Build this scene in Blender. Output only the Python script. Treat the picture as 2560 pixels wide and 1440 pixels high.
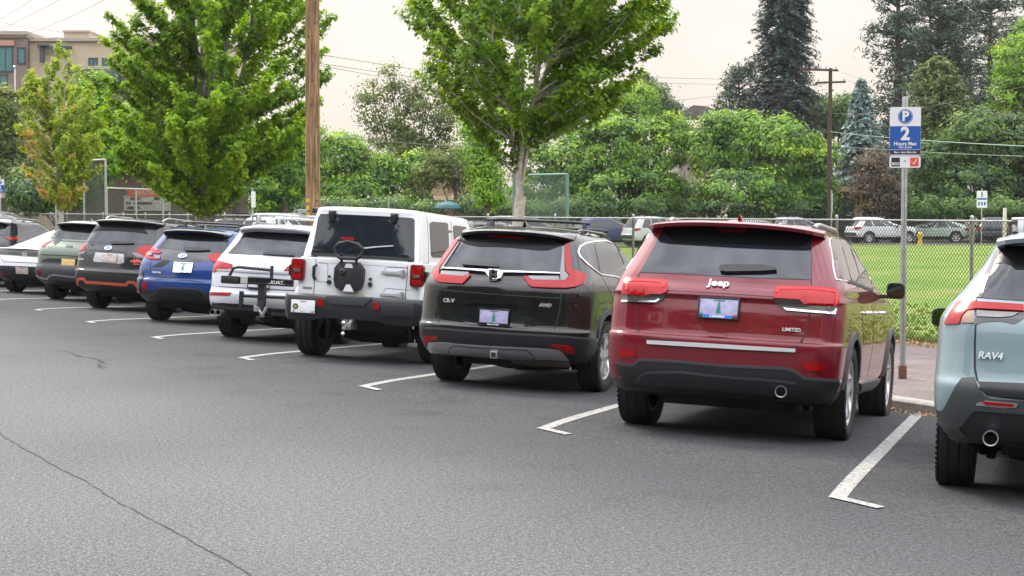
import bpy, bmesh, math, random
import numpy as np
from mathutils import Vector, Matrix, geometry
from mathutils.bvhtree import BVHTree
R = math.radians
SC = bpy.context.scene
COL = SC.collection
for _o in list(bpy.data.objects):
    bpy.data.objects.remove(_o)

# ---------------------------------------------------------------- camera
CAM_H = 1.7593
cam = bpy.data.cameras.new("camera")
cam.sensor_width = 36.0
cam.lens = 4401.6 / 2560 * 36.0
cam.clip_start = 0.1
cam.clip_end = 4000
cam_o = bpy.data.objects.new("camera", cam)
COL.objects.link(cam_o)
cam_o.location = (0, 0, CAM_H)
cam_o.rotation_euler = (R(90) - math.atan((720 - 526.1) / 4401.6), 0, 0)
SC.camera = cam_o
SC.render.resolution_x, SC.render.resolution_y = 1024, 576

# ---------------------------------------------------------------- light
SUN_EL, SUN_AZ = R(48), R(-35)      # azimuth from +y toward +x
w = bpy.data.worlds.new("World")
SC.world = w
w.use_nodes = True
nt = w.node_tree
nt.nodes.clear()
def N(t, **k):
    n = nt.nodes.new(t)
    for a, b in k.items():
        setattr(n, a, b)
    return n
out = N('ShaderNodeOutputWorld')
bg1 = N('ShaderNodeBackground'); bg2 = N('ShaderNodeBackground'); addn = N('ShaderNodeAddShader')
sky = N('ShaderNodeTexSky', sky_type='NISHITA')
sky.sun_disc = False
sky.sun_elevation = SUN_EL
sky.sun_rotation = SUN_AZ
sky.air_density = 1.0; sky.dust_density = 4.0
bg1.inputs['Strength'].default_value = 0.03
nt.links.new(sky.outputs[0], bg1.inputs[0])
# thin, bright overcast of smoke haze: brightest overhead, creamy near the horizon
tc = N('ShaderNodeTexCoord'); sep = N('ShaderNodeSeparateXYZ')
nt.links.new(tc.outputs['Generated'], sep.inputs[0])
ramp = N('ShaderNodeValToRGB')
cr = ramp.color_ramp
cr.elements[0].position = 0.0; cr.elements[0].color = (.78, .69, .62, 1)
cr.elements[1].position = 1.0; cr.elements[1].color = (3.7, 3.75, 4.0, 1)
for p_, c_ in ((0.03, (.875, .775, .705, 1)), (0.12, (.925, .835, .77, 1)), (0.22, (1.3, 1.24, 1.19, 1)), (0.35, (2.1, 2.05, 2.05, 1)), (0.6, (3.1, 3.1, 3.25, 1))):
    e = cr.elements.new(p_); e.color = c_
nt.links.new(sep.outputs['Z'], ramp.inputs[0])
mp = N('ShaderNodeMapping'); mp.inputs['Scale'].default_value = (1.8, 1.8, 3.2)
nt.links.new(tc.outputs['Generated'], mp.inputs[0])
nz = N('ShaderNodeTexNoise'); nz.inputs['Scale'].default_value = 3.2; nz.inputs['Detail'].default_value = 8; nz.inputs['Roughness'].default_value = .6
nt.links.new(mp.outputs[0], nz.inputs['Vector'])
mr = N('ShaderNodeMapRange'); mr.inputs['From Min'].default_value = .3; mr.inputs['From Max'].default_value = .7
mr.inputs['To Min'].default_value = -.42; mr.inputs['To Max'].default_value = .34
nt.links.new(nz.outputs['Fac'], mr.inputs[0])
# the cloud deck breaks up overhead and fades into even haze near the horizon
el = N('ShaderNodeMapRange'); el.interpolation_type = 'SMOOTHSTEP'
el.inputs['From Min'].default_value = .0; el.inputs['From Max'].default_value = .35; el.inputs['To Min'].default_value = .14; el.inputs['To Max'].default_value = 1.
nt.links.new(sep.outputs['Z'], el.inputs[0])
cm = N('ShaderNodeMath', operation='MULTIPLY_ADD'); cm.inputs[2].default_value = 1.
nt.links.new(mr.outputs[0], cm.inputs[0]); nt.links.new(el.outputs[0], cm.inputs[1])
mul = N('ShaderNodeVectorMath', operation='SCALE')
nt.links.new(ramp.outputs[0], mul.inputs[0]); nt.links.new(cm.outputs[0], mul.inputs['Scale'])
nt.links.new(mul.outputs[0], bg2.inputs[0])
bg2.inputs['Strength'].default_value = 1.0
nt.links.new(bg1.outputs[0], addn.inputs[0]); nt.links.new(bg2.outputs[0], addn.inputs[1])
nt.links.new(addn.outputs[0], out.inputs[0])
sun = bpy.data.lights.new("sun", 'SUN')
sun.energy = 3.2; sun.angle = R(14); sun.color = (1, .90, .74)
sun_o = bpy.data.objects.new("sun", sun); COL.objects.link(sun_o)
sd = Vector((math.sin(SUN_AZ) * math.cos(SUN_EL), math.cos(SUN_AZ) * math.cos(SUN_EL), math.sin(SUN_EL)))
sun_o.rotation_euler = (-sd).to_track_quat('-Z', 'Y').to_euler()
SC.view_settings.view_transform = 'Standard'
SC.view_settings.look = 'None'
SC.view_settings.exposure = 0.0
SC.view_settings.gamma = 1.0

# ---------------------------------------------------------------- materials
_M = {}
def mat(name, col=(.5, .5, .5), rough=.5, metal=0., coat=0., spec=.5, noise=None, bump=None, trans=0., coatr=.03, alpha=1., emit=None):
    """noise = (scale, amount) mottles the base colour; bump = (scale, strength, distance)"""
    if name in _M:
        return _M[name]
    m = bpy.data.materials.new(name); m.use_nodes = True
    t = m.node_tree; b = t.nodes['Principled BSDF']
    b.inputs['Base Color'].default_value = (*col, 1)
    b.inputs['Roughness'].default_value = rough
    b.inputs['Metallic'].default_value = metal
    b.inputs['Coat Weight'].default_value = coat
    b.inputs['Coat Roughness'].default_value = coatr
    b.inputs['Specular IOR Level'].default_value = spec
    b.inputs['Transmission Weight'].default_value = trans
    b.inputs['Alpha'].default_value = alpha
    if emit:
        b.inputs['Emission Color'].default_value = (*emit[:3], 1); b.inputs['Emission Strength'].default_value = emit[3]
    tcn = t.nodes.new('ShaderNodeTexCoord')
    if noise:
        n = t.nodes.new('ShaderNodeTexNoise'); n.inputs['Scale'].default_value = noise[0]; n.inputs['Detail'].default_value = 5
        t.links.new(tcn.outputs['Object'], n.inputs['Vector'])
        r = t.nodes.new('ShaderNodeMapRange'); r.inputs['From Min'].default_value = .25; r.inputs['From Max'].default_value = .75
        r.inputs['To Min'].default_value = 1 - noise[1]; r.inputs['To Max'].default_value = 1 + noise[1]
        t.links.new(n.outputs['Fac'], r.inputs[0])
        v = t.nodes.new('ShaderNodeVectorMath'); v.operation = 'SCALE'; v.inputs[0].default_value = col
        t.links.new(r.outputs[0], v.inputs['Scale']); t.links.new(v.outputs[0], b.inputs['Base Color'])
    if bump:
        n = t.nodes.new('ShaderNodeTexNoise'); n.inputs['Scale'].default_value = bump[0]; n.inputs['Detail'].default_value = 3
        t.links.new(tcn.outputs['Object'], n.inputs['Vector'])
        bn = t.nodes.new('ShaderNodeBump'); bn.inputs['Strength'].default_value = bump[1]; bn.inputs['Distance'].default_value = bump[2]
        t.links.new(n.outputs['Fac'], bn.inputs['Height']); t.links.new(bn.outputs[0], b.inputs['Normal'])
    _M[name] = m
    return m

def paint(name, col, metal=.25, rough=.32):
    """car paint: coloured base with fine flake, clear coat and a film of road dust toward the sills"""
    if name in _M:
        return _M[name]
    m = mat(name, col, .5, metal * .25, 1.0, .15)
    t = m.node_tree; b = t.nodes['Principled BSDF']
    tcn = t.nodes.new('ShaderNodeTexCoord'); sp = t.nodes.new('ShaderNodeSeparateXYZ')
    t.links.new(tcn.outputs['Object'], sp.inputs[0])
    mr_ = t.nodes.new('ShaderNodeMapRange'); mr_.inputs['From Min'].default_value = .25; mr_.inputs['From Max'].default_value = 1.0
    mr_.inputs['To Min'].default_value = .06; mr_.inputs['To Max'].default_value = .0
    t.links.new(sp.outputs['Z'], mr_.inputs[0])
    n = t.nodes.new('ShaderNodeTexNoise'); n.inputs['Scale'].default_value = 6; n.inputs['Detail'].default_value = 7
    t.links.new(tcn.outputs['Object'], n.inputs['Vector'])
    mm = t.nodes.new('ShaderNodeMath'); mm.operation = 'MULTIPLY'
    t.links.new(mr_.outputs[0], mm.inputs[0]); t.links.new(n.outputs['Fac'], mm.inputs[1])
    mx = t.nodes.new('ShaderNodeMix'); mx.data_type = 'RGBA'
    mx.inputs[6].default_value = (*col, 1); mx.inputs[7].default_value = (.11, .10, .09, 1)
    t.links.new(mm.outputs[0], mx.inputs[0]); t.links.new(mx.outputs[2], b.inputs['Base Color'])
    r2 = t.nodes.new('ShaderNodeMapRange'); r2.inputs['To Min'].default_value = .0; r2.inputs['To Max'].default_value = .04
    t.links.new(n.outputs['Fac'], r2.inputs[0]); t.links.new(r2.outputs[0], b.inputs['Coat Roughness'])
    return m

GLASS = mat('tinted_glass', (.012, .016, .022), .03, 0, 0, .6)
GLASS2 = mat('side_glass', (.014, .016, .018), .03, 0, 0, .8)
BLK = mat('black_plastic', (.012, .0135, .016), .45, 0, 0, .5, noise=(30, .15))
GRYPL = mat('grey_plastic', (.042, .046, .052), .5, noise=(25, .12))
GLOSSBLK = mat('gloss_black', (.010, .011, .013), .08, 0, .6)
SEAM = mat('panel_gap', (.006, .006, .007), .6)
CHROME = mat('chrome', (.82, .83, .85), .10, 1)
DCHR = mat('trim_chrome', (.50, .51, .53), .12, 1)
ALU = mat('alloy', (.55, .56, .58), .28, .9)
DALU = mat('dark_alloy', (.10, .10, .11), .3, .8)
DARKIRON = mat('rim_barrel', (.05, .05, .052), .45, .4)
DISC = mat('brake_iron', (.10, .095, .09), .55, .5, noise=(30, .3))
SILV = mat('silver_trim', (.38, .39, .40), .35, .7)
TYRE = mat('tyre_rubber', (.013, .013, .014), .75, noise=(14, .25), bump=(60, .2, .004))
BADGE = mat('badge_silver', (.72, .73, .75), .3, .4)
UNDER = mat('underbody', (.012, .012, .012), .8, noise=(9, .5))
RUSTP = mat('exhaust_pipe', (.16, .13, .10), .55, .6, noise=(20, .4))
def lens(name, col, rough=.2, metal=0., emit=None):
    """moulded lamp lens: fine vertical ribs under a glossy skin"""
    m = mat(name, col, rough, metal, .25, .25, emit=emit, coatr=.12); t = m.node_tree; b_ = t.nodes['Principled BSDF']
    tcn = t.nodes.new('ShaderNodeTexCoord'); wv = t.nodes.new('ShaderNodeTexWave'); wv.inputs['Scale'].default_value = 22; wv.inputs['Distortion'].default_value = .4
    wv.bands_direction = 'X'
    t.links.new(tcn.outputs['Object'], wv.inputs['Vector'])
    mx = t.nodes.new('ShaderNodeMix'); mx.data_type = 'RGBA'; t.links.new(wv.outputs['Fac'], mx.inputs[0])
    mx.inputs[6].default_value = (*[c * .82 for c in col], 1); mx.inputs[7].default_value = (*[c * 1.1 for c in col], 1)
    t.links.new(mx.outputs[2], b_.inputs['Base Color'])
    bp = t.nodes.new('ShaderNodeBump'); bp.inputs['Strength'].default_value = .04; bp.inputs['Distance'].default_value = .001
    t.links.new(wv.outputs['Fac'], bp.inputs['Height']); t.links.new(bp.outputs[0], b_.inputs['Normal'])
    return m
RED = lens('tail_red', (.30, .0012, .003))
REDL = lens('tail_red_light', (.34, .002, .005), emit=(1, .01, .01, .04))
REDD = lens('tail_red_dark', (.13, .002, .005))
CLEAR = lens('clear_lens', (.17, .165, .17), .1, .5)
SMOKE = lens('smoked_lens', (.10, .095, .09), .1, .4)
AMBER = mat('amber_lens', (.22, .12, .06), .15, 0, 1)
WHITE = mat('plate_white', (.72, .72, .74), .45, noise=(40, .08))
MIRR = mat('mirror_glass', (.55, .57, .6), .03, 1)

# ---------------------------------------------------------------- object helpers
def tag(o, label=None, cat=None, group=None, kind=None):
    if label: o['label'] = label
    if cat: o['category'] = cat
    if group: o['group'] = group
    if kind: o['kind'] = kind
    return o

def empty(name, loc=(0, 0, 0), rot=(0, 0, 0), **k):
    o = bpy.data.objects.new(name, None); COL.objects.link(o)
    o.location = loc; o.rotation_euler = rot
    o.empty_display_size = .2
    return tag(o, **k)

class MB:
    """collects vertices and faces for one mesh"""
    def __init__(s):
        s.v = []; s.f = []; s.mi = []; s.cur = 0
    def add(s, vs, fs):
        b = len(s.v); s.v += [tuple(map(float, p)) for p in vs]
        s.f += [tuple(i + b for i in f) for f in fs]; s.mi += [s.cur] * len(fs)
        return s
    def box(s, c, d, rz=0, rx=0, ry=0):
        hx, hy, hz = d[0] / 2, d[1] / 2, d[2] / 2
        m = Matrix.Rotation(rz, 3, 'Z') @ Matrix.Rotation(ry, 3, 'Y') @ Matrix.Rotation(rx, 3, 'X')
        vs = [Vector(c) + m @ Vector((x * hx, y * hy, z * hz)) for z in (-1, 1) for y in (-1, 1) for x in (-1, 1)]
        return s.add(vs, [(0, 2, 3, 1), (4, 5, 7, 6), (0, 1, 5, 4), (2, 6, 7, 3), (0, 4, 6, 2), (1, 3, 7, 5)])
    def tube(s, pts, r, n=8, cap=True):
        pts = [Vector(p) for p in pts]
        rs = r if isinstance(r, (list, tuple)) else [r] * len(pts)
        rings = []; up = None
        for i, p in enumerate(pts):
            a = pts[max(0, i - 1)]; b = pts[min(len(pts) - 1, i + 1)]
            d = (b - a).normalized()
            if up is None:
                up = Vector((0, 0, 1)) if abs(d.z) < .9 else Vector((1, 0, 0))
            e = d.cross(up).normalized(); up = e.cross(d).normalized()
            rings.append([p + (e * math.cos(2 * math.pi * k / n) + up * math.sin(2 * math.pi * k / n)) * rs[i] for k in range(n)])
        vs = [q for rg in rings for q in rg]; fs = []
        for i in range(len(rings) - 1):
            for k in range(n):
                k2 = (k + 1) % n
                fs.append((i * n + k, i * n + k2, (i + 1) * n + k2, (i + 1) * n + k))
        if cap:
            fs.append(tuple(range(n - 1, -1, -1))); fs.append(tuple((len(rings) - 1) * n + k for k in range(n)))
        return s.add(vs, fs)
    def lathe(s, prof, n=32, axis='x', c=(0, 0, 0), close=False):
        """prof: list of (along axis, radius)"""
        vs = []; fs = []
        for a, r_ in prof:
            for k in range(n):
                t = 2 * math.pi * k / n
                u, v_ = r_ * math.cos(t), r_ * math.sin(t)
                p = (a, u, v_) if axis == 'x' else ((u, a, v_) if axis == 'y' else (u, v_, a))
                vs.append((p[0] + c[0], p[1] + c[1], p[2] + c[2]))
        m = len(prof)
        for i in range(m - 1 if not close else m):
            for k in range(n):
                k2 = (k + 1) % n; j = (i + 1) % m
                fs.append((i * n + k, i * n + k2, j * n + k2, j * n + k))
        return s.add(vs, fs)
    def prism(s, poly, o, ex, ey, ez, t):
        """2D polygon extruded t along ez from origin o"""
        o, ex, ey, ez = Vector(o), Vector(ex), Vector(ey), Vector(ez)
        n = len(poly)
        vs = [o + ex * a + ey * b for a, b in poly] + [o + ex * a + ey * b + ez * t for a, b in poly]
        fs = [tuple(range(n - 1, -1, -1)), tuple(range(n, 2 * n))] + [(i, (i + 1) % n, n + (i + 1) % n, n + i) for i in range(n)]
        return s.add(vs, fs)
    def grid(s, rows):
        """rows: list of equal-length vertex lists"""
        n = len(rows[0]); fs = []
        for i in range(len(rows) - 1):
            for k in range(n - 1):
                fs.append((i * n + k, i * n + k + 1, (i + 1) * n + k + 1, (i + 1) * n + k))
        return s.add([q for r_ in rows for q in r_], fs)
    def mesh(s, name):
        me = bpy.data.meshes.new(name)
        me.from_pydata(s.v, [], s.f); me.update()
        return me
    def build(s, name, mats, parent=None, smooth=True, angle=35, bevel=0, loc=None, recalc=True):
        me = s.mesh(name)
        if recalc:
            bm = bmesh.new(); bm.from_mesh(me); bmesh.ops.recalc_face_normals(bm, faces=bm.faces)
            if bevel:
                es = [e for e in bm.edges if len(e.link_faces) == 2 and e.calc_face_angle(0) > R(40)]
                bmesh.ops.bevel(bm, geom=es, offset=bevel, segments=2, profile=.6, affect='EDGES', clamp_overlap=True)
            bm.to_mesh(me); bm.free()
        for m in (mats if isinstance(mats, (list, tuple)) else [mats]):
            me.materials.append(m)
        if any(s.mi) and not bevel:
            me.polygons.foreach_set('material_index', s.mi)
        if smooth:
            me.shade_smooth(); me.set_sharp_from_angle(angle=R(angle))
        o = bpy.data.objects.new(name, me); COL.objects.link(o)
        if parent: o.parent = parent
        if loc: o.location = loc
        return o

def text_mesh(txt, size=1., ext=.01, shear=0., bold=0., spacing=1.):
    c = bpy.data.curves.new('txt', 'FONT'); c.body = txt; c.size = size; c.extrude = ext
    c.align_x = 'CENTER'; c.align_y = 'CENTER'; c.shear = shear; c.offset = bold; c.space_character = spacing
    c.resolution_u = 3
    o = bpy.data.objects.new('txt', c); COL.objects.link(o)
    dg = bpy.context.evaluated_depsgraph_get()
    me = bpy.data.meshes.new_from_object(o.evaluated_get(dg))
    bpy.data.objects.remove(o); bpy.data.curves.remove(c)
    me.materials.clear()
    return me

def text_obj(name, txt, size, M, m, parent, ext=.004, **k):
    """text lying in the xy plane of matrix M (parent space)"""
    me = text_mesh(txt, size, ext, **k); me.materials.append(m); me.name = name
    o = bpy.data.objects.new(name, me); COL.objects.link(o); o.parent = parent; o.matrix_local = M
    return o

def copy_tree(o, parent=None):
    c = o.copy(); COL.objects.link(c); c.parent = parent
    for ch in list(o.children):
        copy_tree(ch, c)
    return c
# ---------------------------------------------------------------- the place: street frame
# G0 = nearest stall corner; TA runs along the row of stalls (away, left), NW points at the kerb
G0 = Vector((1.94007, 10.74145)); GD = -0.47110896
TA = Vector((math.sin(GD), math.cos(GD))); NW = Vector((math.cos(GD), -math.sin(GD)))
SLOPE, W0, WC = 0.0577, 0.27, 5.0          # stall floor falls to the gutter at WC
ZG = -SLOPE * (WC - W0)                     # gutter level
ZS = -.155                                  # sidewalk level
def gz(wv):
    """paving height as a function of distance toward the kerb"""
    if wv <= W0 - .6: return 0.
    if wv < W0 + .6:
        t = (wv - (W0 - .6)) / 1.2
        return -SLOPE * .6 * t * t
    return -SLOPE * (wv - W0)
def AW(a, wv, z=None):
    p = G0 + TA * a + NW * wv
    return Vector((p.x, p.y, gz(wv) if z is None else z))

def car_frame(x, y, yaw, pitch=0.):
    """world matrix of a car whose rear axle centre stands at x, y on the sloping stall floor"""
    n3 = Vector((NW.x, NW.y, 0))
    fw = Vector((math.sin(yaw), math.cos(yaw), 0)); rt = Vector((math.cos(yaw), -math.sin(yaw), 0))
    fw = fw + Vector((0, 0, -SLOPE * fw.dot(n3))); rt = rt + Vector((0, 0, -SLOPE * rt.dot(n3)))
    fw.z -= math.tan(pitch)
    fw.normalize(); up = rt.cross(fw).normalized(); rt = fw.cross(up)
    wv = (Vector((x, y)) - G0).dot(NW)
    M = Matrix((rt, fw, up)).transposed().to_4x4()
    M.translation = Vector((x, y, -SLOPE * (wv - W0)))
    return M

# ---------------------------------------------------------------- car bodies
def catmull(P, sub):
    P = [np.array(p, float) for p in P]; out_ = []
    for i in range(len(P) - 1):
        p0 = P[max(0, i - 1)]; p1 = P[i]; p2 = P[i + 1]; p3 = P[min(len(P) - 1, i + 2)]
        for k in range(sub):
            t = k / sub
            # damped tangents keep the plan sections from overshooting
            m1 = (p2 - p0) * .38; m2 = (p3 - p1) * .38
            h00 = 2 * t ** 3 - 3 * t * t + 1; h10 = t ** 3 - 2 * t * t + t; h01 = -2 * t ** 3 + 3 * t * t; h11 = t ** 3 - t * t
            out_.append(h00 * p1 + h10 * m1 + h01 * p2 + h11 * m2)
    out_.append(P[-1])
    return out_

def section(row, nr=9, na=7, ns=20):
    """plan section of the body at one height: row = z, hw, yr, yf, rx, ry, bow"""
    z, hw, yr, yf, rx, ry, bow = row
    rx = min(rx, hw * .9)
    pts = []
    for k in range(nr):
        x = (hw - rx) * k / nr
        pts.append((x, yr + bow * (x / hw) ** 2))
    for k in range(na + 1):
        a = math.pi / 2 * k / na
        x = hw - rx + rx * math.sin(a)
        pts.append((x, yr + bow * (x / hw) ** 2 + ry * (1 - math.cos(a))))
    y0 = pts[-1][1]
    rfx, rfy = min(hw * .75, .55), min(.55, (yf - y0) * .3)
    y1 = yf - rfy
    L_ = y1 - y0
    for k in range(1, ns + 1):
        t = k / ns
        # slight barrel: the sides draw in toward nose and tail
        y = y0 + L_ * t
        pts.append((hw - .035 * max(0, (y - 1.6) / 2.2) ** 2, y))
    hx = pts[-1][0]
    for k in range(1, na + 1):
        a = math.pi / 2 * k / na
        pts.append((hx - rfx + rfx * math.cos(a), y1 + rfy * math.sin(a) * .8))
    xe, ye = pts[-1]
    for k in range(1, nr + 1):
        t = k / nr
        pts.append((xe * (1 - t), ye + rfy * .2 * math.sin(t * math.pi / 2)))
    return [(x, y, z) for x, y in pts]

class Car:
    """one car: a lofted body shell, wheels, and parts laid onto the shell"""
    def __init__(s, name, label, cat, pose, rows, paintm, wb, track, R_, tw, rim_r, phi, group=None, sub=4, arch=.06, arch_z=0, wheels=True, rim_kw=None, pitch=0., M=None, zlow=.42):
        s.M = M or car_frame(*pose, pitch)
        s.root = empty(name, label=label, cat=cat, group=group)
        s.root.matrix_world = s.M
        s.phi = phi; s.wb = wb; s.track = track; s.R = R_; s.tw = tw; s.paint = paintm
        secs = [section(r_) for r_ in catmull(rows, sub)]
        mb = MB(); ring = []
        for sc_ in secs:
            ring.append(sc_ + [(-x, y, z) for x, y, z in sc_[-2:0:-1]])
        n = len(ring[0]); fs = []
        for i in range(len(ring) - 1):
            for k in range(n):
                fs.append((i * n + k, i * n + (k + 1) % n, (i + 1) * n + (k + 1) % n, (i + 1) * n + k))
        # caps: floor and roof as strips between mirrored points
        def cap(i, flip):
            h = n // 2
            for k in range(h):
                a, b, c, d = k, k + 1, (n - k - 1) % n, (n - k) % n
                q = [i * n + j for j in dict.fromkeys((a, b, c, d))]
                fs.append(tuple(q if flip else q[::-1]))
        cap(0, False); cap(len(ring) - 1, True)
        mb.add([p for r_ in ring for p in r_], fs)
        s.rows = rows
        me = mb.mesh('body')
        bm = bmesh.new(); bm.from_mesh(me); bmesh.ops.recalc_face_normals(bm, faces=bm.faces); bm.to_mesh(me)
        s.bvh = BVHTree.FromBMesh(bm); bm.free()
        s.body = bpy.data.objects.new('body', me); COL.objects.link(s.body)
        # wheel wells
        cut = MB()
        for sx in (-1, 1):
            for y in (0, wb):
                rr = R_ + arch
                cut.lathe([(sx * (track / 2 - tw * .75), .01), (sx * (track / 2 - tw * .75), rr), (sx * 1.3, rr), (sx * 1.3, .01)], 40, 'x', (0, y, R_ + arch_z))
        cme = cut.mesh('cut'); b2 = bmesh.new(); b2.from_mesh(cme)
        bmesh.ops.remove_doubles(b2, verts=b2.verts, dist=.0001)
        bmesh.ops.contextual_create(b2, geom=[]) if False else None
        bmesh.ops.holes_fill(b2, edges=b2.edges, sides=60)
        bmesh.ops.recalc_face_normals(b2, faces=b2.faces); b2.to_mesh(cme); b2.free()
        co = bpy.data.objects.new('cut', cme); COL.objects.link(co)
        md = s.body.modifiers.new('b', 'BOOLEAN'); md.operation = 'DIFFERENCE'; md.object = co; md.solver = 'EXACT'
        me.materials.append(paintm); me.materials.append(UNDER); me.materials.append(BLK)
        dg = bpy.context.evaluated_depsgraph_get()
        nm = bpy.data.meshes.new_from_object(s.body.evaluated_get(dg))
        s.body.modifiers.clear(); s.body.data = nm; nm.name = 'body'
        bpy.data.objects.remove(co)
        for p in nm.polygons:
            c = p.center
            inside = any((c.y - y) ** 2 + (c.z - R_ - arch_z) ** 2 < (R_ + arch + .002) ** 2 for y in (0, wb)) and abs(c.x) > track / 2 - tw * .8 and \
                (abs(abs(c.x) - (track / 2 - tw * .75)) < .02 or abs(math.hypot(c.y - (0 if c.y < wb / 2 else wb), c.z - R_ - arch_z) - R_ - arch) < .012 and abs(p.normal.x) < .5)
            if inside or p.normal.z < -.9 and c.z < rows[0][0] + .02:
                p.material_index = 1
            elif c.z < zlow: p.material_index = 2
        nm.shade_smooth(); nm.set_sharp_from_angle(angle=R(50))
        s.body.parent = s.root
        if wheels:
            wm = wheel_meshes(R_, tw, rim_r, **(rim_kw or {}))
            for sx in (-1, 1):
                for y in (0, wb):
                    wo = empty('wheel'); wo.parent = s.root
                    wo.location = (sx * track / 2, y, R_)
                    if sx < 0: wo.rotation_euler = (0, 0, math.pi)
                    for nm_, me_ in wm:
                        o = bpy.data.objects.new(nm_, me_); COL.objects.link(o); o.parent = wo
        u = MB()
        zf = rows[0][0]
        u.box((0, wb / 2, zf - .03), (1.0, wb + 1.0, .09)); u.tube([(-track / 2 + .1, .02, R_ - .05), (track / 2 - .1, .02, R_ - .05)], .05)
        u.tube([(-.45, .18, R_ - .10), (-.2, .1, R_ - .13), (.2, .1, R_ - .13), (.45, .18, R_ - .10)], .075, 10)
        for sx in (-1, 1):
            u.tube([(sx * (track / 2 - .16), .05, R_ - .12), (sx * .35, .5, R_ - .06)], .035)
            u.tube([(sx * (track / 2 - .22), -.05, R_ - .16), (sx * (track / 2 - .28), -.12, R_ + .3)], .03)
        u.build('underbody', UNDER, s.root)

    def cast(s, q, z, phi=None):
        phi = s.phi if phi is None else phi
        e = Vector((math.cos(phi), -math.sin(phi), 0)); d = Vector((math.sin(phi), math.cos(phi), 0))
        o = e * q - d * 8 + Vector((0, 0, z))
        loc, nor, _, _ = s.bvh.ray_cast(o, d)
        if loc is None:
            base = e * q + Vector((0, 0, z)) + d * (-.6 if abs(phi) < .9 else 0)
            loc, nor, _, _ = s.bvh.find_nearest(base)
        return loc, nor

    def patch(s, name, poly, m, off=.006, depth=.012, step=.05, phi=None, parent=None, mirror=False, both=False, label=None):
        """a panel of the car's skin: the outline (q, z) is laid onto the body shell and given thickness"""
        if both:
            a = s.patch(name, poly, m, off, depth, step, phi, parent); s.patch(name, poly, m, off, depth, step, phi, parent, True); return a
        ph = s.phi if phi is None else phi
        if mirror:
            poly = [(-q, z) for q, z in poly][::-1]; ph = -ph
        n = len(poly); pts = []
        for i in range(n):
            a = Vector(poly[i]); b = Vector(poly[(i + 1) % n]); L_ = (b - a).length
            k = max(1, int(L_ / step))
            for j in range(k): pts.append(a.lerp(b, j / k))
        nb = len(pts); edges = [(i, (i + 1) % nb) for i in range(nb)]
        x0 = min(p.x for p in pts); x1 = max(p.x for p in pts); z0 = min(p.y for p in pts); z1 = max(p.y for p in pts)
        def inside(x, y):
            c = False
            for i in range(n):
                a = poly[i]; b = poly[(i + 1) % n]
                if (a[1] > y) != (b[1] > y) and x < (b[0] - a[0]) * (y - a[1]) / (b[1] - a[1]) + a[0]: c = not c
            return c
        gx = x0 + step / 2
        allp = list(pts)
        while gx < x1:
            gy = z0 + step / 2
            while gy < z1:
                if inside(gx, gy) and min((Vector((gx, gy)) - p).length for p in pts) > step * .3:
                    allp.append(Vector((gx, gy)))
                gy += step
            gx += step
        r_ = geometry.delaunay_2d_cdt(allp, edges, [], 1, 1e-5)
        V2, E2, F2 = r_[0], r_[1], r_[2]
        top = []; bot = []
        for p in V2:
            loc, nor = s.cast(p.x, p.y, ph)
            top.append(loc + nor * off); bot.append(loc - nor * depth)
        cnt = {}
        for f in F2:
            for i in range(len(f)):
                e = (f[i], f[(i + 1) % len(f)]); k = (min(e), max(e)); cnt.setdefault(k, []).append(e)
        mb = MB(); k = len(V2)
        fs = [tuple(f) for f in F2]
        for kk, l in cnt.items():
            if len(l) == 1:
                a, b = l[0]; fs.append((b, a, a + k, b + k))
        mb.add(top + bot, fs)
        o = mb.build(name, m, parent or s.root, angle=50)
        if label: o['label'] = label
        return o

    def seam(s, name, pts, wd=.007, m=None, phi=None, off=.0015, parent=None, mirror=False):
        """a shut line or thin trim following a polyline on the shell"""
        ph = s.phi if phi is None else phi
        if mirror: pts = [(-q, z) for q, z in pts]; ph = -ph
        P = []
        for a, b in zip(pts[:-1], pts[1:]):
            a, b = Vector(a), Vector(b); k = max(1, int((b - a).length / .04))
            P += [a.lerp(b, j / k) for j in range(k)]
        P.append(Vector(pts[-1]))
        Q = [s.cast(p.x, p.y, ph) for p in P]
        mb = MB(); rows_ = []
        for i, (l, n_) in enumerate(Q):
            a = Q[max(0, i - 1)][0]; b = Q[min(len(Q) - 1, i + 1)][0]
            d = (b - a).normalized(); sd_ = d.cross(n_).normalized() * wd / 2
            rows_.append([l - sd_ - n_ * .004, l - sd_ + n_ * off, l + sd_ + n_ * off, l + sd_ - n_ * .004])
        mb.grid(rows_)
        return mb.build(name, m or SEAM, parent or s.root, angle=60)

    def at(s, q, z, off=.01, phi=None):
        """matrix on the shell: x to the right, y up, z out"""
        l, n_ = s.cast(q, z, phi)
        n_ = n_.normalized()
        up = Vector((0, 0, 1)); x = up.cross(n_).normalized(); y = n_.cross(x)
        M = Matrix((x, y, n_)).transposed().to_4x4(); M.translation = l + n_ * off
        return M

    def badge(s, name, txt, q, z, size, m=None, off=.003, phi=None, **k):
        return text_obj(name, txt, size, s.at(q, z, off, phi), m or CHROME, s.root, **k)

    def plate(s, q, z, tilt=0, frame=None, bg=None, marks=None, flat=True):
        M = s.at(q, z, .012)
        p = MB(); p.box((0, 0, 0), (.305, .152, .006))
        o = p.build('license_plate', bg or WHITE, s.root, bevel=.002); o.matrix_local = M
        if frame:
            f = MB()
            for c, d in (((0, .079, 0), (.325, .014, .012)), ((0, -.074, 0), (.325, .026, .012)), ((-.158, 0, 0), (.012, .16, .012)), ((.158, 0, 0), (.012, .16, .012))):
                f.box(c, d)
            f.build('plate_frame', frame, o, bevel=.003)
        return o

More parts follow.
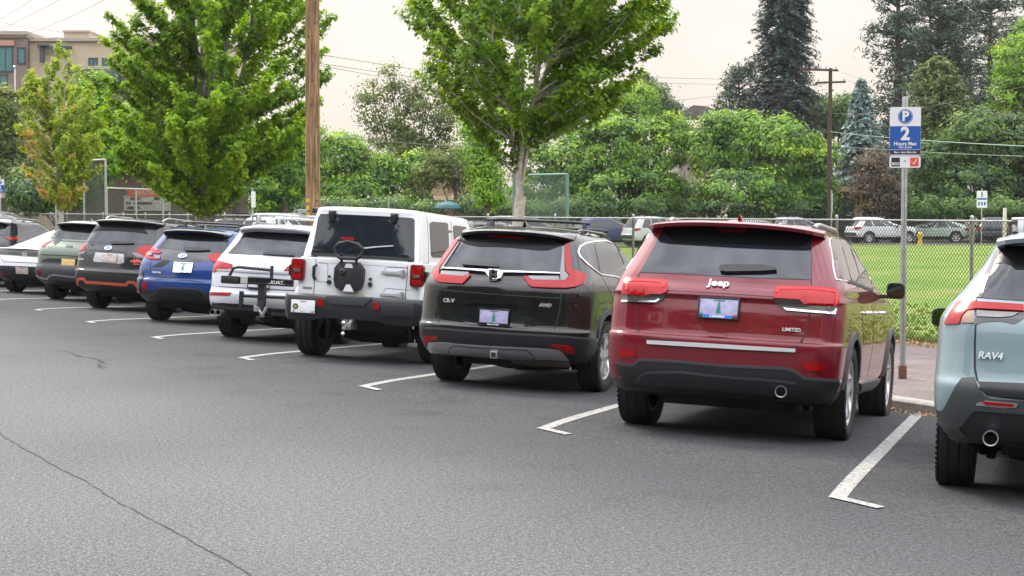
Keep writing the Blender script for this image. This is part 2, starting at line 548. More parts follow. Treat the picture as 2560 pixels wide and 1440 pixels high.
def wheel_meshes(R_, tw, rr, spokes=5, rimm=None, twin=False, style='star', wide=1.):
    rimm = rimm or ALU
    h = tw / 2
    t = MB()
    tp = [(-h * .80, rr), (-h * .98, rr + (R_ - rr) * .35), (-h, rr + (R_ - rr) * .6), (-h * .95, R_ - .022), (-h * .85, R_ - .008)]
    g = [-.5, -.17, .17, .5]
    for c in g:
        x = c * tw * .85
        tp += [(x - .007, R_ - .001), (x - .005, R_ - .011), (x + .005, R_ - .011), (x + .007, R_ - .001)]
    tp += [(h * .85, R_ - .008), (h * .95, R_ - .022), (h, rr + (R_ - rr) * .6), (h * .98, rr + (R_ - rr) * .35), (h * .80, rr)]
    t.lathe(tp, 56)
    # shoulder lugs
    for k in range(56):
        a = 2 * math.pi * (k + .5) / 56
        for sx in (-1, 1):
            c = Vector((sx * h * .925, math.cos(a) * (R_ - .021), math.sin(a) * (R_ - .021)))
            t.box(c, (.020, .020, .014), rx=a - math.pi / 2)
    ty = t.mesh('tyre')
    r = MB()
    # barrel seen from inside, lip outside
    r.lathe([(-h * .82, rr + .004), (-h * .8, rr - .012), (-h * .4, rr - .03), (h * .45, rr - .032), (h * .78, rr - .012), (h * .84, rr + .006), (h * .80, rr + .012)], 48)
    r.mi = [1 if i < 48 * 3 else 0 for i in range(len(r.mi))]
    n = spokes
    r.cur = 1; r.lathe([(h * .38, rr - .03), (h * .36, .09)], 40); r.cur = 0
    xf = h * .62
    for k in range(n):
        a0 = 2 * math.pi * k / n + math.pi / 2
        offs = (-.16, .16) if twin else (0,)
        for of in offs:
            a = a0 + of; b0 = a0 + of * .55
            c, s_ = math.cos(a), math.sin(a); cb, sb = math.cos(b0), math.sin(b0)
            w1 = (.030 if twin else .050) * wide; w2 = (.022 if twin else .036) * wide
            pi_ = Vector((0, cb, sb)) * .05; po = Vector((0, c, s_)) * (rr - .02)
            ti = Vector((0, -sb, cb)); to = Vector((0, -s_, c))
            X = Vector((1, 0, 0))
            V = [pi_ - ti * w1 + X * (xf + .012), pi_ + ti * w1 + X * (xf + .012), po + to * w2 + X * (h * .80), po - to * w2 + X * (h * .80)]
            V2 = [v - X * .045 for v in V]
            r.add(V + V2, [(0, 1, 2, 3), (7, 6, 5, 4), (0, 3, 7, 4), (1, 5, 6, 2), (0, 4, 5, 1), (3, 2, 6, 7)])
    r.lathe([(xf + .02, 0.001), (xf + .022, .035), (xf + .008, .075), (xf - .05, .08)], 20)
    for k in range(5):
        a = 2 * math.pi * (k + .5) / 5
        r.lathe([(xf + .012, .001), (xf + .012, .010), (xf - .01, .011)], 8, 'x', (0, math.cos(a) * .052, math.sin(a) * .052))
    rm = r.mesh('rim'); rmi = list(r.mi)
    d = MB()
    d.lathe([(.02, .03), (.02, rr * .72), (0, rr * .72), (0, .03)], 32); d.lathe([(-.06, .001), (-.06, .07), (.03, .08)], 16)
    d.box((0, -rr * .5, .06), (.09, .09, .16))
    dm = d.mesh('brake_disc')
    res = []
    for nm, me, m, an in (('tyre', ty, TYRE, 30), ('rim', rm, rimm, 35), ('brake_disc', dm, DISC, 35)):
        bm = bmesh.new(); bm.from_mesh(me); bmesh.ops.recalc_face_normals(bm, faces=bm.faces); bm.to_mesh(me); bm.free()
        me.materials.append(m)
        if nm == 'rim': me.materials.append(DARKIRON); me.polygons.foreach_set('material_index', rmi)
        me.shade_smooth(); me.set_sharp_from_angle(angle=R(an)); res.append((nm, me))
    return res
# ---------------------------------------------------------------- car specifications
# rows: z, half width, rear y, front y, rear corner rx, ry, rear bow
SPECS = dict(
 gc=dict(name='red_suv', label='dark red SUV parked nearest the parking sign pole, tail lights lit', cat='SUV',
   pose=(1.866, 14.669, .3173), wb=2.915, track=1.63, R=.385, tw=.262, rim=.262, col=('red_paint', (.145, .0006, .0095), .2, .3), pitch=.012,
   rim_kw=dict(spokes=5), arch=.05, arch_z=.02,
   rows=[(.30,.84,-.72,3.45,.25,.20,.05),(.36,.895,-.90,3.62,.24,.22,.06),(.50,.935,-.97,3.76,.22,.24,.07),(.74,.950,-.985,3.82,.20,.24,.07),(.79,.950,-.975,3.82,.20,.24,.07),
         (.81,.948,-.940,3.82,.20,.24,.07),(1.0,.948,-.915,3.78,.20,.24,.07),(1.095,.944,-.897,3.55,.20,.24,.07),(1.12,.942,-.915,3.40,.20,.24,.07),(1.17,.93,-.885,2.75,.20,.24,.08),(1.22,.925,-.83,2.42,.19,.22,.08),
         (1.30,.885,-.78,2.20,.18,.20,.08),(1.50,.795,-.635,1.80,.16,.18,.08),(1.62,.735,-.555,1.50,.16,.18,.08),(1.68,.685,-.52,1.30,.18,.2,.08),(1.725,.60,-.42,.95,.22,.25,.08),(1.745,.45,-.1,.5,.25,.25,.08)]),
 crv=dict(name='black_suv', label='glossy black SUV with tall L-shaped red tail lights, beside the red SUV', cat='SUV',
   pose=(.107, 18.605, .3225), wb=2.66, track=1.60, R=.37, tw=.235, rim=.235, col=('black_paint', (.0010, .0010, .0012), .0, .25), pitch=.008,
   rim_kw=dict(spokes=5, twin=True), arch=.05, arch_z=.02,
   rows=[(.30,.80,-.78,3.3,.25,.20,.08),(.36,.87,-.92,3.42,.25,.22,.10),(.50,.915,-1.0,3.52,.24,.22,.11),(.62,.925,-1.015,3.56,.24,.22,.11),(.66,.925,-.985,3.56,.24,.24,.11),
         (.80,.925,-.975,3.55,.26,.26,.11),(.95,.922,-.975,3.45,.26,.28,.12),(1.04,.918,-.965,3.2,.26,.28,.12),(1.11,.905,-.92,2.62,.25,.28,.12),(1.18,.875,-.855,2.3,.24,.26,.12),
         (1.26,.83,-.80,2.05,.22,.24,.12),(1.45,.74,-.66,1.65,.2,.22,.12),(1.56,.675,-.585,1.38,.2,.22,.12),(1.62,.61,-.54,1.15,.22,.24,.12),(1.665,.50,-.40,.8,.25,.25,.12),(1.685,.36,-.1,.4,.25,.25,.1)]),
 wr=dict(name='white_off_roader', label='boxy white off-roader, empty black spare wheel carrier on its tailgate', cat='off-roader',
   pose=(-1.719, 21.84, .2766), wb=3.007, track=1.60, R=.40, tw=.25, rim=.22, col=('white_paint', (.66, .67, .69), .0, .35), pitch=.012,
   rim_kw=dict(spokes=5), arch=.10, arch_z=.02,
   rows=[(.62,.75,-.66,3.1,.06,.05,.0),(.64,.775,-.70,3.3,.06,.05,.0),(.80,.785,-.72,3.5,.06,.05,.0),(1.00,.782,-.715,3.55,.06,.05,.0),(1.10,.780,-.71,3.3,.06,.05,.0),(1.17,.778,-.705,2.5,.06,.05,.0),
         (1.215,.772,-.70,2.35,.06,.05,.0),(1.225,.755,-.69,2.33,.07,.07,.01),(1.30,.745,-.675,2.28,.08,.07,.01),(1.60,.70,-.60,2.12,.09,.08,.015),(1.76,.672,-.565,2.03,.10,.09,.02),(1.82,.655,-.56,1.98,.10,.09,.02),(1.845,.62,-.53,1.88,.12,.1,.02),(1.862,.5,-.40,1.6,.2,.2,.02)]),
 au=dict(name='white_suv', label='pearl white SUV with four linked rings on its tailgate', cat='SUV',
   pose=(-3.2444, 25.176, .2434), wb=2.82, track=1.62, R=.365, tw=.235, rim=.24, col=('pearl_paint', (.56, .57, .62), .1, .3), pitch=.006,
   rim_kw=dict(spokes=5, twin=True), arch=.045, arch_z=.015,
   rows=[(.30,.82,-.72,3.4,.25,.2,.08),(.38,.89,-.86,3.5,.26,.24,.10),(.52,.93,-.93,3.6,.26,.26,.11),(.64,.94,-.935,3.66,.26,.28,.11),(.70,.94,-.90,3.66,.26,.28,.11),
         (.85,.942,-.885,3.62,.26,.28,.11),(.98,.935,-.865,3.5,.26,.28,.11),(1.03,.925,-.85,3.1,.26,.28,.11),(1.10,.90,-.80,2.65,.25,.26,.11),(1.17,.87,-.74,2.35,.24,.25,.11),
         (1.26,.82,-.66,2.1,.22,.24,.11),(1.42,.745,-.54,1.72,.2,.22,.11),(1.54,.685,-.47,1.4,.2,.22,.11),(1.60,.62,-.42,1.15,.22,.24,.11),(1.635,.52,-.28,.8,.25,.25,.1),(1.655,.36,0,.4,.25,.25,.1)]),
 xt=dict(name='blue_crossover', label='bright blue crossover with black plastic bumper cladding and roof bars', cat='crossover',
   pose=(-5.137, 29.17, .27), wb=2.67, track=1.56, R=.35, tw=.225, rim=.225, col=('blue_paint', (.002, .034, .17), .1, .28), pitch=.006,
   rim_kw=dict(spokes=5, rimm=None), arch=.05, arch_z=.02,
   rows=[(.32,.78,-.70,3.3,.25,.2,.08),(.40,.85,-.86,3.4,.26,.24,.10),(.55,.895,-.95,3.48,.26,.26,.11),(.68,.90,-.96,3.5,.26,.28,.11),(.72,.90,-.915,3.5,.26,.28,.11),
         (.85,.90,-.90,3.45,.28,.30,.11),(.95,.895,-.87,3.3,.28,.30,.11),(1.02,.875,-.83,2.7,.27,.28,.11),(1.10,.84,-.77,2.35,.25,.26,.11),
         (1.20,.785,-.69,2.05,.22,.24,.11),(1.36,.71,-.56,1.7,.2,.22,.11),(1.46,.655,-.48,1.4,.2,.22,.11),(1.52,.60,-.42,1.15,.22,.24,.11),(1.56,.50,-.28,.8,.25,.25,.1),(1.58,.36,0,.4,.25,.25,.1)]),
 fo=dict(name='dark_grey_suv', label='dark grey SUV with an orange stripe along its rear bumper', cat='SUV',
   pose=(-7.03, 32.95, .27), wb=2.67, track=1.57, R=.355, tw=.225, rim=.225, col=('dark_grey_paint', (.014, .015, .018), .25, .35), pitch=.006,
   rim_kw=dict(spokes=5), arch=.05, arch_z=.02,
   rows=[(.32,.78,-.74,3.35,.22,.2,.06),(.40,.86,-.90,3.45,.23,.2,.08),(.55,.90,-.97,3.52,.22,.2,.09),(.70,.908,-.98,3.55,.22,.2,.09),(.74,.908,-.94,3.55,.22,.2,.09),
         (.88,.908,-.92,3.5,.22,.22,.09),(1.0,.90,-.90,3.35,.22,.22,.09),(1.08,.89,-.87,2.75,.21,.22,.09),(1.16,.86,-.82,2.35,.2,.2,.09),
         (1.26,.82,-.76,2.1,.18,.2,.09),(1.45,.755,-.64,1.75,.17,.18,.09),(1.58,.705,-.56,1.5,.17,.18,.09),(1.64,.66,-.52,1.3,.18,.2,.09),(1.69,.56,-.40,.95,.22,.25,.08),(1.71,.42,-.1,.5,.25,.25,.08)]),
 ki=dict(name='green_suv', label='pale sage green SUV between the white saloon and the dark grey SUV', cat='SUV',
   pose=(-8.676, 36.286, .27), wb=2.755, track=1.61, R=.36, tw=.235, rim=.235, col=('green_paint', (.115, .155, .11), .15, .35), pitch=.006,
   rim_kw=dict(spokes=5), arch=.05, arch_z=.02,
   rows=[(.32,.80,-.74,3.35,.25,.2,.08),(.40,.88,-.90,3.45,.26,.24,.10),(.55,.925,-.97,3.54,.26,.26,.11),(.68,.93,-.97,3.58,.26,.28,.11),(.74,.93,-.92,3.58,.26,.28,.11),
         (.90,.93,-.92,3.5,.26,.30,.11),(1.0,.92,-.90,3.35,.26,.30,.11),(1.08,.90,-.85,2.75,.25,.28,.11),(1.15,.87,-.77,2.35,.24,.26,.11),
         (1.24,.82,-.68,2.1,.22,.24,.11),(1.40,.745,-.56,1.75,.2,.22,.11),(1.52,.69,-.49,1.45,.2,.22,.11),(1.58,.64,-.45,1.2,.22,.24,.11),(1.63,.53,-.30,.9,.25,.25,.1),(1.65,.38,0,.4,.25,.25,.1)]),
 io=dict(name='white_saloon', label='low white saloon with a ducktail lip, second car in from the left edge', cat='saloon car',
   pose=(-10.392, 39.369, .27), wb=2.95, track=1.62, R=.355, tw=.235, rim=.25, col=('white_paint', (.66, .67, .69), .0, .35), pitch=.006,
   rim_kw=dict(spokes=5, twin=True), arch=.04, arch_z=.01,
   rows=[(.26,.80,-.80,3.5,.3,.25,.10),(.36,.88,-.98,3.6,.32,.3,.12),(.52,.92,-1.05,3.7,.32,.34,.13),(.70,.93,-1.04,3.7,.32,.36,.13),(.82,.925,-1.0,3.6,.32,.36,.13),
         (.92,.91,-.99,3.2,.32,.36,.13),(.97,.88,-.93,2.7,.32,.36,.13),(1.02,.84,-.62,2.4,.32,.36,.12),(1.12,.775,-.20,2.05,.3,.34,.11),
         (1.25,.70,.25,1.7,.28,.3,.1),(1.36,.64,.62,1.4,.26,.25,.1),(1.42,.58,.85,1.25,.26,.2,.06),(1.44,.50,.95,1.15,.25,.15,.03)]),
 ra=dict(name='sage_suv', label='grey green SUV cut off by the right edge, with white roof edge and dark cladding', cat='SUV',
   pose=(3.704, 11.385, .31), wb=2.69, track=1.60, R=.36, tw=.235, rim=.235, col=('sage_paint', (.19, .26, .28), .1, .35), pitch=.008,
   rim_kw=dict(spokes=5), arch=.05, arch_z=.02,
   rows=[(.34,.80,-.76,3.35,.25,.2,.06),(.42,.87,-.90,3.45,.25,.24,.08),(.56,.915,-.97,3.52,.24,.26,.09),(.70,.925,-.99,3.56,.24,.26,.09),(.76,.925,-.955,3.56,.24,.26,.09),
         (.90,.925,-.93,3.5,.24,.28,.09),(1.04,.922,-.915,3.3,.24,.28,.09),(1.12,.912,-.89,2.75,.23,.26,.09),(1.20,.865,-.83,2.35,.22,.24,.09),
         (1.28,.80,-.765,2.15,.2,.22,.09),(1.46,.68,-.63,1.75,.18,.2,.09),(1.58,.62,-.555,1.45,.18,.2,.09),(1.64,.58,-.51,1.2,.2,.22,.09),(1.685,.50,-.36,.9,.22,.25,.08),(1.70,.38,-.1,.4,.25,.25,.08)]),
 dk=dict(name='black_crossover', label='black crossover with roof rails, beyond the white saloon', cat='crossover',
   pose=(-12.7, 43.0, .27), wb=2.72, track=1.60, R=.36, tw=.235, rim=.235, col=('deep_grey_paint', (.012, .013, .017), .25, .3), pitch=.0,
   rim_kw=dict(spokes=5), arch=.05, arch_z=.02, rows='ki'),
 gv=dict(name='grey_minivan', label='tall silver grey minivan at the left edge, farthest of the row', cat='minivan',
   pose=(-14.5, 46.6, .27), wb=3.0, track=1.62, R=.36, tw=.235, rim=.235, col=('silver_paint', (.14, .15, .18), .4, .35), pitch=.0,
   rim_kw=dict(spokes=5), arch=.05, arch_z=.02,
   rows=[(.30,.82,-.80,3.6,.2,.2,.06),(.50,.93,-.98,3.8,.22,.2,.08),(.80,.95,-1.0,3.85,.22,.22,.09),(1.0,.94,-.98,3.6,.22,.22,.09),(1.12,.92,-.95,2.9,.2,.22,.09),
         (1.30,.86,-.88,2.5,.18,.2,.09),(1.60,.77,-.74,1.95,.17,.18,.09),(1.74,.71,-.66,1.6,.18,.2,.09),(1.80,.62,-.5,1.2,.22,.25,.08),(1.83,.45,-.1,.7,.25,.25,.08)]),
)
SPECS['dk']['rows'] = SPECS['ki']['rows']
def local_phi(sp):
    x, y, yaw = sp['pose']
    return math.atan2(x, y) - yaw
def make_car(key, group=None):
    sp = SPECS[key]; c = sp['col']
    return Car(sp['name'], sp['label'], sp['cat'], sp['pose'], sp['rows'], paint(*c), sp['wb'], sp['track'], sp['R'], sp['tw'], sp['rim'],
               round(local_phi(sp), 3), group=group, arch=sp['arch'], arch_z=sp['arch_z'], rim_kw={k: v for k, v in sp['rim_kw'].items() if v is not None}, pitch=sp['pitch'], zlow=dict(wr=0, xt=.50, fo=.50, ki=.48, ra=.52, dk=.45).get(key, .43))
FEAT = {
 'gc': [
  ('lamp_guide','mat:lit_red','p',[-0.923,1.201,-0.861,1.208,-0.722,1.206,-0.629,1.205,-0.617,1.195,-0.614,1.161,-0.64,1.155,-0.646,1.185,-0.719,1.188,-0.858,1.189,-0.908,1.182,-0.909,1.121,-0.925,1.121,-0.93,1.181],dict(off=0.026)),
  ('lamp_guide','mat:lit_red','p',[0.251,1.162,0.26,1.197,0.274,1.204,0.521,1.215,0.694,1.206,0.716,1.195,0.722,1.147,0.71,1.115,0.692,1.114,0.703,1.146,0.698,1.187,0.68,1.191,0.521,1.199,0.285,1.187,0.272,1.16],dict(off=0.026)),
  ('rear_wiper','BLK','p',[-0.197,1.342,-0.179,1.352,-0.127,1.359,-0.023,1.365,0.14,1.371,0.253,1.355,0.254,1.336,0.143,1.322,-0.02,1.31,-0.131,1.302,-0.184,1.305],dict(off=0.035)),
  ('badge','BADGE','t',[-0.191,1.215],dict(txt='Jeep',size=0.1,bold=0.0018,ext=0.005)),
  ('trim_badge','BADGE','t',[0.389,0.891],dict(txt='LIMITED',size=0.04,bold=0.0005,ext=0.003)),
  ('license_plate','','l',[-0.18,1.026],dict(style='carvana')),
  ('brake_light','REDD','p',[-0.243,1.655,-0.197,1.652,-0.038,1.659,0.007,1.66,-0.011,1.637,-0.196,1.634],dict(off=0.02)),
  ('rear_window','GLASS','p',[-0.834,1.277,-0.508,1.281,-0.189,1.279,0.126,1.28,0.52,1.289,0.519,1.48,0.512,1.635,0.496,1.692,0.107,1.701,-0.345,1.7,-0.574,1.691,-0.665,1.667,-0.684,1.619,-0.758,1.449],dict(off=0.004)),
  ('window_band','mat:ceramic_band','p',[-0.677,1.637,-0.648,1.592,-0.597,1.551,-0.542,1.532,-0.183,1.542,0.118,1.545,0.342,1.538,0.429,1.544,0.475,1.564,0.507,1.608,0.511,1.675,0.186,1.7,-0.192,1.69,-0.607,1.673],dict(off=0.007)),  # dark shape of the mirrored spoiler, painted onto the glass
  ('tail_light','REDL','p',[-0.934,1.226,-0.863,1.223,-0.723,1.22,-0.623,1.219,-0.602,1.199,-0.594,1.139,-0.607,1.121,-0.713,1.117,-0.774,1.112,-0.793,1.104,-0.855,1.1,-0.958,1.096,-0.957,1.157,-0.952,1.203],dict(off=0.022)),
  ('tail_light/clear_lens','SMOKE','p',[-0.959,1.091,-0.793,1.099,-0.774,1.108,-0.713,1.114,-0.603,1.118,-0.613,1.085,-0.649,1.053,-0.678,1.038,-0.846,1.032,-0.956,1.031],dict(off=0.016)),
  ('tail_light/chrome_strip','CHROME','p',[-0.952,1.043,-0.847,1.045,-0.687,1.055,-0.661,1.073,-0.65,1.067,-0.675,1.041,-0.846,1.032,-0.953,1.029],dict(off=0.024)),
  ('tail_light','REDL','p',[0.234,1.164,0.247,1.196,0.267,1.216,0.521,1.231,0.701,1.222,0.724,1.202,0.732,1.175,0.736,1.133,0.725,1.1,0.613,1.099,0.518,1.099,0.434,1.124,0.338,1.125,0.235,1.126],dict(off=0.022)),
  ('tail_light/clear_lens','SMOKE','p',[0.237,1.121,0.338,1.123,0.427,1.121,0.518,1.095,0.613,1.095,0.719,1.095,0.711,1.032,0.616,1.034,0.521,1.035,0.343,1.041,0.295,1.066,0.258,1.096],dict(off=0.016)),
  ('tail_light/chrome_strip','CHROME','p',[0.316,1.058,0.342,1.055,0.52,1.048,0.616,1.047,0.685,1.048,0.705,1.076,0.716,1.073,0.704,1.028,0.616,1.032,0.521,1.033,0.343,1.038],dict(off=0.024)),
  ('rear_bumper','BLK','p',[-0.986,0.543,-0.849,0.536,-0.833,0.54,-0.784,0.585,-0.505,0.593,-0.111,0.585,0.161,0.591,0.379,0.594,0.445,0.57,0.502,0.53,0.768,0.517,0.786,0.48,0.757,0.411,0.708,0.372,0.609,0.346,0.47,0.325,0.192,0.381,-0.295,0.387,-0.614,0.391,-0.877,0.39,-0.921,0.419,-0.956,0.468],dict(off=0.008)),
  ('bumper_edge_trim','GRYPL','s',[-0.983,0.54,-0.849,0.532,-0.833,0.537,-0.784,0.582,-0.505,0.589,-0.111,0.582,0.161,0.588,0.379,0.59,0.445,0.567,0.502,0.527,0.768,0.514],dict(wd=0.022,off=0.012)),
  ('bumper_crease','GRYPL','s',[-0.802,0.399,-0.777,0.451,-0.714,0.485,-0.459,0.507,-0.106,0.494,0.259,0.492,0.444,0.482],dict(wd=0.018,off=0.011)),
  ('chrome_strip','BADGE','p',[-0.733,0.742,-0.314,0.748,0.075,0.749,0.421,0.75,0.427,0.741,0.422,0.723,0.077,0.718,-0.312,0.715,-0.731,0.712],dict(off=0.02)),
  ('reflector','RED','p',[-0.952,0.651,-0.818,0.653,-0.82,0.626,-0.838,0.599,-0.948,0.593],dict(off=0.012)),
  ('reflector','RED','p',[0.468,0.649,0.637,0.643,0.64,0.613,0.634,0.588,0.519,0.585,0.492,0.611],dict(off=0.012)),
  ('tailgate_gap','SEAM','s',[-0.842,1.26,-0.855,1.224,-0.862,1.175,-0.853,1.047,-0.839,0.926,-0.828,0.856,-0.811,0.8,-0.774,0.765,-0.728,0.749],dict(wd=0.01)),
  ('tailgate_gap','SEAM','s',[0.526,1.289,0.524,1.238,0.52,1.126,0.521,1.008,0.507,0.92,0.48,0.835,0.442,0.775,0.361,0.745],dict(wd=0.01)),
  ('tailgate_gap','SEAM','s',[-0.728,0.749,-0.472,0.75,-0.158,0.746,0.153,0.744,0.361,0.745],dict(wd=0.01)),
  ('tailgate_crease','SEAM','s',[-0.593,1.145,-0.37,1.145,-0.18,1.146,0.007,1.144,0.24,1.141],dict(wd=0.005)),
  ('quarter_gap','SEAM','s',[-0.684,1.619,-0.763,1.432,-0.833,1.274,-0.848,1.224],dict(wd=0.006)),
  ('quarter_gap','SEAM','s',[0.518,1.712,0.517,1.544,0.523,1.289],dict(wd=0.007)),
  ('pull_handle','SEAM','p',[-0.252,0.834,-0.112,0.834,-0.132,0.807,-0.229,0.81],dict(off=0.004)),
  ('pull_handle_recess','gc','p',[-0.278,0.872,-0.103,0.873,-0.1,0.855,-0.117,0.799,-0.243,0.8,-0.275,0.844],dict(off=0.008)),
  ('side_window','GLASS2','p',[0.69,1.634,0.777,1.657,0.806,1.551,0.846,1.429,0.87,1.317,0.893,1.289,0.835,1.295,0.715,1.305,0.701,1.384,0.691,1.491,0.679,1.594],dict(off=0.005,sym=1)),
  ('side_window','GLASS2','p',[0.796,1.656,0.865,1.657,0.897,1.627,0.92,1.542,0.947,1.426,0.977,1.336,0.978,1.278,0.906,1.29,0.877,1.327,0.848,1.445,0.814,1.572],dict(off=0.005,sym=1)),
  ('side_window','GLASS2','p',[0.887,1.637,0.908,1.616,0.973,1.549,1.032,1.483,1.083,1.421,1.131,1.333,1.14,1.257,1.089,1.254,0.998,1.276,0.987,1.383,0.954,1.507],dict(off=0.005,sym=1)),
  ('window_trim','CHROME','s',[0.835,1.295,0.715,1.303,0.695,1.383,0.683,1.491,0.67,1.585,0.669,1.627,0.693,1.649,0.784,1.676,0.854,1.666,0.884,1.64,0.917,1.607,0.967,1.556,1.037,1.477,1.088,1.415,1.144,1.334,1.152,1.254],dict(wd=0.012,off=0.008,sym=1)),
  ('window_trim','SEAM','s',[0.835,1.295,0.906,1.289,0.991,1.271,1.088,1.25,1.145,1.242],dict(wd=0.03,off=0.006,sym=1)),
  ('fuel_seam','SEAM','s',[0.7,0.926,0.89,0.905],dict(wd=0.006)),
  ('door_gap','SEAM','s',[0.938,1.297,0.976,1.184,1.011,1.017,1.033,0.881,1.054,0.743],dict(wd=0.01,sym=1)),
  ('door_gap','SEAM','s',[1.125,1.289,1.147,1.12,1.178,0.871,1.171,0.693,1.132,0.483],dict(wd=0.01,sym=1)),
  ('sill_trim','GRYPL','p',[1.041,0.432,1.162,0.426,1.329,0.417,1.331,0.391,1.259,0.319,1.063,0.356],dict(off=0.015,sym=1)),
  ('parking_sensor','gc','p',[-0.842,0.697,-0.833,0.703,-0.823,0.697,-0.823,0.688,-0.832,0.682,-0.842,0.687],dict(off=0.006)),
  ('parking_sensor','gc','p',[-0.461,0.664,-0.451,0.67,-0.44,0.666,-0.439,0.658,-0.45,0.652,-0.46,0.656],dict(off=0.006)),
  ('parking_sensor','gc','p',[0.049,0.665,0.059,0.67,0.068,0.664,0.069,0.657,0.06,0.651,0.049,0.655],dict(off=0.006)),
 ],
 'crv': [
  ('rear_wiper','BLK','p',[-0.674,1.237,-0.581,1.252,-0.437,1.263,-0.334,1.262,-0.303,1.247,-0.299,1.221,-0.342,1.221,-0.434,1.224,-0.579,1.225,-0.663,1.227],dict(off=0.04)),
  ('badge','CHROME','h',[-0.336,1.156],dict(size=0.075)),
  ('model_badge','BADGE','t',[-0.79,0.872],dict(txt='CR-V',size=0.058,bold=0.0006,ext=0.003)),
  ('trim_badge','BADGE','t',[0.182,0.883],dict(txt='AWD',size=0.05,bold=0.0005,ext=0.003,shear=0.35)),
  ('license_plate','','l',[-0.318,0.734],dict(style='black')),
  ('brake_light','REDD','p',[-0.457,1.549,-0.353,1.554,-0.043,1.545,-0.063,1.532,-0.352,1.536,-0.436,1.54],dict(off=0.03)),
  ('rear_window','GLASS','p',[-0.876,1.199,-0.758,1.468,-0.727,1.528,-0.606,1.564,-0.355,1.575,-0.045,1.574,0.212,1.561,0.327,1.5,0.324,1.356,0.315,1.209,-0.026,1.206,-0.432,1.196],dict(off=0.004)),
  ('window_band','mat:ceramic_band','p',[-0.728,1.49,-0.639,1.452,-0.512,1.435,-0.346,1.443,-0.14,1.44,0.106,1.427,0.197,1.437,0.317,1.489,0.212,1.561,-0.045,1.585,-0.355,1.58,-0.606,1.567,-0.727,1.528],dict(off=0.007)),  # mirrored spoiler, painted onto the glass
  ('tail_light','RED','p',[-0.975,1.208,-0.925,1.238,-0.774,1.495,-0.735,1.501,-0.743,1.477,-0.875,1.244,-0.908,1.199,-0.907,1.122,-0.663,1.11,-0.598,1.142,-0.58,1.135,-0.658,1.046,-0.73,1.045,-0.898,1.048,-0.952,1.068,-0.988,1.133],dict(off=0.022)),
  ('tail_light/clear_lens','CLEAR','p',[-0.886,1.163,-0.606,1.166,-0.601,1.146,-0.666,1.118,-0.898,1.127],dict(off=0.016)),
  ('tail_light/clear_strip','CLEAR','p',[-0.733,1.475,-0.72,1.478,-0.86,1.222,-0.883,1.174,-0.903,1.179,-0.891,1.21],dict(off=0.016)),
  ('tail_light','RED','p',[0.355,1.491,0.367,1.504,0.396,1.504,0.418,1.351,0.429,1.245,0.519,1.225,0.574,1.207,0.575,1.162,0.553,1.116,0.482,1.081,0.382,1.06,0.183,1.055,0.043,1.053,0.006,1.077,-0.048,1.152,-0.011,1.154,0.031,1.116,0.32,1.127,0.378,1.135,0.413,1.187,0.377,1.222,0.358,1.348],dict(off=0.022)),
  ('tail_light/clear_lens','CLEAR','p',[-0.001,1.16,0.308,1.175,0.314,1.132,0.039,1.123,0.012,1.141],dict(off=0.016)),
  ('tail_light/clear_strip','CLEAR','p',[0.317,1.209,0.327,1.346,0.331,1.48,0.351,1.489,0.354,1.348,0.361,1.226,0.408,1.187,0.375,1.141,0.326,1.134],dict(off=0.016)),
  ('chrome_bar','DCHR','p',[-0.879,1.194,-0.432,1.195,-0.269,1.196,-0.025,1.199,0.317,1.203,0.318,1.192,-0.025,1.185,-0.247,1.173,-0.274,1.115,-0.334,1.098,-0.386,1.113,-0.431,1.171,-0.596,1.177,-0.874,1.181],dict(off=0.03)),
  ('rear_bumper','BLK','p',[-1.024,0.552,-1.027,0.519,-1.004,0.579,-0.911,0.578,-0.62,0.578,-0.254,0.578,0.187,0.586,0.548,0.576,0.732,0.553,0.759,0.424,0.746,0.308,0.659,0.3,0.443,0.346,0.283,0.337,-0.866,0.312,-0.974,0.326,-1.028,0.407],dict(off=0.006)),
  ('skid_trim','SILV','p',[-0.975,0.435,-0.836,0.449,-0.651,0.442,-0.378,0.443,-0.108,0.449,0.159,0.452,0.346,0.448,0.393,0.414,0.447,0.351,0.255,0.35,0.077,0.337,-0.192,0.327,-0.465,0.33,-0.649,0.335,-0.834,0.34,-0.962,0.329,-0.987,0.374],dict(off=0.018)),
  ('skid_trim_edge','GRYPL','s',[-0.769,0.355,-0.742,0.41,-0.696,0.427,-0.467,0.421,-0.196,0.426,0.027,0.432,0.083,0.39,0.112,0.345],dict(wd=0.012,off=0.021)),
  ('reflector','RED','p',[-1.034,0.495,-0.893,0.505,-0.888,0.477,-0.967,0.454,-0.996,0.423,-1.021,0.416,-1.031,0.455],dict(off=0.012)),
  ('reflector','RED','p',[0.267,0.5,0.458,0.496,0.491,0.478,0.509,0.424,0.428,0.422,0.372,0.454,0.269,0.479],dict(off=0.014)),
  ('tailgate_gap','SEAM','s',[-0.903,1.047,-0.926,0.993,-0.927,0.931,-0.913,0.809,-0.89,0.709,-0.885,0.598],dict(wd=0.012)),
  ('tailgate_gap','SEAM','s',[0.337,1.057,0.338,0.935,0.322,0.784,0.293,0.663,0.272,0.588],dict(wd=0.012)),
  ('tailgate_gap','GRYPL','s',[-1.017,0.578,-0.885,0.583,-0.599,0.577,-0.294,0.577,0.272,0.583,0.407,0.581,0.745,0.567],dict(wd=0.02,off=0.009)),
  ('plate_recess','GLOSSBLK','p',[-0.751,0.677,-0.673,0.764,-0.614,0.823,-0.512,0.835,-0.066,0.837,-0.014,0.805,0.059,0.749,0.128,0.678,0.004,0.654,-0.066,0.653,-0.583,0.643],dict(off=0.003)),
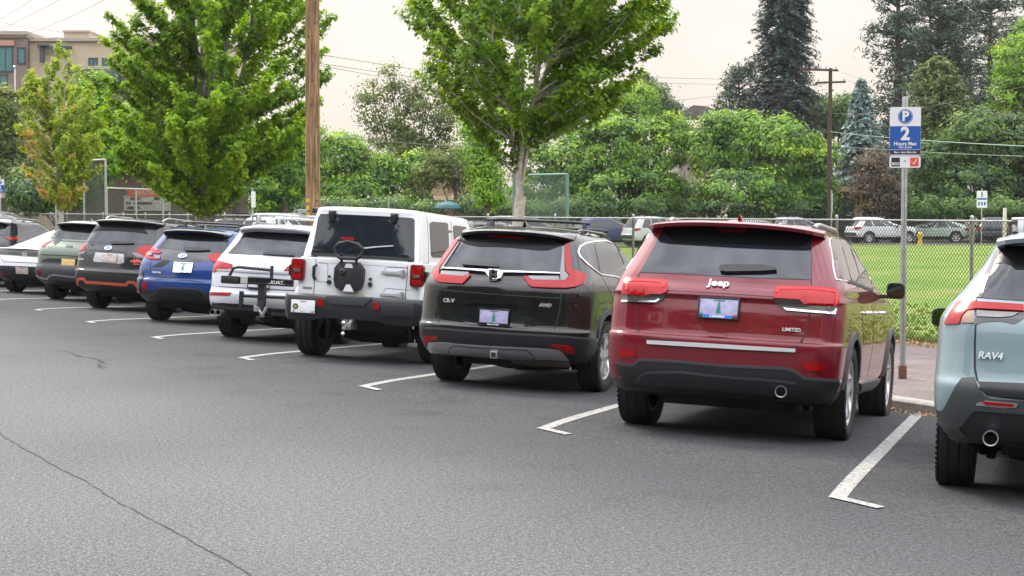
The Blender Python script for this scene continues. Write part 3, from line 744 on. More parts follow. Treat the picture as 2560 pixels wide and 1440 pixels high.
  ('plate_garnish','GLOSSBLK','p',[-0.646,0.842,-0.617,0.881,-0.556,0.895,-0.312,0.903,-0.08,0.903,-0.049,0.888,-0.007,0.85,-0.047,0.848,-0.098,0.87,-0.31,0.867,-0.555,0.863],dict(off=0.022)),
  ('body_crease','GRYPL','s',[-0.978,0.979,-0.893,0.979,-0.622,0.97,-0.214,0.964,0.187,0.962,0.342,0.966],dict(wd=0.006)),
  ('side_window','GLASS2','p',[0.514,1.47,0.567,1.51,0.655,1.533,0.694,1.39,0.722,1.246,0.704,1.245,0.624,1.302,0.537,1.379,0.512,1.429],dict(off=0.005,sym=1)),
  ('side_window','GLASS2','p',[0.676,1.537,0.822,1.561,0.919,1.563,0.971,1.444,1.019,1.326,1.055,1.189,0.911,1.213,0.788,1.23,0.74,1.246,0.712,1.38],dict(off=0.005,sym=1)),
  ('side_window','GLASS2','p',[0.944,1.552,1.022,1.484,1.109,1.409,1.177,1.347,1.181,1.314,1.093,1.21,1.07,1.263,1.022,1.404],dict(off=0.005,sym=1)),
  ('window_trim','CHROME','s',[1.052,1.184,0.911,1.207,0.751,1.221,0.681,1.259,0.591,1.32,0.515,1.388,0.493,1.438,0.508,1.49,0.567,1.532,0.674,1.561,0.824,1.584,0.937,1.558,0.998,1.505],dict(wd=0.016,off=0.01,sym=1)),
  ('door_gap','SEAM','s',[0.751,1.216,0.809,1.126,0.86,1.044,0.909,0.951,0.947,0.835],dict(wd=0.01,sym=1)),
  ('fuel_flap','SEAM','s',[0.573,1.117,0.649,1.04,0.741,0.92],dict(wd=0.006)),
  ('arch_trim','GRYPL','s',[0.745,0.567,0.75,0.675,0.78,0.766,0.824,0.827,0.884,0.851,0.935,0.835,0.963,0.792],dict(wd=0.045,off=0.016)),
 ],
 'wr': [
  ('rear_wiper','SILV','p',[-0.232,1.357,-0.036,1.386,0.165,1.408,0.165,1.396,-0.035,1.373,-0.216,1.339],dict(off=0.03)),
  ('rear_window','GLASS','p',[-0.825,1.26,-0.804,1.385,-0.785,1.539,-0.767,1.704,-0.741,1.753,-0.607,1.759,-0.188,1.761,0.283,1.757,0.377,1.752,0.397,1.73,0.409,1.503,0.417,1.248,0.215,1.25,-0.254,1.256],dict(off=0.01)),
  ('window_frame','BLK','s',[-0.823,1.258,-0.444,1.259,-0.066,1.257,0.415,1.252],dict(wd=0.035,off=0.014)),
  ('hardtop_gap','SEAM','s',[-0.939,1.219,-0.756,1.231],dict(wd=0.009)),
  ('hardtop_gap','SEAM','s',[0.346,1.232,0.439,1.223,0.599,1.222],dict(wd=0.009)),
  ('tailgate_gap','SEAM','s',[-0.755,1.242,-0.765,1.196,-0.77,1.063,-0.768,0.93,-0.769,0.778,-0.753,0.741,-0.709,0.734,-0.226,0.73,0.149,0.727,0.261,0.722,0.307,0.729,0.333,0.768,0.336,0.918,0.341,1.049,0.339,1.171,0.346,1.232],dict(wd=0.009)),
  ('tailgate_crease','GRYPL','s',[-0.742,1.159,-0.343,1.16,0.07,1.161,0.335,1.156],dict(wd=0.003)),
  ('corner_crease','SILV','s',[-0.786,1.787,-0.804,1.718,-0.853,1.518,-0.886,1.304,-0.883,1.238],dict(wd=0.006)),
  ('corner_crease','SILV','s',[0.45,1.83,0.444,1.695,0.464,1.507,0.482,1.225],dict(wd=0.006)),
  ('side_window','GLASS2','p',[0.587,1.712,0.618,1.738,0.823,1.751,0.841,1.725,0.859,1.547,0.87,1.369,0.852,1.307,0.647,1.299,0.626,1.321,0.606,1.521],dict(off=0.006,sym=1)),
  ('side_window','GLASS2','p',[0.917,1.714,0.937,1.732,1.1,1.732,1.113,1.707,1.123,1.574,1.122,1.431,0.943,1.415,0.93,1.554],dict(off=0.006,sym=1)),
  ('side_window','GLASS2','p',[1.184,1.711,1.182,1.721,1.192,1.692,1.234,1.567,1.277,1.434,1.206,1.438],dict(off=0.006,sym=1)),
  ('door_gap','SEAM','s',[0.544,1.804,0.554,1.756,0.58,1.518,0.599,1.222],dict(wd=0.01,sym=1)),
  ('door_gap','SEAM','s',[0.884,1.776,0.896,1.651,0.915,1.413],dict(wd=0.01,sym=1)),
  ('hinge_outline','GRYPL','s',[0.343,1.061,0.132,1.042,0.085,1.054,0.066,1.095,0.076,1.133,0.103,1.147,0.313,1.149,0.339,1.143],dict(wd=0.006)),
  ('hinge_outline','GRYPL','s',[0.341,0.792,0.146,0.795,0.089,0.815,0.073,0.851,0.085,0.885,0.112,0.894,0.326,0.89,0.382,0.883],dict(wd=0.006)),
  ('handle_outline','GRYPL','s',[-0.747,1.154,-0.637,1.156,-0.615,1.133,-0.608,0.939,-0.624,0.927,-0.734,0.928],dict(wd=0.006)),
  ('road_dirt','mat:road_dirt','p',[-0.277,0.807,-0.23,0.819,-0.173,0.809,-0.134,0.778,-0.04,0.763,0.112,0.736,0.037,0.73,-0.226,0.73,-0.302,0.747],dict(off=0.0015)),
  ('badge','SILV','p',[-0.905,0.861,-0.794,0.862,-0.793,0.838,-0.904,0.837],dict(off=0.008)),
 ],
 'au': [
  ('rear_wiper','BLK','p',[-0.368,1.224,-0.091,1.226,0.063,1.216,0.064,1.197,-0.102,1.194,-0.367,1.199],dict(off=0.03)),
  ('license_plate','','l',[-0.406,0.806],dict(style='plain')),
  ('badge','CHROME','r',[-0.419,1.053],dict(size=0.046)),
  ('rear_window','GLASS','p',[-0.885,1.19,-0.768,1.315,-0.7,1.414,-0.655,1.498,-0.48,1.522,-0.156,1.523,0.203,1.522,0.378,1.488,0.346,1.336,0.303,1.185,0.168,1.188,-0.385,1.195],dict(off=0.004)),
  ('window_band','mat:ceramic_band','p',[-0.706,1.405,-0.626,1.436,-0.525,1.429,-0.449,1.417,-0.151,1.425,-0.09,1.436,-0.014,1.411,0.208,1.404,0.38,1.413,0.378,1.488,0.203,1.522,-0.156,1.523,-0.48,1.522,-0.655,1.498],dict(off=0.007)),  # mirrored spoiler, painted onto the glass
  ('tail_light','REDL','p',[-1.042,1,-1.005,1.09,-0.784,1.043,-0.787,0.99,-0.942,0.975,-1.042,0.913,-1.057,0.931],dict(off=0.012)),
  ('tail_light','RED','p',[-0.074,0.999,-0.022,1.06,0.173,1.065,0.392,1.067,0.395,0.994,0.116,0.991],dict(off=0.012)),
  ('chrome_strip','SILV','p',[-0.999,0.966,-0.942,0.972,-0.445,0.966,0.08,0.977,0.36,0.98,0.361,0.949,0.081,0.946,-0.444,0.942,-0.941,0.947,-0.998,0.947],dict(off=0.014)),
  ('reflector','RED','p',[-1.096,0.642,-0.774,0.655,-0.808,0.612,-1.096,0.598],dict(off=0.008)),
  ('reflector','RED','p',[-0.074,0.653,0.084,0.656,0.23,0.649,0.232,0.613,-0.035,0.61],dict(off=0.008)),
  ('tailgate_gap','SEAM','s',[-1.065,0.849,-1.065,0.749,-1.044,0.729,-0.605,0.729,-0.115,0.731,0.092,0.733,0.311,0.726],dict(wd=0.012)),
  ('crease','SILV','s',[-0.995,1.115,-0.878,1.122,-0.381,1.124,0.11,1.113],dict(wd=0.008)),
  ('rear_diffuser','BLK','p',[-1.057,0.427,-1.043,0.483,-0.716,0.488,-0.102,0.476,0.263,0.473,0.246,0.358,0.115,0.311,-0.216,0.302,-0.588,0.303,-0.838,0.312,-1.016,0.362,-1.045,0.401],dict(off=0.008)),
 ],
 'xt': [
  ('rear_wiper','BLK','p',[-0.359,1.205,-0.329,1.223,-0.18,1.227,0.064,1.209,0.058,1.193,-0.102,1.177,-0.326,1.165],dict(off=0.03)),
  ('badge','CHROME','o',[-0.366,1.085],dict(size=0.06)),
  ('license_plate','','l',[-0.348,0.901],dict(style='white')),
  ('model_badge','BADGE','t',[-0.769,0.805],dict(txt='CROSSTREK',size=0.032,bold=0.001,ext=0.003)),
  ('rear_window','GLASS','p',[-0.794,1.207,-0.664,1.348,-0.618,1.415,-0.368,1.459,-0.017,1.458,0.347,1.414,0.343,1.35,0.306,1.184,-0.003,1.178,-0.376,1.179],dict(off=0.004)),
  ('window_band','mat:ceramic_band','p',[-0.67,1.342,-0.602,1.362,-0.262,1.356,0.112,1.363,0.343,1.353,0.347,1.414,-0.017,1.458,-0.368,1.459,-0.618,1.415],dict(off=0.007)),  # mirrored spoiler, painted onto the glass
  ('tailgate_black','GLOSSBLK','p',[-0.802,1.181,-0.768,1.202,-0.376,1.173,-0.003,1.172,0.294,1.177,0.2,1.066,-0.02,1.016,-0.167,0.996,-0.415,0.995,-0.679,1.017,-0.743,1.039,-0.711,1.117],dict(off=0.003)),
  ('tail_light','REDL','p',[-0.832,1.199,-0.712,1.132,-0.747,1.102,-0.875,1.108,-0.896,1.056,-0.718,1.04,-0.741,1.008,-0.892,1.006,-0.971,1.026,-0.952,1.109],dict(off=0.014)),
  ('tail_light/clear_lens','CLEAR','p',[-0.922,1.118,-0.863,1.121,-0.853,1.071,-0.916,1.065],dict(off=0.018)),
  ('tail_light/clear_lens','CLEAR','p',[-0.828,1.078,-0.72,1.072,-0.729,1.021,-0.817,1.025],dict(off=0.018)),
  ('tail_light','REDL','p',[0.024,1.125,0.233,1.168,0.258,1.144,0.19,1.015,0.109,1.023,0.051,1.076],dict(off=0.014)),
  ('tailgate_dark','SEAM','p',[-0.679,1.017,-0.565,1.011,-0.564,0.986,-0.696,0.891,-0.821,0.884,-0.865,0.887,-0.75,0.963],dict(off=0.002)),
  ('tailgate_gap','SEAM','s',[-0.877,0.969,-0.874,0.83,-0.877,0.754,-0.724,0.726,-0.351,0.735,0.08,0.748],dict(wd=0.014)),
  ('body_crease','SEAM','s',[-0.879,0.591,-0.796,0.685,-0.722,0.695,-0.349,0.699,-0.028,0.692,0.048,0.634],dict(wd=0.014)),
  ('rear_bumper','GRYPL','p',[-1.03,0.438,-0.95,0.42,-0.861,0.433,-0.716,0.576,-0.393,0.584,-0.047,0.579,0.056,0.471,0.157,0.439,0.159,0.401,-0.087,0.386,-0.584,0.393,-0.899,0.384,-1.003,0.408],dict(off=0.012)),
  ('bumper_center','BLK','p',[-0.81,0.404,-0.702,0.552,-0.392,0.561,-0.071,0.559,0.033,0.445,-0.087,0.392,-0.584,0.396],dict(off=0.018)),
  ('bumper_side','GRYPL','p',[-1.031,0.77,-0.981,0.809,-0.986,0.698,-1.02,0.62,-1.016,0.466,-1.03,0.438,-1.041,0.568],dict(off=0.016)),
  ('reflector','RED','p',[-0.982,0.635,-0.945,0.65,-0.904,0.577,-0.952,0.497,-0.984,0.508],dict(off=0.012)),
 ],
 'fo': [
  ('rear_wiper','BLK','p',[-0.535,1.242,-0.386,1.258,-0.229,1.249,-0.113,1.248,-0.118,1.228,-0.254,1.214,-0.513,1.203],dict(off=0.03)),
  ('badge','CHROME','o',[-0.563,1.125],dict(size=0.06)),
  ('license_plate','','l',[-0.535,0.948],dict(style='pinkish')),
  ('sticker','mat:orange_trim','j',[-0.045,0.92],dict(size=0.13)),
  ('model_badge','BADGE','t',[-1.042,0.899],dict(txt='FORESTER',size=0.028,bold=0.001,ext=0.003)),
  ('rear_window','GLASS','p',[-0.992,1.224,-0.911,1.366,-0.803,1.549,-0.483,1.592,0.013,1.588,0.124,1.434,0.158,1.395,0.159,1.236,-0.202,1.22,-0.723,1.216],dict(off=0.004)),
  ('window_band','mat:ceramic_band','p',[-0.875,1.402,-0.816,1.432,-0.475,1.449,-0.084,1.442,0.131,1.421,0.013,1.588,-0.483,1.592,-0.803,1.549],dict(off=0.007)),  # mirrored spoiler, painted onto the glass
  ('tail_light','REDL','p',[-1.039,1.146,-1.007,1.2,-0.997,1.174,-0.989,1.075,-1.055,1.058,-1.088,1.036,-1.066,1.098],dict(off=0.012)),
  ('tail_light/clear_lens','CLEAR','p',[-1.09,1.03,-0.962,1.063,-0.985,1.009,-1.077,0.97,-1.101,0.968],dict(off=0.012)),
  ('tail_light','REDL','p',[-0.025,1.161,0.07,1.205,0.276,1.219,0.291,1.151,0.208,1.009,0.132,0.985,0.014,1.031,-0.085,1.076],dict(off=0.012)),
  ('tail_light/clear_lens','CLEAR','p',[-0.136,1.069,-0.052,1.067,0.065,1.027,0.119,0.984,0.042,0.974,-0.062,0.994],dict(off=0.014)),
  ('plate_panel','SILV','p',[-0.79,1.04,-0.283,1.035,-0.269,0.884,-0.338,0.856,-0.806,0.867,-0.828,0.905],dict(off=0.006)),
  ('name_bar','GRYPL','p',[-0.922,1.152,-0.588,1.15,-0.237,1.149,-0.233,1.07,-0.583,1.071,-0.923,1.072],dict(off=0.006)),
  ('tailgate_gap','SEAM','s',[-0.962,1.057,-1.102,0.967,-1.118,0.829,-1.121,0.715,-1.045,0.681,-0.562,0.684,0.03,0.692],dict(wd=0.014)),
  ('rear_bumper','BLK','p',[-1.135,0.55,-1.108,0.597,-1.069,0.64,-0.56,0.644,0.033,0.639,0.043,0.442,0.021,0.359,-0.289,0.381,-0.679,0.383,-1.043,0.378,-1.094,0.439],dict(off=0.008)),
  ('orange_trim','mat:orange_trim','s',[-1.088,0.428,-1.078,0.532,-0.986,0.552,-0.931,0.489,-0.553,0.486,-0.216,0.48,-0.18,0.535,-0.077,0.534,-0.037,0.49,0.019,0.414,0.048,0.347],dict(wd=0.05,off=0.016)),
  ('reflector','RED','p',[-1.124,0.515,-1.121,0.508,-1.091,0.433,-1.096,0.443],dict(off=0.012)),
 ],
 'ki': [
  ('badge','GLOSSBLK','t',[-0.484,1.098],dict(txt='KIA',size=0.1,bold=0.001,ext=0.003)),
  ('license_plate','','l',[-0.488,0.77],dict(style='yellow')),
  ('rear_window','GLASS','p',[-0.906,1.25,-0.776,1.432,-0.717,1.518,-0.46,1.557,-0.059,1.562,0.015,1.522,0.027,1.257,-0.443,1.247],dict(off=0.004)),
  ('window_band','mat:ceramic_band','p',[-0.8,1.396,-0.744,1.446,-0.453,1.423,0.02,1.404,0.015,1.522,-0.059,1.562,-0.46,1.557,-0.717,1.518],dict(off=0.007)),  # mirrored spoiler, painted onto the glass
  ('tail_light','RED','p',[-1.011,1.131,-0.842,1.193,-0.952,1.116,-1.005,1.055,-1.051,1.067],dict(off=0.01)),
  ('light_recess','SEAM','s',[-1.011,1.131,-0.829,1.204,-0.441,1.21,-0.013,1.211],dict(wd=0.02)),
  ('tailgate_crease','SEAM','s',[-1.107,0.884,-1.054,0.905,-0.381,0.912,0.001,0.907],dict(wd=0.02)),
  ('plate_panel','BLK','p',[-1.119,0.71,-0.991,0.807,-0.877,0.843,-0.378,0.849,0.005,0.835,0.011,0.705,-0.413,0.709,-0.84,0.699],dict(off=0.006)),
  ('rear_bumper','GRYPL','p',[-1.127,0.622,-1.103,0.711,-0.84,0.699,-0.413,0.707,0.011,0.705,0.026,0.4,-0.399,0.404,-0.885,0.388,-1.06,0.42,-1.112,0.481],dict(off=0.008)),
  ('bumper_lip','SILV','s',[-1.106,0.467,-1.031,0.438,-0.9,0.417,-0.845,0.494,-0.774,0.513,-0.389,0.493,0.022,0.473],dict(wd=0.03,off=0.014)),
  ('reflector','REDD','p',[-1.138,0.584,-1.022,0.586,-1.018,0.49,-1.113,0.483],dict(off=0.012)),
 ],
 'io': [
  ('badge','CHROME','y',[-0.525,0.865],dict(size=0.055)),
  ('license_plate','','l',[-0.56,0.504],dict(style='pinkish')),
  ('rear_window','mat:pale_glass','p',[-0.682,1.087,-0.441,1.195,-0.303,1.262,-0.099,1.361,0.094,1.434,0.061,1.334,-0.089,1.153,-0.386,1.141],dict(off=0.004)),
  ('lip_line','SEAM','s',[-1.06,0.962,-0.975,0.989,-0.688,1.04,-0.253,1.048],dict(wd=0.02,off=0.01)),
  ('light_bar','SMOKE','p',[-1.063,0.929,-0.845,0.945,-0.245,0.931,-0.239,0.814,-0.591,0.817,-0.838,0.827,-1.056,0.822],dict(off=0.006)),
  ('rear_light','CLEAR','p',[-1.029,0.911,-0.858,0.912,-0.854,0.834,-1.025,0.824],dict(off=0.012)),
  ('tailgate_gap','SEAM','s',[-1.038,0.791,-1.018,0.713,-0.953,0.67,-0.584,0.676,-0.248,0.68],dict(wd=0.014)),
  ('rear_bumper','BLK','p',[-1.042,0.585,-0.856,0.589,-0.274,0.599,-0.181,0.558,-0.168,0.269,-0.491,0.282,-0.878,0.306,-1.036,0.327],dict(off=0.008)),
  ('reflector','REDD','p',[-1.036,0.418,-0.942,0.419,-0.91,0.394,-0.941,0.376,-1.035,0.377],dict(off=0.014)),
 ],
 'ra': [
  ('model_badge','BADGE','t',[-0.576,0.895],dict(txt='RAV4',size=0.062,bold=0.001,ext=0.004,shear=0.15)),
  ('rear_window','GLASS','p',[-0.038,1.261,-0.402,1.242,-0.629,1.245,-0.665,1.249,-0.642,1.357,-0.607,1.468,-0.569,1.562,-0.529,1.581,-0.429,1.584,-0.259,1.592,-0.09,1.587,-0.051,1.494,0.051,1.494,0.09,1.587,0.259,1.592,0.429,1.584,0.529,1.581,0.569,1.562,0.607,1.468,0.642,1.357,0.665,1.249,0.629,1.245,0.402,1.242,0.038,1.261],dict(off=0.004)),
  ('window_band','mat:ceramic_band','p',[-0.09,1.587,-0.259,1.592,-0.529,1.581,-0.569,1.562,-0.595,1.462,-0.566,1.473,-0.5,1.46,-0.469,1.435,-0.417,1.434,-0.249,1.44,-0.082,1.457,0.082,1.457,0.249,1.44,0.417,1.434,0.469,1.435,0.5,1.46,0.566,1.473,0.595,1.462,0.569,1.562,0.529,1.581,0.259,1.592,0.09,1.587],dict(off=0.007)),  # mirrored spoiler, painted onto the glass
  ('window_pillar','GLOSSBLK','p',[-0.712,1.249,-0.675,1.332,-0.631,1.461,-0.605,1.549,-0.57,1.567,-0.601,1.468,-0.64,1.345,-0.658,1.246],dict(off=0.006,sym=1)),
  ('tail_light','RED','p',[-0.867,1.069,-0.842,1.133,-0.803,1.206,-0.78,1.216,-0.684,1.218,-0.541,1.218,-0.4,1.216,-0.397,1.177,-0.537,1.177,-0.679,1.175,-0.736,1.16,-0.761,1.126,-0.775,1.079],dict(off=0.014,sym=1)),
  ('tail_light/clear_lens','CLEAR','p',[-0.675,1.165,-0.531,1.164,-0.424,1.167,-0.461,1.142,-0.533,1.131,-0.672,1.129],dict(off=0.01,sym=1)),
  ('tail_light/amber_lens','AMBER','p',[-0.696,1.165,-0.686,1.09,-0.763,1.085,-0.755,1.127,-0.73,1.157],dict(off=0.01,sym=1)),
  ('light_bezel','GLOSSBLK','p',[-0.679,1.175,-0.396,1.176,-0.393,1.137,-0.447,1.099,-0.532,1.111,-0.638,1.099,-0.676,1.079,-0.682,1.085],dict(off=0.004,sym=1)),
  ('tailgate_gap','SEAM','s',[-0.688,1.238,-0.677,1.11,-0.674,0.963,-0.665,0.817,-0.649,0.757,-0.625,0.699,-0.58,0.661,-0.504,0.655,-0.363,0.651,-0.225,0.657,0.225,0.657,0.363,0.651,0.504,0.655,0.58,0.661,0.625,0.699,0.649,0.757,0.665,0.817,0.674,0.963,0.677,1.11,0.688,1.238],dict(wd=0.012)),
  ('cladding','GRYPL','p',[-0.134,0.409,-0.353,0.401,-0.527,0.39,-0.578,0.405,-0.697,0.348,-0.794,0.341,-0.847,0.4,-0.88,0.456,-0.892,0.488,-0.87,0.512,-0.831,0.559,-0.771,0.696,-0.735,0.751,-0.661,0.759,-0.634,0.702,-0.597,0.656,-0.552,0.639,-0.363,0.643,-0.145,0.648,0.145,0.648,0.363,0.643,0.552,0.639,0.597,0.656,0.634,0.702,0.661,0.759,0.735,0.751,0.771,0.696,0.831,0.559,0.87,0.512,0.892,0.488,0.88,0.456,0.847,0.4,0.794,0.341,0.697,0.348,0.578,0.405,0.527,0.39,0.353,0.401,0.134,0.409],dict(off=0.01)),
  ('cladding_lower','BLK','p',[-0.189,0.428,-0.353,0.404,-0.533,0.389,-0.612,0.401,-0.69,0.364,-0.742,0.449,-0.661,0.575,-0.583,0.578,-0.36,0.576,-0.196,0.581,0.196,0.581,0.36,0.576,0.583,0.578,0.661,0.575,0.742,0.449,0.69,0.364,0.612,0.401,0.533,0.389,0.353,0.404,0.189,0.428],dict(off=0.018)),
  ('cladding_edge','GRYPL','s',[-0.705,0.397,-0.742,0.449,-0.661,0.575,-0.583,0.577,-0.36,0.579,-0.196,0.581,0.196,0.581,0.36,0.579,0.583,0.577,0.661,0.575,0.742,0.449,0.705,0.397],dict(wd=0.03,off=0.024)),
  ('reflector_bezel','SILV','p',[-0.64,0.606,-0.585,0.628,-0.396,0.623,-0.405,0.599,-0.472,0.593,-0.64,0.594],dict(off=0.022,sym=1)),
  ('reflector','RED','p',[-0.601,0.624,-0.418,0.622,-0.422,0.606,-0.584,0.605],dict(off=0.03,sym=1)),
  ('mud_flap','BLK','p',[-0.884,0.467,-0.882,0.461,-0.847,0.4,-0.794,0.341,-0.697,0.345,-0.7,0.34,-0.824,0.373,-0.855,0.413],dict(off=0.014,sym=1)),
  ('lower_panel','BLK','p',[-0.146,0.662,-0.364,0.657,-0.564,0.656,-0.61,0.687,-0.641,0.735,-0.369,0.744,-0.151,0.749,0.151,0.749,0.369,0.744,0.641,0.735,0.61,0.687,0.564,0.656,0.364,0.657,0.146,0.662],dict(off=0.006)),
 ],
 'dk': [
  ('rear_window','GLASS','p',[-0.311,1.519,0.107,1.537,0.546,1.539,0.642,1.501,0.604,1.34,0.538,1.267,0.119,1.245,-0.297,1.223],dict(off=0.004)),
  ('tail_light','RED','p',[0.237,1.196,0.557,1.212,0.55,1.146,0.306,1.134],dict(off=0.012)),
  ('tail_light','RED','p',[-0.46,1.145,-0.078,1.174,-0.125,1.112,-0.424,1.095],dict(off=0.012)),
  ('side_window','GLASS2','p',[0.971,1.413,1.076,1.535,1.144,1.519,1.206,1.443],dict(off=0.005,sym=1)),
  ('side_window','GLASS2','p',[1.177,1.497,1.348,1.383,1.305,1.41,1.254,1.443],dict(off=0.005,sym=1)),
  ('side_window','GLASS2','p',[0.606,1.27,0.827,1.494,0.968,1.538,0.934,1.464,0.832,1.334],dict(off=0.005,sym=1)),
 ],
 'gv': [
  ('side_window','GLASS2','p',[0.872,1.813,1.05,1.788,1.054,1.747,0.881,1.736],dict(off=0.005,sym=1)),
  ('side_window','GLASS2','p',[1.168,1.757,1.204,1.746,1.471,1.594,1.541,1.539,1.54,1.54,1.172,1.696],dict(off=0.005,sym=1)),
  ('side_window','GLASS2','p',[1.525,1.551,1.609,1.484,1.732,1.383,1.662,1.441,1.589,1.501],dict(off=0.005,sym=1)),
  ('rear_window','GLASS','p',[0.048,1.83,0.762,1.823,0.805,1.73,0.77,1.651,0.038,1.607],dict(off=0.004)),
 ],
}
CRACKS = [[(-4.065, 13.916), (-3.967, 13.67), (-3.712, 13.146), (-3.407, 12.588), (-3.018, 11.834), (-2.645, 11.096), (-2.316, 10.443), (-2.013, 9.863), (-1.751, 9.392), (-1.515, 8.919), (-1.397, 8.679), (-1.263, 8.411), (-1.139, 8.177), (-0.889, 7.68)], [(-5.657, 21.828), (-5.584, 21.962), (-5.325, 21.436), (-5.107, 21.057), (-4.995, 20.934), (-4.829, 20.573), (-4.611, 19.56)]]
# ---------------------------------------------------------------- car details
lens('lit_red', (.55, .004, .006), emit=(1, .02, .015, .16))
mat('road_dirt', (.50, .48, .43), .8, noise=(30, .15))
mat('ceramic_band', (.006, .0065, .0075), .25, 0, 0, .12)  # spoiler reflection painted as a dark band atop the rear windows
mat('orange_trim', (.55, .10, .045), .4)
mat('pale_glass', (.30, .32, .27), .06, 0, 0, .8)
LAV = mat('plate_lavender', (.36, .35, .52), .4, noise=(18, .25))
PINKP = mat('plate_pink', (.46, .38, .35), .45, noise=(22, .5))
YELP = mat('plate_yellow', (.60, .42, .16), .45, noise=(22, .4))
GRNP = mat('plate_green', (.01, .18, .13), .5)
BLUEP = mat('plate_blue', (.02, .14, .50), .4)
DTXT = mat('plate_text', (.03, .05, .14), .5)

def flat(name, mb, M, m, parent, **k):
    o = mb.build(name, m, parent, **k); o.matrix_local = M; return o

def license_plate(c, M, style):
    bgm = dict(carvana=LAV, black=LAV, plain=WHITE, white=WHITE, pinkish=PINKP, yellow=YELP, veteran=WHITE)[style]
    p = MB(); p.box((0, 0, 0), (.305, .152, .005))
    o = p.build('license_plate', bgm, c.root, bevel=.0015); o.matrix_local = M
    def F(nm, boxes, m, b=.0):
        f = MB()
        for cc, d in boxes: f.box(cc, d)
        return f.build(nm, m, o, bevel=b)
    if style in ('carvana', 'black', 'white', 'plain'):
        fm = {'carvana': BLK, 'black': GLOSSBLK, 'white': CHROME, 'plain': BLK}[style]
        F('plate_frame', [((0, .079, .002), (.330, .016, .012)), ((0, -.073, .002), (.330, .030, .012)), ((-.159, 0, .002), (.014, .160, .012)), ((.159, 0, .002), (.014, .160, .012))], fm, .003)
        # fir tree device in the middle of the plate
        tr = MB(); tr.prism([(-.004, -.055), (.004, -.055), (.004, -.042), (.026, -.042), (.012, -.018), (.020, -.018), (.009, .006), (.015, .006), (.006, .028), (.010, .028), (0, .055), (-.010, .028), (-.006, .028), (-.015, .006), (-.009, .006), (-.020, -.018), (-.012, -.018), (-.026, -.042), (-.004, -.042)], (0, 0, .0026), (1, 0, 0), (0, 1, 0), (0, 0, 1), .001)
        tr.build('tree_emblem', GRNP, o, smooth=False)
    if style != 'yellow':
        text_obj('plate_text', 'Oregon', .028, Matrix.Translation((0, .060, .003)), DTXT, o, ext=.0008, bold=.0006)
    if style == 'carvana':
        F('frame_banner', [((-.005, -.070, .008), (.235, .024, .004))], BLUEP)
        text_obj('frame_text', 'CARVANA', .026, Matrix.Translation((-.005, -.070, .0105)), WHITE, o, ext=.0008, bold=.001)
        F('registration_sticker', [((-.135, -.058, .0035), (.028, .024, .002))], GRNP); F('registration_sticker', [((.135, -.058, .0035), (.028, .024, .002))], mat('sticker_red', (.5, .1, .1), .5))
    if style == 'black':
        text_obj('frame_text', 'State of Color', .022, Matrix.Translation((0, -.074, .0085)), WHITE, o, ext=.0008, bold=.0008)
    if style == 'veteran':
        e = MB(); e.lathe([(0, .001), (0, .036), (.002, .036), (.002, .001)], 24, 'z', (-.095, -.005, .003)); e.build('emblem', mat('olive_seal', (.055, .06, .02), .5), o)
        e = MB(); e.lathe([(.002, .001), (.002, .016), (.003, .016), (.003, .001)], 16, 'z', (-.095, -.005, .003)); e.build('emblem_centre', mat('seal_gold', (.45, .36, .08), .5), o)
        F('registration_sticker', [((-.118, -.062, .0035), (.022, .016, .002))], DTXT); F('registration_sticker', [((.125, -.062, .0035), (.024, .018, .002))], GRNP)
        text_obj('plate_motto', 'VETERAN', .014, Matrix.Translation((0, -.064, .003)), mat('sticker_red', (.5, .1, .1), .5), o, ext=.0008)
    return o

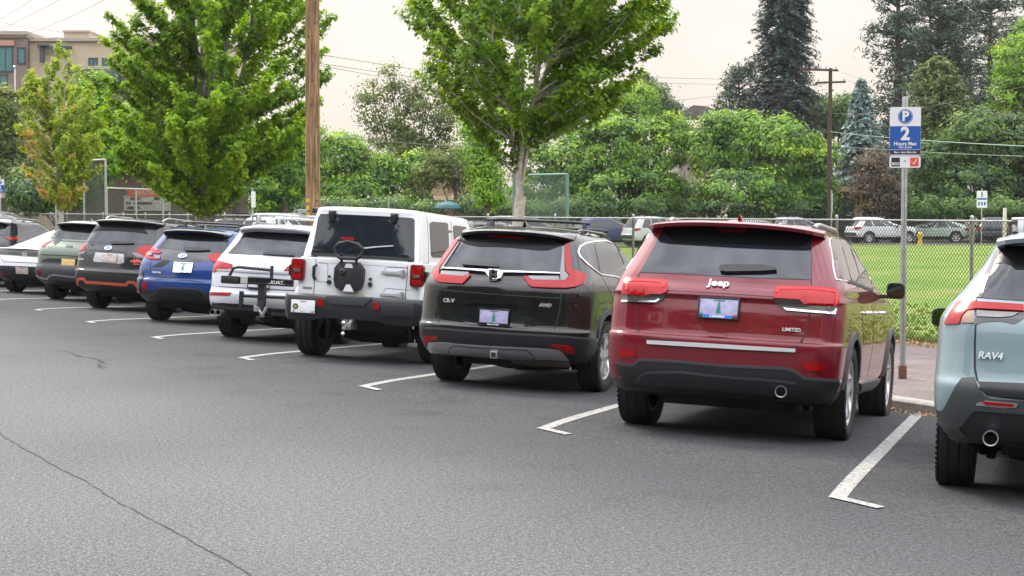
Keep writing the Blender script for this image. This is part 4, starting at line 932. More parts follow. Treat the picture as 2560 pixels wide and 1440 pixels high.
def build_features(c, key):
    last = {}
    for nm, mt, kd, P, kw in FEAT[key]:
        kw = dict(kw); sym = kw.pop('sym', 0)
        P = [(P[i], P[i + 1]) for i in range(0, len(P), 2)]
        parent = c.root
        if '/' in nm:
            a, nm = nm.split('/'); parent = last[a]
        if kd in 'ps':
            m = c.paint if mt in SPECS else (_M[mt[4:]] if mt.startswith('mat:') else globals()[mt])
            fn = c.patch if kd == 'p' else c.seam
            if kd == 'p':
                szx = max(p[0] for p in P) - min(p[0] for p in P); szz = max(p[1] for p in P) - min(p[1] for p in P)
                kw['step'] = max(.02, min(.05, min(szx, szz) / 4))
            last[nm] = fn(nm, P, m=m, parent=parent, **kw)
            if sym: fn(nm, P, m=m, parent=parent, mirror=True, **kw)
            continue
        M = c.at(P[0][0], P[0][1], .012)
        if kd == 'l':
            license_plate(c, c.at(P[0][0], P[0][1], .020), kw['style'])
        elif kd == 'j':      # ragged orange mountain-ridge sticker
            s_ = kw['size']; b = MB()
            b.prism([(-1, -.2), (-.8, .15), (-.62, .0), (-.4, .42), (-.2, .05), (0, .45), (.2, .1), (.38, .38), (.6, -.02), (.8, .18), (1, -.15), (.6, -.22), (.2, -.12), (-.3, -.25), (-.7, -.14)], (0, 0, 0), (s_, 0, 0), (0, s_, 0), (0, 0, 1), .003)
            b.box((0, -.42 * s_, .001), (s_ * 1.0, s_ * .12, .003)); flat(nm, b, M, _M['orange_trim'], c.root, smooth=False)
        elif kd == 't':
            sz = kw.pop('size'); tx = kw.pop('txt')
            m = _M[mt[4:]] if mt.startswith('mat:') else globals()[mt]
            text_obj(nm, tx, sz, M, m, c.root, **kw)
        elif kd == 'h':      # chrome frame with a splayed H
            s_ = kw['size']; b = MB(); l_, n_ = c.cast(P[0][0], P[0][1]); n_ = Vector((n_.x, n_.y, n_.z * .15)).normalized(); y_ = n_.cross(Vector((0, 0, 1)).cross(n_).normalized()); x_ = y_.cross(n_); M = Matrix((x_, y_, n_)).transposed().to_4x4(); M.translation = l_ + n_ * .040
            b.prism([(-s_ * .8, s_ * .75), (s_ * .8, s_ * .75), (s_ * .62, -s_ * .75), (s_ * .3, -s_ * .9), (-s_ * .3, -s_ * .9), (-s_ * .62, -s_ * .75)], (0, 0, 0), (1, 0, 0), (0, 1, 0), (0, 0, 1), .022)
            o = flat('badge', b, M, CHROME, c.root, bevel=.006)
            b = MB(); b.prism([(-s_ * .62, s_ * .58), (s_ * .62, s_ * .58), (s_ * .45, -s_ * .68), (-s_ * .45, -s_ * .68)], (0, 0, .0225), (1, 0, 0), (0, 1, 0), (0, 0, 1), .002); b.build('badge_field', GLOSSBLK, o)
            b = MB()
            for sx in (-1, 1):
                b.prism([(sx * s_ * .50, s_ * .52), (sx * s_ * .26, s_ * .52), (sx * s_ * .20, -s_ * .6), (sx * s_ * .38, -s_ * .6)], (0, 0, .0246), (1, 0, 0), (0, 1, 0), (0, 0, 1), .004)
            b.box((0, -.004, .0266), (s_ * .5, s_ * .16, .004)); b.build('badge_letter', CHROME, o)
        elif kd == 'r':      # four linked rings
            s_ = kw['size']; b = MB()
            for k in range(4):
                cx = (k - 1.5) * s_ * 1.32
                b.tube([(cx + s_ * .86 * math.cos(t * math.pi / 14), s_ * .86 * math.sin(t * math.pi / 14), .004 * (k % 2)) for t in range(29)], .006, 6, cap=False)
            flat('badge', b, M, CHROME, c.root)
        elif kd == 'o':      # blue oval with chrome rim and stars
            s_ = kw['size']; b = MB()
            el = lambda k_, f=1.: [(f * s_ * 1.25 * math.cos(t * math.pi / 16), f * s_ * .72 * math.sin(t * math.pi / 16)) for t in range(32)]
            b.prism(el(0), (0, 0, 0), (1, 0, 0), (0, 1, 0), (0, 0, 1), .010); o = flat('badge', b, M, CHROME, c.root)
            b = MB(); b.prism(el(0, .86), (0, 0, .010), (1, 0, 0), (0, 1, 0), (0, 0, 1), .002); b.build('badge_field', mat('badge_blue', (.03, .10, .32), .2, .3, 1), o)
            b = MB()
            for x, y, r_ in ((-.45, .08, .34), (.15, .32, .16), (.6, .1, .16), (.35, -.25, .16), (-.1, -.32, .14)):
                b.prism([(x * s_ * 1.1 + r_ * s_ * .8 * math.cos(t * math.pi / 4) * (1 if t % 2 == 0 else .35), y * s_ + r_ * s_ * .8 * math.sin(t * math.pi / 4) * (1 if t % 2 == 0 else .35)) for t in range(8)], (0, 0, .0122), (1, 0, 0), (0, 1, 0), (0, 0, 1), .002)
            b.build('badge_stars', CHROME, o)
        elif kd == 'y':      # oval ring with slanted H
            s_ = kw['size']; b = MB()
            b.tube([(s_ * 1.25 * math.cos(t * math.pi / 12), s_ * .72 * math.sin(t * math.pi / 12), .004) for t in range(25)], .007, 6, cap=False)
            for sx in (-1, 1): b.prism([(sx * .5 * s_ + .35 * s_ + d, .5 * s_) if 0 else (sx * .42 * s_ + (.12 * s_ if e > 0 else -.12 * s_) + d, e * .5 * s_) for e, d in ((1, -.12 * s_), (1, .12 * s_), (-1, .12 * s_), (-1, -.12 * s_))], (0, 0, 0), (1, 0, 0), (0, 1, 0), (0, 0, 1), .006)
            b.box((0, 0, .003), (.7 * s_, .2 * s_, .006)); flat('badge', b, M, CHROME, c.root)

def arch_trims(c, m, w_=.055, off=.018, front=True):
    for y in ((0, c.wb) if front else (0,)):
        r_ = c.R + .05 + w_ / 2 - .012
        pts = []
        for k in range(25):
            a = math.pi * (-.14 + 1.28 * k / 24)
            z = c.R + .02 + r_ * math.sin(a)
            if z > .36: pts.append((y + r_ * math.cos(a), z))
        c.seam('wheel_arch_trim', pts, w_, m, -math.pi / 2, off); c.seam('wheel_arch_trim', pts, w_, m, -math.pi / 2, off, mirror=True)

def roof_z(c, x, y):
    l, n, _, _ = c.bvh.ray_cast(Vector((x, y, 5)), Vector((0, 0, -1)))
    return l.z if l else 1.6

def rails(c, x, y0, y1, m, h=.045, r_=.016, feet=3):
    for sx in (-1, 1):
        b = MB(); pts = []
        for k in range(13):
            t = k / 12; y = y0 + (y1 - y0) * t; xx = sx * (x + .04 * math.sin(math.pi * t))
            z = roof_z(c, xx, y); e = min(1, min(t, 1 - t) * 9)
            pts.append((xx, y, z + h * e))
        b.tube(pts, r_, 8)
        for k in range(1, feet):
            y = y0 + (y1 - y0) * k / feet; z = roof_z(c, sx * x, y); b.box((sx * (x + .02), y, z + h / 2), (r_ * 1.6, .09, h))
        b.build('roof_rail', m, c.root)

def crossbar(c, x, y, m, h=.13):
    b = MB(); z = roof_z(c, 0, y)
    ze = roof_z(c, x, y)
    b.tube([(-x - .06, y, ze + h - .01), (-x + .1, y, ze + h), (x - .1, y, ze + h), (x + .06, y, ze + h - .01)], .017, 8)
    for sx in (-1, 1):
        b.prism([(-.05, 0), (.05, 0), (.025, h), (-.025, h)], (sx * x - .02, y, ze - .01), (0, 1, 0), (0, 0, 1), (1, 0, 0), .04)
    b.build('roof_crossbar', m, c.root, bevel=.004)

def fin(c, y, m=None, h=.065):
    z = roof_z(c, 0, y); b = MB(); rows_ = []
    for t, hh, w_ in ((-.06, h * .9, .014), (-.05, h, .014), (-.0, h * .65, .022), (.06, h * .25, .022), (.11, 0, .008)):
        rows_.append([(-w_ * 1.5, y + t, z - .012), (-w_, y + t, z + hh * .5), (0, y + t, z + hh), (w_, y + t, z + hh * .5), (w_ * 1.5, y + t, z - .012)])
    b.grid(rows_); b.add(rows_[0], [(0, 1, 2, 3, 4)]); b.build('antenna_fin', m or c.paint, c.root, angle=60)

def spoiler(c, hw, y0, y1, z0, z1, th=.035, bow=.10, m=None, drop=.03, side=.12, under=None):
    b = MB(); rows_ = []; n = 20
    for k in range(n + 1):
        x = hw * (-1 + 2 * k / n); u = abs(x / hw)
        ye = y1 + bow * u ** 2 + side * max(0, (u - .86) / .14) ** 2
        zd = -drop * u ** 3
        rows_.append([(x, y0, z0 + zd), (x, (y0 + ye) / 2, (z0 + z1) / 2 + .006 + zd), (x, ye + .02, z1 + .002 + zd), (x, ye, z1 - .008 + zd), (x, ye + .012, z1 - th + zd), (x, (y0 + ye) / 2, (z0 + z1) / 2 - th - .02 + zd), (x, y0 - .02, z0 - th - .03 + zd)])
    b.grid(rows_)
    for r_ in (rows_[0], rows_[-1]): b.add(r_, [tuple(range(7))])
    return b.build('spoiler', m or c.paint, c.root, angle=40)

def mirrors(c, x, y, z, m=None, w_=.19, h=.15, both=True):
    for sx in ((1, -1) if both else (1,)):
        b = MB(); rows_ = []
        for t, s_ in ((0, .94), (.02, 1.0), (.06, .97), (.10, .80), (.13, .45), (.14, .05)):
            rows_.append([(sx * (x + .10) + s_ * w_ / 2 * math.copysign(abs(math.cos(a)) ** .55, math.cos(a)), y + t, z + s_ * h / 2 * math.copysign(abs(math.sin(a)) ** .55, math.sin(a))) for a in [2 * math.pi * k / 20 for k in range(21)]])
        b.grid(rows_); b.add([(p[0], p[1] - .001, p[2]) for p in rows_[0][:-1]], [tuple(range(20))])
        b.box((sx * (x - .03), y + .05, z - h * .38), (.16, .05, .035))
        o = b.build('mirror', m or BLK, c.root, angle=50)
        g = MB(); g.add([(sx * (x + .10) + .84 * w_ / 2 * math.copysign(abs(math.cos(a)) ** .5, math.cos(a)), y - .004, z + .82 * h / 2 * math.copysign(abs(math.sin(a)) ** .5, math.sin(a))) for a in [2 * math.pi * k / 20 for k in range(20)]], [tuple(range(20))])
        g.build('mirror_glass', mat('mirror_dark', (.30, .31, .34), .04, 1), o)

def exhaust(c, x, z, y, r_=.04, ry_=None, twin=0):
    b = MB()
    for dx in ((0,) if not twin else (-twin, twin)):
        b.lathe([(y, r_ * .86), (y - .002, r_), (y + .015, r_), (y + .22, r_ * .9)], 20, 'y', (x + dx, 0, z)); 
    o = b.build('exhaust_tip', SILV, c.root)
    b = MB()
    for dx in ((0,) if not twin else (-twin, twin)):
        b.lathe([(y, r_ * .86), (y + .10, r_ * .8), (y + .10, .001)], 20, 'y', (x + dx, 0, z))
    b.build('exhaust_bore', SEAM, o)

def handles(c, ys, z, m=CHROME):
    for sx in (-1, 1):
        for y in ys:
            l, n, _, _ = c.bvh.ray_cast(Vector((sx * 3, y, z)), Vector((-sx, 0, 0)))
            if l is None: continue
            b = MB(); b.tube([(l.x, y - .10, z), (l.x + sx * .035, y - .07, z + .005), (l.x + sx * .04, y + .05, z + .008), (l.x, y + .09, z + .008)], [.010, .014, .014, .010], 8)
            b.build('door_handle', m, c.root)

UPR0 = Matrix.Rotation(math.pi / 2, 4, 'X')
def side_windows(c, rows_, inset=.0):
    """three side lights between belt and roof on both flanks"""
    top = rows_[-1][0]; belt = top * .62
    yrf = lambda zz, j: float(np.interp(zz, [r_[0] for r_ in rows_], [r_[j] for r_ in rows_]))
    zt = top - .15; zb = belt + .03
    yr_b, yr_t, yf_b, yf_t = yrf(zb, 2) + .42, yrf(zt, 2) + .40, yrf(zb, 3) - .55, yrf(zt, 3) - .35
    spl = [0, .26, .62, 1.]
    for k in range(3):
        a, d = spl[k] + (.015 if k else 0), spl[k + 1] - .015
        c.patch('side_window', [(yr_b + (yf_b - yr_b) * a, zb), (yr_t + (yf_t - yr_t) * a, zt), (yr_t + (yf_t - yr_t) * d, zt), (yr_b + (yf_b - yr_b) * d, zb)][::-1], GLASS2, .006, .012, .12, -math.pi / 2, both=True)

CARS = {}
for _k in SPECS:
    CARS[_k] = make_car(_k, 'vehicles parked at an angle along the kerb')
    build_features(CARS[_k], _k)
    if _k in ('au', 'xt', 'fo', 'ki', 'ra', 'io'): side_windows(CARS[_k], SPECS[_k]['rows'])
g = CARS['gc']
arch_trims(g, GRYPL, .06)
spoiler(g, .72, -.35, -.70, 1.735, 1.715, bow=.10, drop=.045)
rails(g, .60, -.25, 1.2, SILV, .03, .018); fin(g, -.25)
mirrors(g, .955, 1.93, 1.25, w_=.17, h=.155); handles(g, (.75, 1.75), 1.04); exhaust(g, .52, .41, -.95, .046)
b = MB(); b.tube([(.50, -.80, .40), (.42, -.55, .34), (.18, -.45, .31), (.05, -.2, .33)], .032, 10); b.build('exhaust_pipe', RUSTP, g.root)
b = MB(); b.box((-.28, -.35, .34), (.35, .10, .10)); b.box((.02, -.42, .33), (.16, .16, .16)); b.box((-.05, -.40, .29), (.30, .12, .05)); b.tube([(-.55, -.1, .30), (-.1, -.2, .34)], .03); b.build('rear_subframe', UNDER, g.root, bevel=.01)
g = CARS['crv']
b = MB(); b.lathe([(-.30, .001), (-.30, .08), (-.28, .10), (.28, .10), (.30, .08), (.30, .001)], 18, 'x', (.42, -.72, .36)); b.tube([(-.55, -.80, .36), (-.40, -.72, .34), (.1, -.70, .34)], .035, 8); b.build('muffler', RUSTP, g.root)
spoiler(g, .62, -.36, -.70, 1.665, 1.62, bow=.14, drop=.05)
rails(g, .55, -.15, 1.3, GLOSSBLK, .035, .014); crossbar(g, .52, .25, BLK, .10); crossbar(g, .52, 1.0, BLK, .10); fin(g, -.15)
b = MB(); b.box((0, -.96, .355), (.075, .06, .075)); hb = b.build('hitch_receiver', SILV, g.root, bevel=.006); b = MB(); b.box((0, -.992, .355), (.048, .004, .048)); b.build('hitch_opening', SEAM, hb, smooth=False)
mirrors(g, .93, 1.75, 1.08, GLOSSBLK); handles(g, (.55, 1.4), .98, GLOSSBLK)
g = CARS['au']
spoiler(g, .64, -.25, -.62, 1.635, 1.60, bow=.12, drop=.05)
rails(g, .55, -.1, 1.35, SILV, .045, .016); crossbar(g, .56, .15, SILV, .16); crossbar(g, .56, .95, SILV, .16); fin(g, -.1)
exhaust(g, -.68, .37, -.98, .040, twin=.045); exhaust(g, .68, .37, -.98, .040, twin=.045); mirrors(g, .93, 1.8, 1.05, CARS['au'].paint)
g = CARS['xt']
spoiler(g, .60, -.25, -.62, 1.555, 1.52, bow=.12, drop=.05, m=GLOSSBLK); arch_trims(g, GRYPL, .075)
rails(g, .54, -.1, 1.25, BLK, .05, .016); crossbar(g, .50, .2, BLK, .10); crossbar(g, .50, .9, BLK, .10); fin(g, -.1, GLOSSBLK); mirrors(g, .90, 1.75, 1.0, CARS['xt'].paint)
g = CARS['fo']
spoiler(g, .68, -.35, -.68, 1.685, 1.66, bow=.10, drop=.04); arch_trims(g, GRYPL, .07)
rails(g, .58, -.3, 1.35, SILV, .06, .017); fin(g, -.2); exhaust(g, .52, .40, -.95, .045); mirrors(g, .91, 1.8, 1.1)
g = CARS['ki']
spoiler(g, .64, -.28, -.65, 1.62, 1.59, bow=.12, drop=.05, m=GLOSSBLK); arch_trims(g, GRYPL, .06)
rails(g, .56, -.15, 1.3, BLK, .045, .015); fin(g, -.15); mirrors(g, .93, 1.8, 1.05)
g = CARS['io']
b = MB(); rows_ = []
for k in range(21):
    x = .82 * (-1 + k / 10); u = abs(x / .82)
    ye = -1.04 + .16 * u ** 2
    rows_.append([(x, ye + .30, .965 - .02 * u), (x, ye + .02, .995 - .02 * u), (x, ye, .985 - .02 * u), (x, ye + .05, .965 - .02 * u)])
b.grid(rows_); b.build('ducktail', g.paint, g.root)
mirrors(g, .92, 2.0, 1.0, g.paint)
g = CARS['ra']
spoiler(g, .60, -.33, -.72, 1.68, 1.655, bow=.10, drop=.04); arch_trims(g, GRYPL, .075)
rails(g, .50, -.2, 1.3, BLK, .05, .017); crossbar(g, .48, .2, SILV, .10); exhaust(g, -.55, .40, -.98, .047)
mirrors(g, .94, 1.80, 1.08, BLK, w_=.22, h=.15)
g = CARS['dk']
spoiler(g, .64, -.28, -.65, 1.62, 1.59, bow=.12, drop=.05); rails(g, .56, -.15, 1.3, SILV, .06, .016); mirrors(g, .93, 1.8, 1.05)
g = CARS['gv']
spoiler(g, .66, -.45, -.78, 1.80, 1.78, bow=.10, drop=.04); rails(g, .60, -.2, 1.9, SILV, .05, .016)

# white off-roader: bumper, flares, lamps, carrier, hinges
g = CARS['wr']; rt = g.root
b = MB()
def bump_ring(hw, y, z0, z1, dz=0):
    return [(hw * sx_, y_, z) for sx_, y_ in ((-1, .30), (-1, 0), (-.93, -.07), (-.45, -.07), (.45, -.07), (.93, -.07), (1, 0), (1, .30)) for z in ()]
prof = []
for x, zt, zb, yo in ((-.90, .74, .56, -.70), (-.86, .77, .50, -.88), (-.80, .775, .46, -.95), (-.45, .775, .47, -.97), (-.38, .775, .50, -.97), (.38, .775, .50, -.97), (.45, .775, .47, -.97), (.80, .775, .46, -.95), (.86, .77, .50, -.88), (.90, .74, .56, -.70)):
    prof.append([(x, -.60, zt), (x, yo + .05, zt + .005), (x, yo + .015, zt - .02), (x, yo, zt - .06), (x, yo + .02, (zt + zb) / 2 - .05), (x, yo + .06, zb), (x, -.60, zb + .02)])
b.grid(prof)
for r_ in (prof[0], prof[-1]): b.add(r_, [tuple(range(7))])
bmp = b.build('rear_bumper', mat('bumper_charcoal', (.020, .022, .026), .5, noise=(20, .15)), rt, angle=30)
b = MB(); b.prism([(-.30, .07), (-.20, -.03), (.20, -.03), (.30, .07)], (0, -.955, .70), (1, 0, 0), (0, 0, 1), (0, -1, 0), .03); b.build('step_pad', GRYPL, bmp, bevel=.01)
b = MB(); b.box((.62, -.965, .64), (.40, .02, .14)); b.build('bumper_recess', BLK, bmp, bevel=.008)
for sx in (-1, 1):
    b = MB(); b.prism([(-.035, -.045), (.035, -.045), (.035, .0), (.0 + .02 * -sx, .045), (-.035 if sx > 0 else -.035, .045)], (sx * .355, -.975, .685), (1, 0, 0), (0, 0, 1), (0, -1, 0), .014); b.build('reflector', RED, bmp, bevel=.003)
    # flares
    b = MB(); rows_ = []
    for yc in (0,):
        for k in range(15):
            a = math.pi * (.10 + .80 * k / 14); rr = g.R + .09
            y = rr * 1.05 * math.cos(a); z = g.R + .06 + min(rr * math.sin(a), rr * .86)
            rows_.append([(sx * .77, y, z + .05), (sx * .90, y, z + .035), (sx * .935, y, z + .015), (sx * .935, y, z - .01), (sx * .91, y * .97, z - .02), (sx * .77, y * .95, z - .02)])
    b.grid(rows_); b.build('wheel_flare', g.paint, rt, angle=50)
    b = MB()
    b.grid([[(p[0], p[1] + 3.007, p[2]) for p in r_] for r_ in rows_]); b.build('wheel_flare', g.paint, rt, angle=50)
    # tail lamps stand proud of the tub corners
    b = MB(); b.prism([(-.085, -.115), (-.06, -.135), (.065, -.135), (.085, -.11), (.085, .11), (.065, .13), (-.065, .13), (-.085, .11)], (sx * .765, -.70, 1.065), (1, 0, 0), (0, 0, 1), (0, -1, 0), .075)
    tl = b.build('tail_light', REDD, rt, bevel=.012)
    b = MB(); b.box((sx * .765, -.778, 1.12), (.12, .006, .10)); b.box((sx * .765, -.778, .985), (.12, .006, .05)); b.build('lens', RED, tl, bevel=.003)
    b = MB(); b.box((sx * .765, -.780, 1.055), (.085, .01, .038)); b.build('reverse_lens', CLEAR, tl, bevel=.003)
    b = MB(); b.box((sx * .865, -.70, 1.05), (.05, .09, .14)); b.build('lamp_side_guard', GLOSSBLK, tl, bevel=.012)
    b = MB(); b.box((sx * .40 - .02, -.585, 1.775), (.085, .05, .05)); b.box((sx * .40 - .02, -.615, 1.735), (.055, .04, .10), rx=.15); b.build('glass_hinge', BLK, rt, bevel=.006)
# upper brake light, carrier hoop and block
b = MB(); b.box((-.10, -.86, 1.465), (.165, .03, .028)); b.build('brake_light', REDL, rt, bevel=.005)
hoop = [(-.20, 1.26), (-.255, 1.30), (-.27, 1.38), (-.22, 1.43), (-.10, 1.455), (.03, 1.43), (.09, 1.38), (.075, 1.30), (.02, 1.26)]
b = MB(); b.tube([(x, -.83, z - .03) for x, z in hoop + [hoop[0]]], .022, 8)
for x in (-.185, .005): b.tube([(x, -.82, 1.28), (x, -.80, 1.20), (x, -.78, 1.10)], .018, 8)
b.build('brake_light_bracket', BLK, rt)
b = MB(); b.prism([(-.17, -.16), (-.09, -.20), (.10, -.20), (.17, -.15), (.19, -.06), (.19, .07), (.13, .15), (-.13, .15), (-.19, .07), (-.19, -.08)], (-.09, -.715, 1.035), (1, 0, 0), (0, 0, 1), (0, -1, 0), .09)
car = b.build('spare_wheel_carrier', BLK, rt, bevel=.02)
b = MB(); b.lathe([(-.83, .001), (-.83, .03), (-.815, .05), (-.78, .058)], 7, 'y', (-.165, 0, 1.06)); b.build('carrier_hub', BLK, car)
b = MB(); b.prism([(-.03, -.06), (.02, -.05), (.02, .06), (-.02, .05)], (-.245, -.806, 1.02), (1, 0, 0), (0, 0, 1), (0, -1, 0), .004); b.build('carrier_opening', SEAM, car)
b = MB(); b.prism([(-.05, -.02), (.06, -.02), (.04, .03), (-.03, .03)], (-.09, -.806, 1.135), (1, 0, 0), (0, 0, 1), (0, -1, 0), .004); b.build('carrier_opening', CARS['wr'].paint, car)
b = MB(); b.prism([(-.06, -.04), (.055, -.055), (.06, .02), (.0, .05), (-.06, .03)], (.015, -.806, 1.03), (1, 0, 0), (0, 0, 1), (0, -1, 0), .004); b.build('carrier_opening', SEAM, car)
b = MB(); b.prism([(-.07, -.035), (.07, -.035), (.02, .05), (-.03, .05)], (-.075, -.807, .865), (1, 0, 0), (0, 0, 1), (0, -1, 0), .004); b.build('carrier_gap', CARS['wr'].paint, car)
for x, z, r_ in ((-.36, .93, .028), (.17, .93, .028), (.17, .995, .018), (-.36, 1.0, .014)):
    b = MB(); b.lathe([(-.76, .001), (-.76, r_ * .8), (-.74, r_), (-.70, r_)], 14, 'y', (x, 0, z)); b.build('rubber_stop', BLK, rt)
b = MB(); b.box((-.535, -.722, 1.05), (.075, .012, .20)); b.build('handle_recess', g.paint, rt, bevel=.005)
b = MB(); b.tube([(-.545, -.73, .965), (-.55, -.765, .985), (-.55, -.765, 1.11), (-.535, -.73, 1.135)], .02, 8); b.build('tailgate_handle', BLK, rt)
for z in (1.085, .82):
    b = MB(); b.prism([(-.14, .02), (-.15, 0), (-.14, -.02), (.03, -.018), (.11, -.035), (.16, -.035), (.16, .035), (.11, .035), (.03, .018)], (.45, -.722, z), (1, 0, 0), (0, 0, 1), (0, -1, 0), .02)
    h = b.build('tailgate_hinge', mat('hinge_paint', (.40, .41, .42), .3, .1, .6), rt, bevel=.005)
    b = MB(); b.tube([(.585, -.75, z - .042), (.585, -.75, z + .042)], .017, 10); b.build('hinge_pin', SILV, h)
b = MB(); b.box((0, -.80, .42), (.08, .34, .08)); b.box((-.02, -.98, .40), (.05, .10, .05)); hb = b.build('tow_hitch', SILV, rt, bevel=.005)
for z in (.46, .33):
    b = MB(); b.lathe([(z - .025, .001), (z - .022, .018), (z, .028), (z + .022, .016), (z + .026, .001)], 16, 'z', (-.03, -1.02, 0)); b.build('tow_ball', CHROME, hb)
b = MB(); b.lathe([(-.30, .001), (-.30, .10), (-.28, .12), (.28, .12), (.30, .10), (.30, .001)], 20, 'x', (.30, -.62, .48)); b.tube([(.55, -.6, .48), (.62, -.75, .47), (.62, -.82, .46)], .035, 10); b.build('muffler', UNDER, rt)
for sx in (-1, 1):
    b = MB(); b.tube([(sx * .50, -.30, .68), (sx * .56, -.20, .28)], .032, 10); b.build('shock_absorber', GRYPL, rt)
M = Matrix(((1, 0, 0), (0, 0, -1), (0, 1, 0))).transposed().to_4x4()
M = Matrix.Translation((-.575, -.985, .625)) @ Matrix.Rotation(math.pi / 2, 4, 'X')
license_plate(g, M, 'veteran')
rails_ = None
mirrors(g, .85, 2.45, 1.22)

# hitch bike rack folded up behind the pearl white SUV
au = CARS['au']
rk = empty('bike_rack', label='folded black hitch bike rack behind the pearl white SUV', cat='bike rack')
rk.matrix_world = au.M
b = MB(); b.box((.10, -1.05, .33), (.06, .60, .06)); b.box((.10, -1.22, .43), (.075, .09, .28)); b.build('hitch_bar', BLK, rk, bevel=.006)
b = MB(); b.box((.09, -1.20, .66), (.10, .08, .40)); b.build('mast', BLK, rk, bevel=.006)
b = MB(); b.tube([(.10, -1.26, .34), (.16, -1.30, .40), (.20, -1.28, .50)], .022, 8); b.tube([(.02, -1.28, .50), (.10, -1.30, .44), (.16, -1.28, .36)], .018, 8); b.lathe([(-1.33, .001), (-1.33, .035), (-1.26, .04)], 16, 'y', (.06, 0, .46)); b.build('clamp', SILV, rk)
b = MB(); b.box((.08, -1.28, .84), (.98, .05, .10)); tray = b.build('wheel_tray', GLOSSBLK, rk, bevel=.012)
b = MB(); b.box((-.34, -1.30, .84), (.26, .09, .11)); b.build('tray_end', BLK, tray, bevel=.02)
b = MB(); b.box((-.14, -1.309, .845), (.10, .008, .09)); b.build('strap', mat('pale_strap', (.38, .38, .36), .6), tray)
text_obj('lettering', '..KUAT..', .066, Matrix.Translation((.33, -1.307, .835)) @ UPR0, WHITE, tray, ext=.002, bold=.0008, shear=.25)
b = MB(); b.tube([(-.40, -1.22, .88), (-.34, -1.22, 1.00), (-.26, -1.22, 1.02), (.22, -1.22, 1.00)], .022, 8); b.tube([(.22, -1.22, 1.06), (.22, -1.22, .86)], .026, 8); b.build('support_arm', BLK, rk)
b = MB(); b.tube([(-.20, -1.18, .63), (.62, -1.18, .64)], .024, 8); b.box((-.22, -1.18, .58), (.05, .05, .22)); b.tube([(.62, -1.18, .66), (.72, -1.18, .54), (.72, -1.16, .44)], .032, 8); b.build('lower_arm', BLK, rk)
b = MB(); b.box((-.30, -1.15, .47), (.70, .10, .09)); b.box((.42, -1.15, .43), (.66, .10, .11)); b.build('lower_tray', GLOSSBLK, rk, bevel=.01)
# the curved roof rack bars seen above the same SUV
rr_ = empty('roof_rack', label='silver roof bike carrier clamped on the pearl white SUV roof', cat='roof rack'); rr_.matrix_world = au.M
b = MB(); b.box((.38, .55, 1.90), (.05, 1.15, .03)); b.box((.10, .15, 1.86), (.12, .10, .05)); b.build('carrier_rail', SILV, rr_, bevel=.006)
b = MB(); b.box((.38, .0, 1.87), (.10, .16, .07)); b.box((.38, 1.0, 1.87), (.10, .16, .07)); b.build('carrier_foot', BLK, rr_, bevel=.01)
# ================================================================ ground, road, kerb, sidewalk, lawn
STREET = Matrix.Translation((G0.x, G0.y, 0)) @ Matrix.Rotation(-GD, 4, 'Z')   # local x toward the kerb, local y along the row
def nodes(m):
    t = m.node_tree; return t, t.nodes['Principled BSDF'], (lambda ty, **k: _nn(t, ty, k))
def _nn(t, ty, k):
    n = t.nodes.new(ty)
    for a, b in k.items(): setattr(n, a, b)
    return n
def ramp_node(t, fac, stops):
    r = t.nodes.new('ShaderNodeValToRGB'); r.color_ramp.elements[0].position = stops[0][0]; r.color_ramp.elements[0].color = (*stops[0][1], 1)
    r.color_ramp.elements[1].position = stops[-1][0]; r.color_ramp.elements[1].color = (*stops[-1][1], 1)
    for p, c in stops[1:-1]:
        e = r.color_ramp.elements.new(p); e.color = (*c, 1)
    t.links.new(fac, r.inputs[0]); return r
def noise_node(t, vec, sc, det=4, rough=.5):
    n = t.nodes.new('ShaderNodeTexNoise'); n.inputs['Scale'].default_value = sc; n.inputs['Detail'].default_value = det; n.inputs['Roughness'].default_value = rough
    t.links.new(vec, n.inputs['Vector']); return n
def mixc(t, a, b, fac, mode='MIX'):
    x = t.nodes.new('ShaderNodeMix'); x.data_type = 'RGBA'; x.blend_type = mode
    for s_, v in ((0, fac), (6, a), (7, b)):
        if hasattr(v, 'is_output'): t.links.new(v, x.inputs[s_])
        else: x.inputs[s_].default_value = v if s_ == 0 else (*v, 1)
    return x.outputs[2]

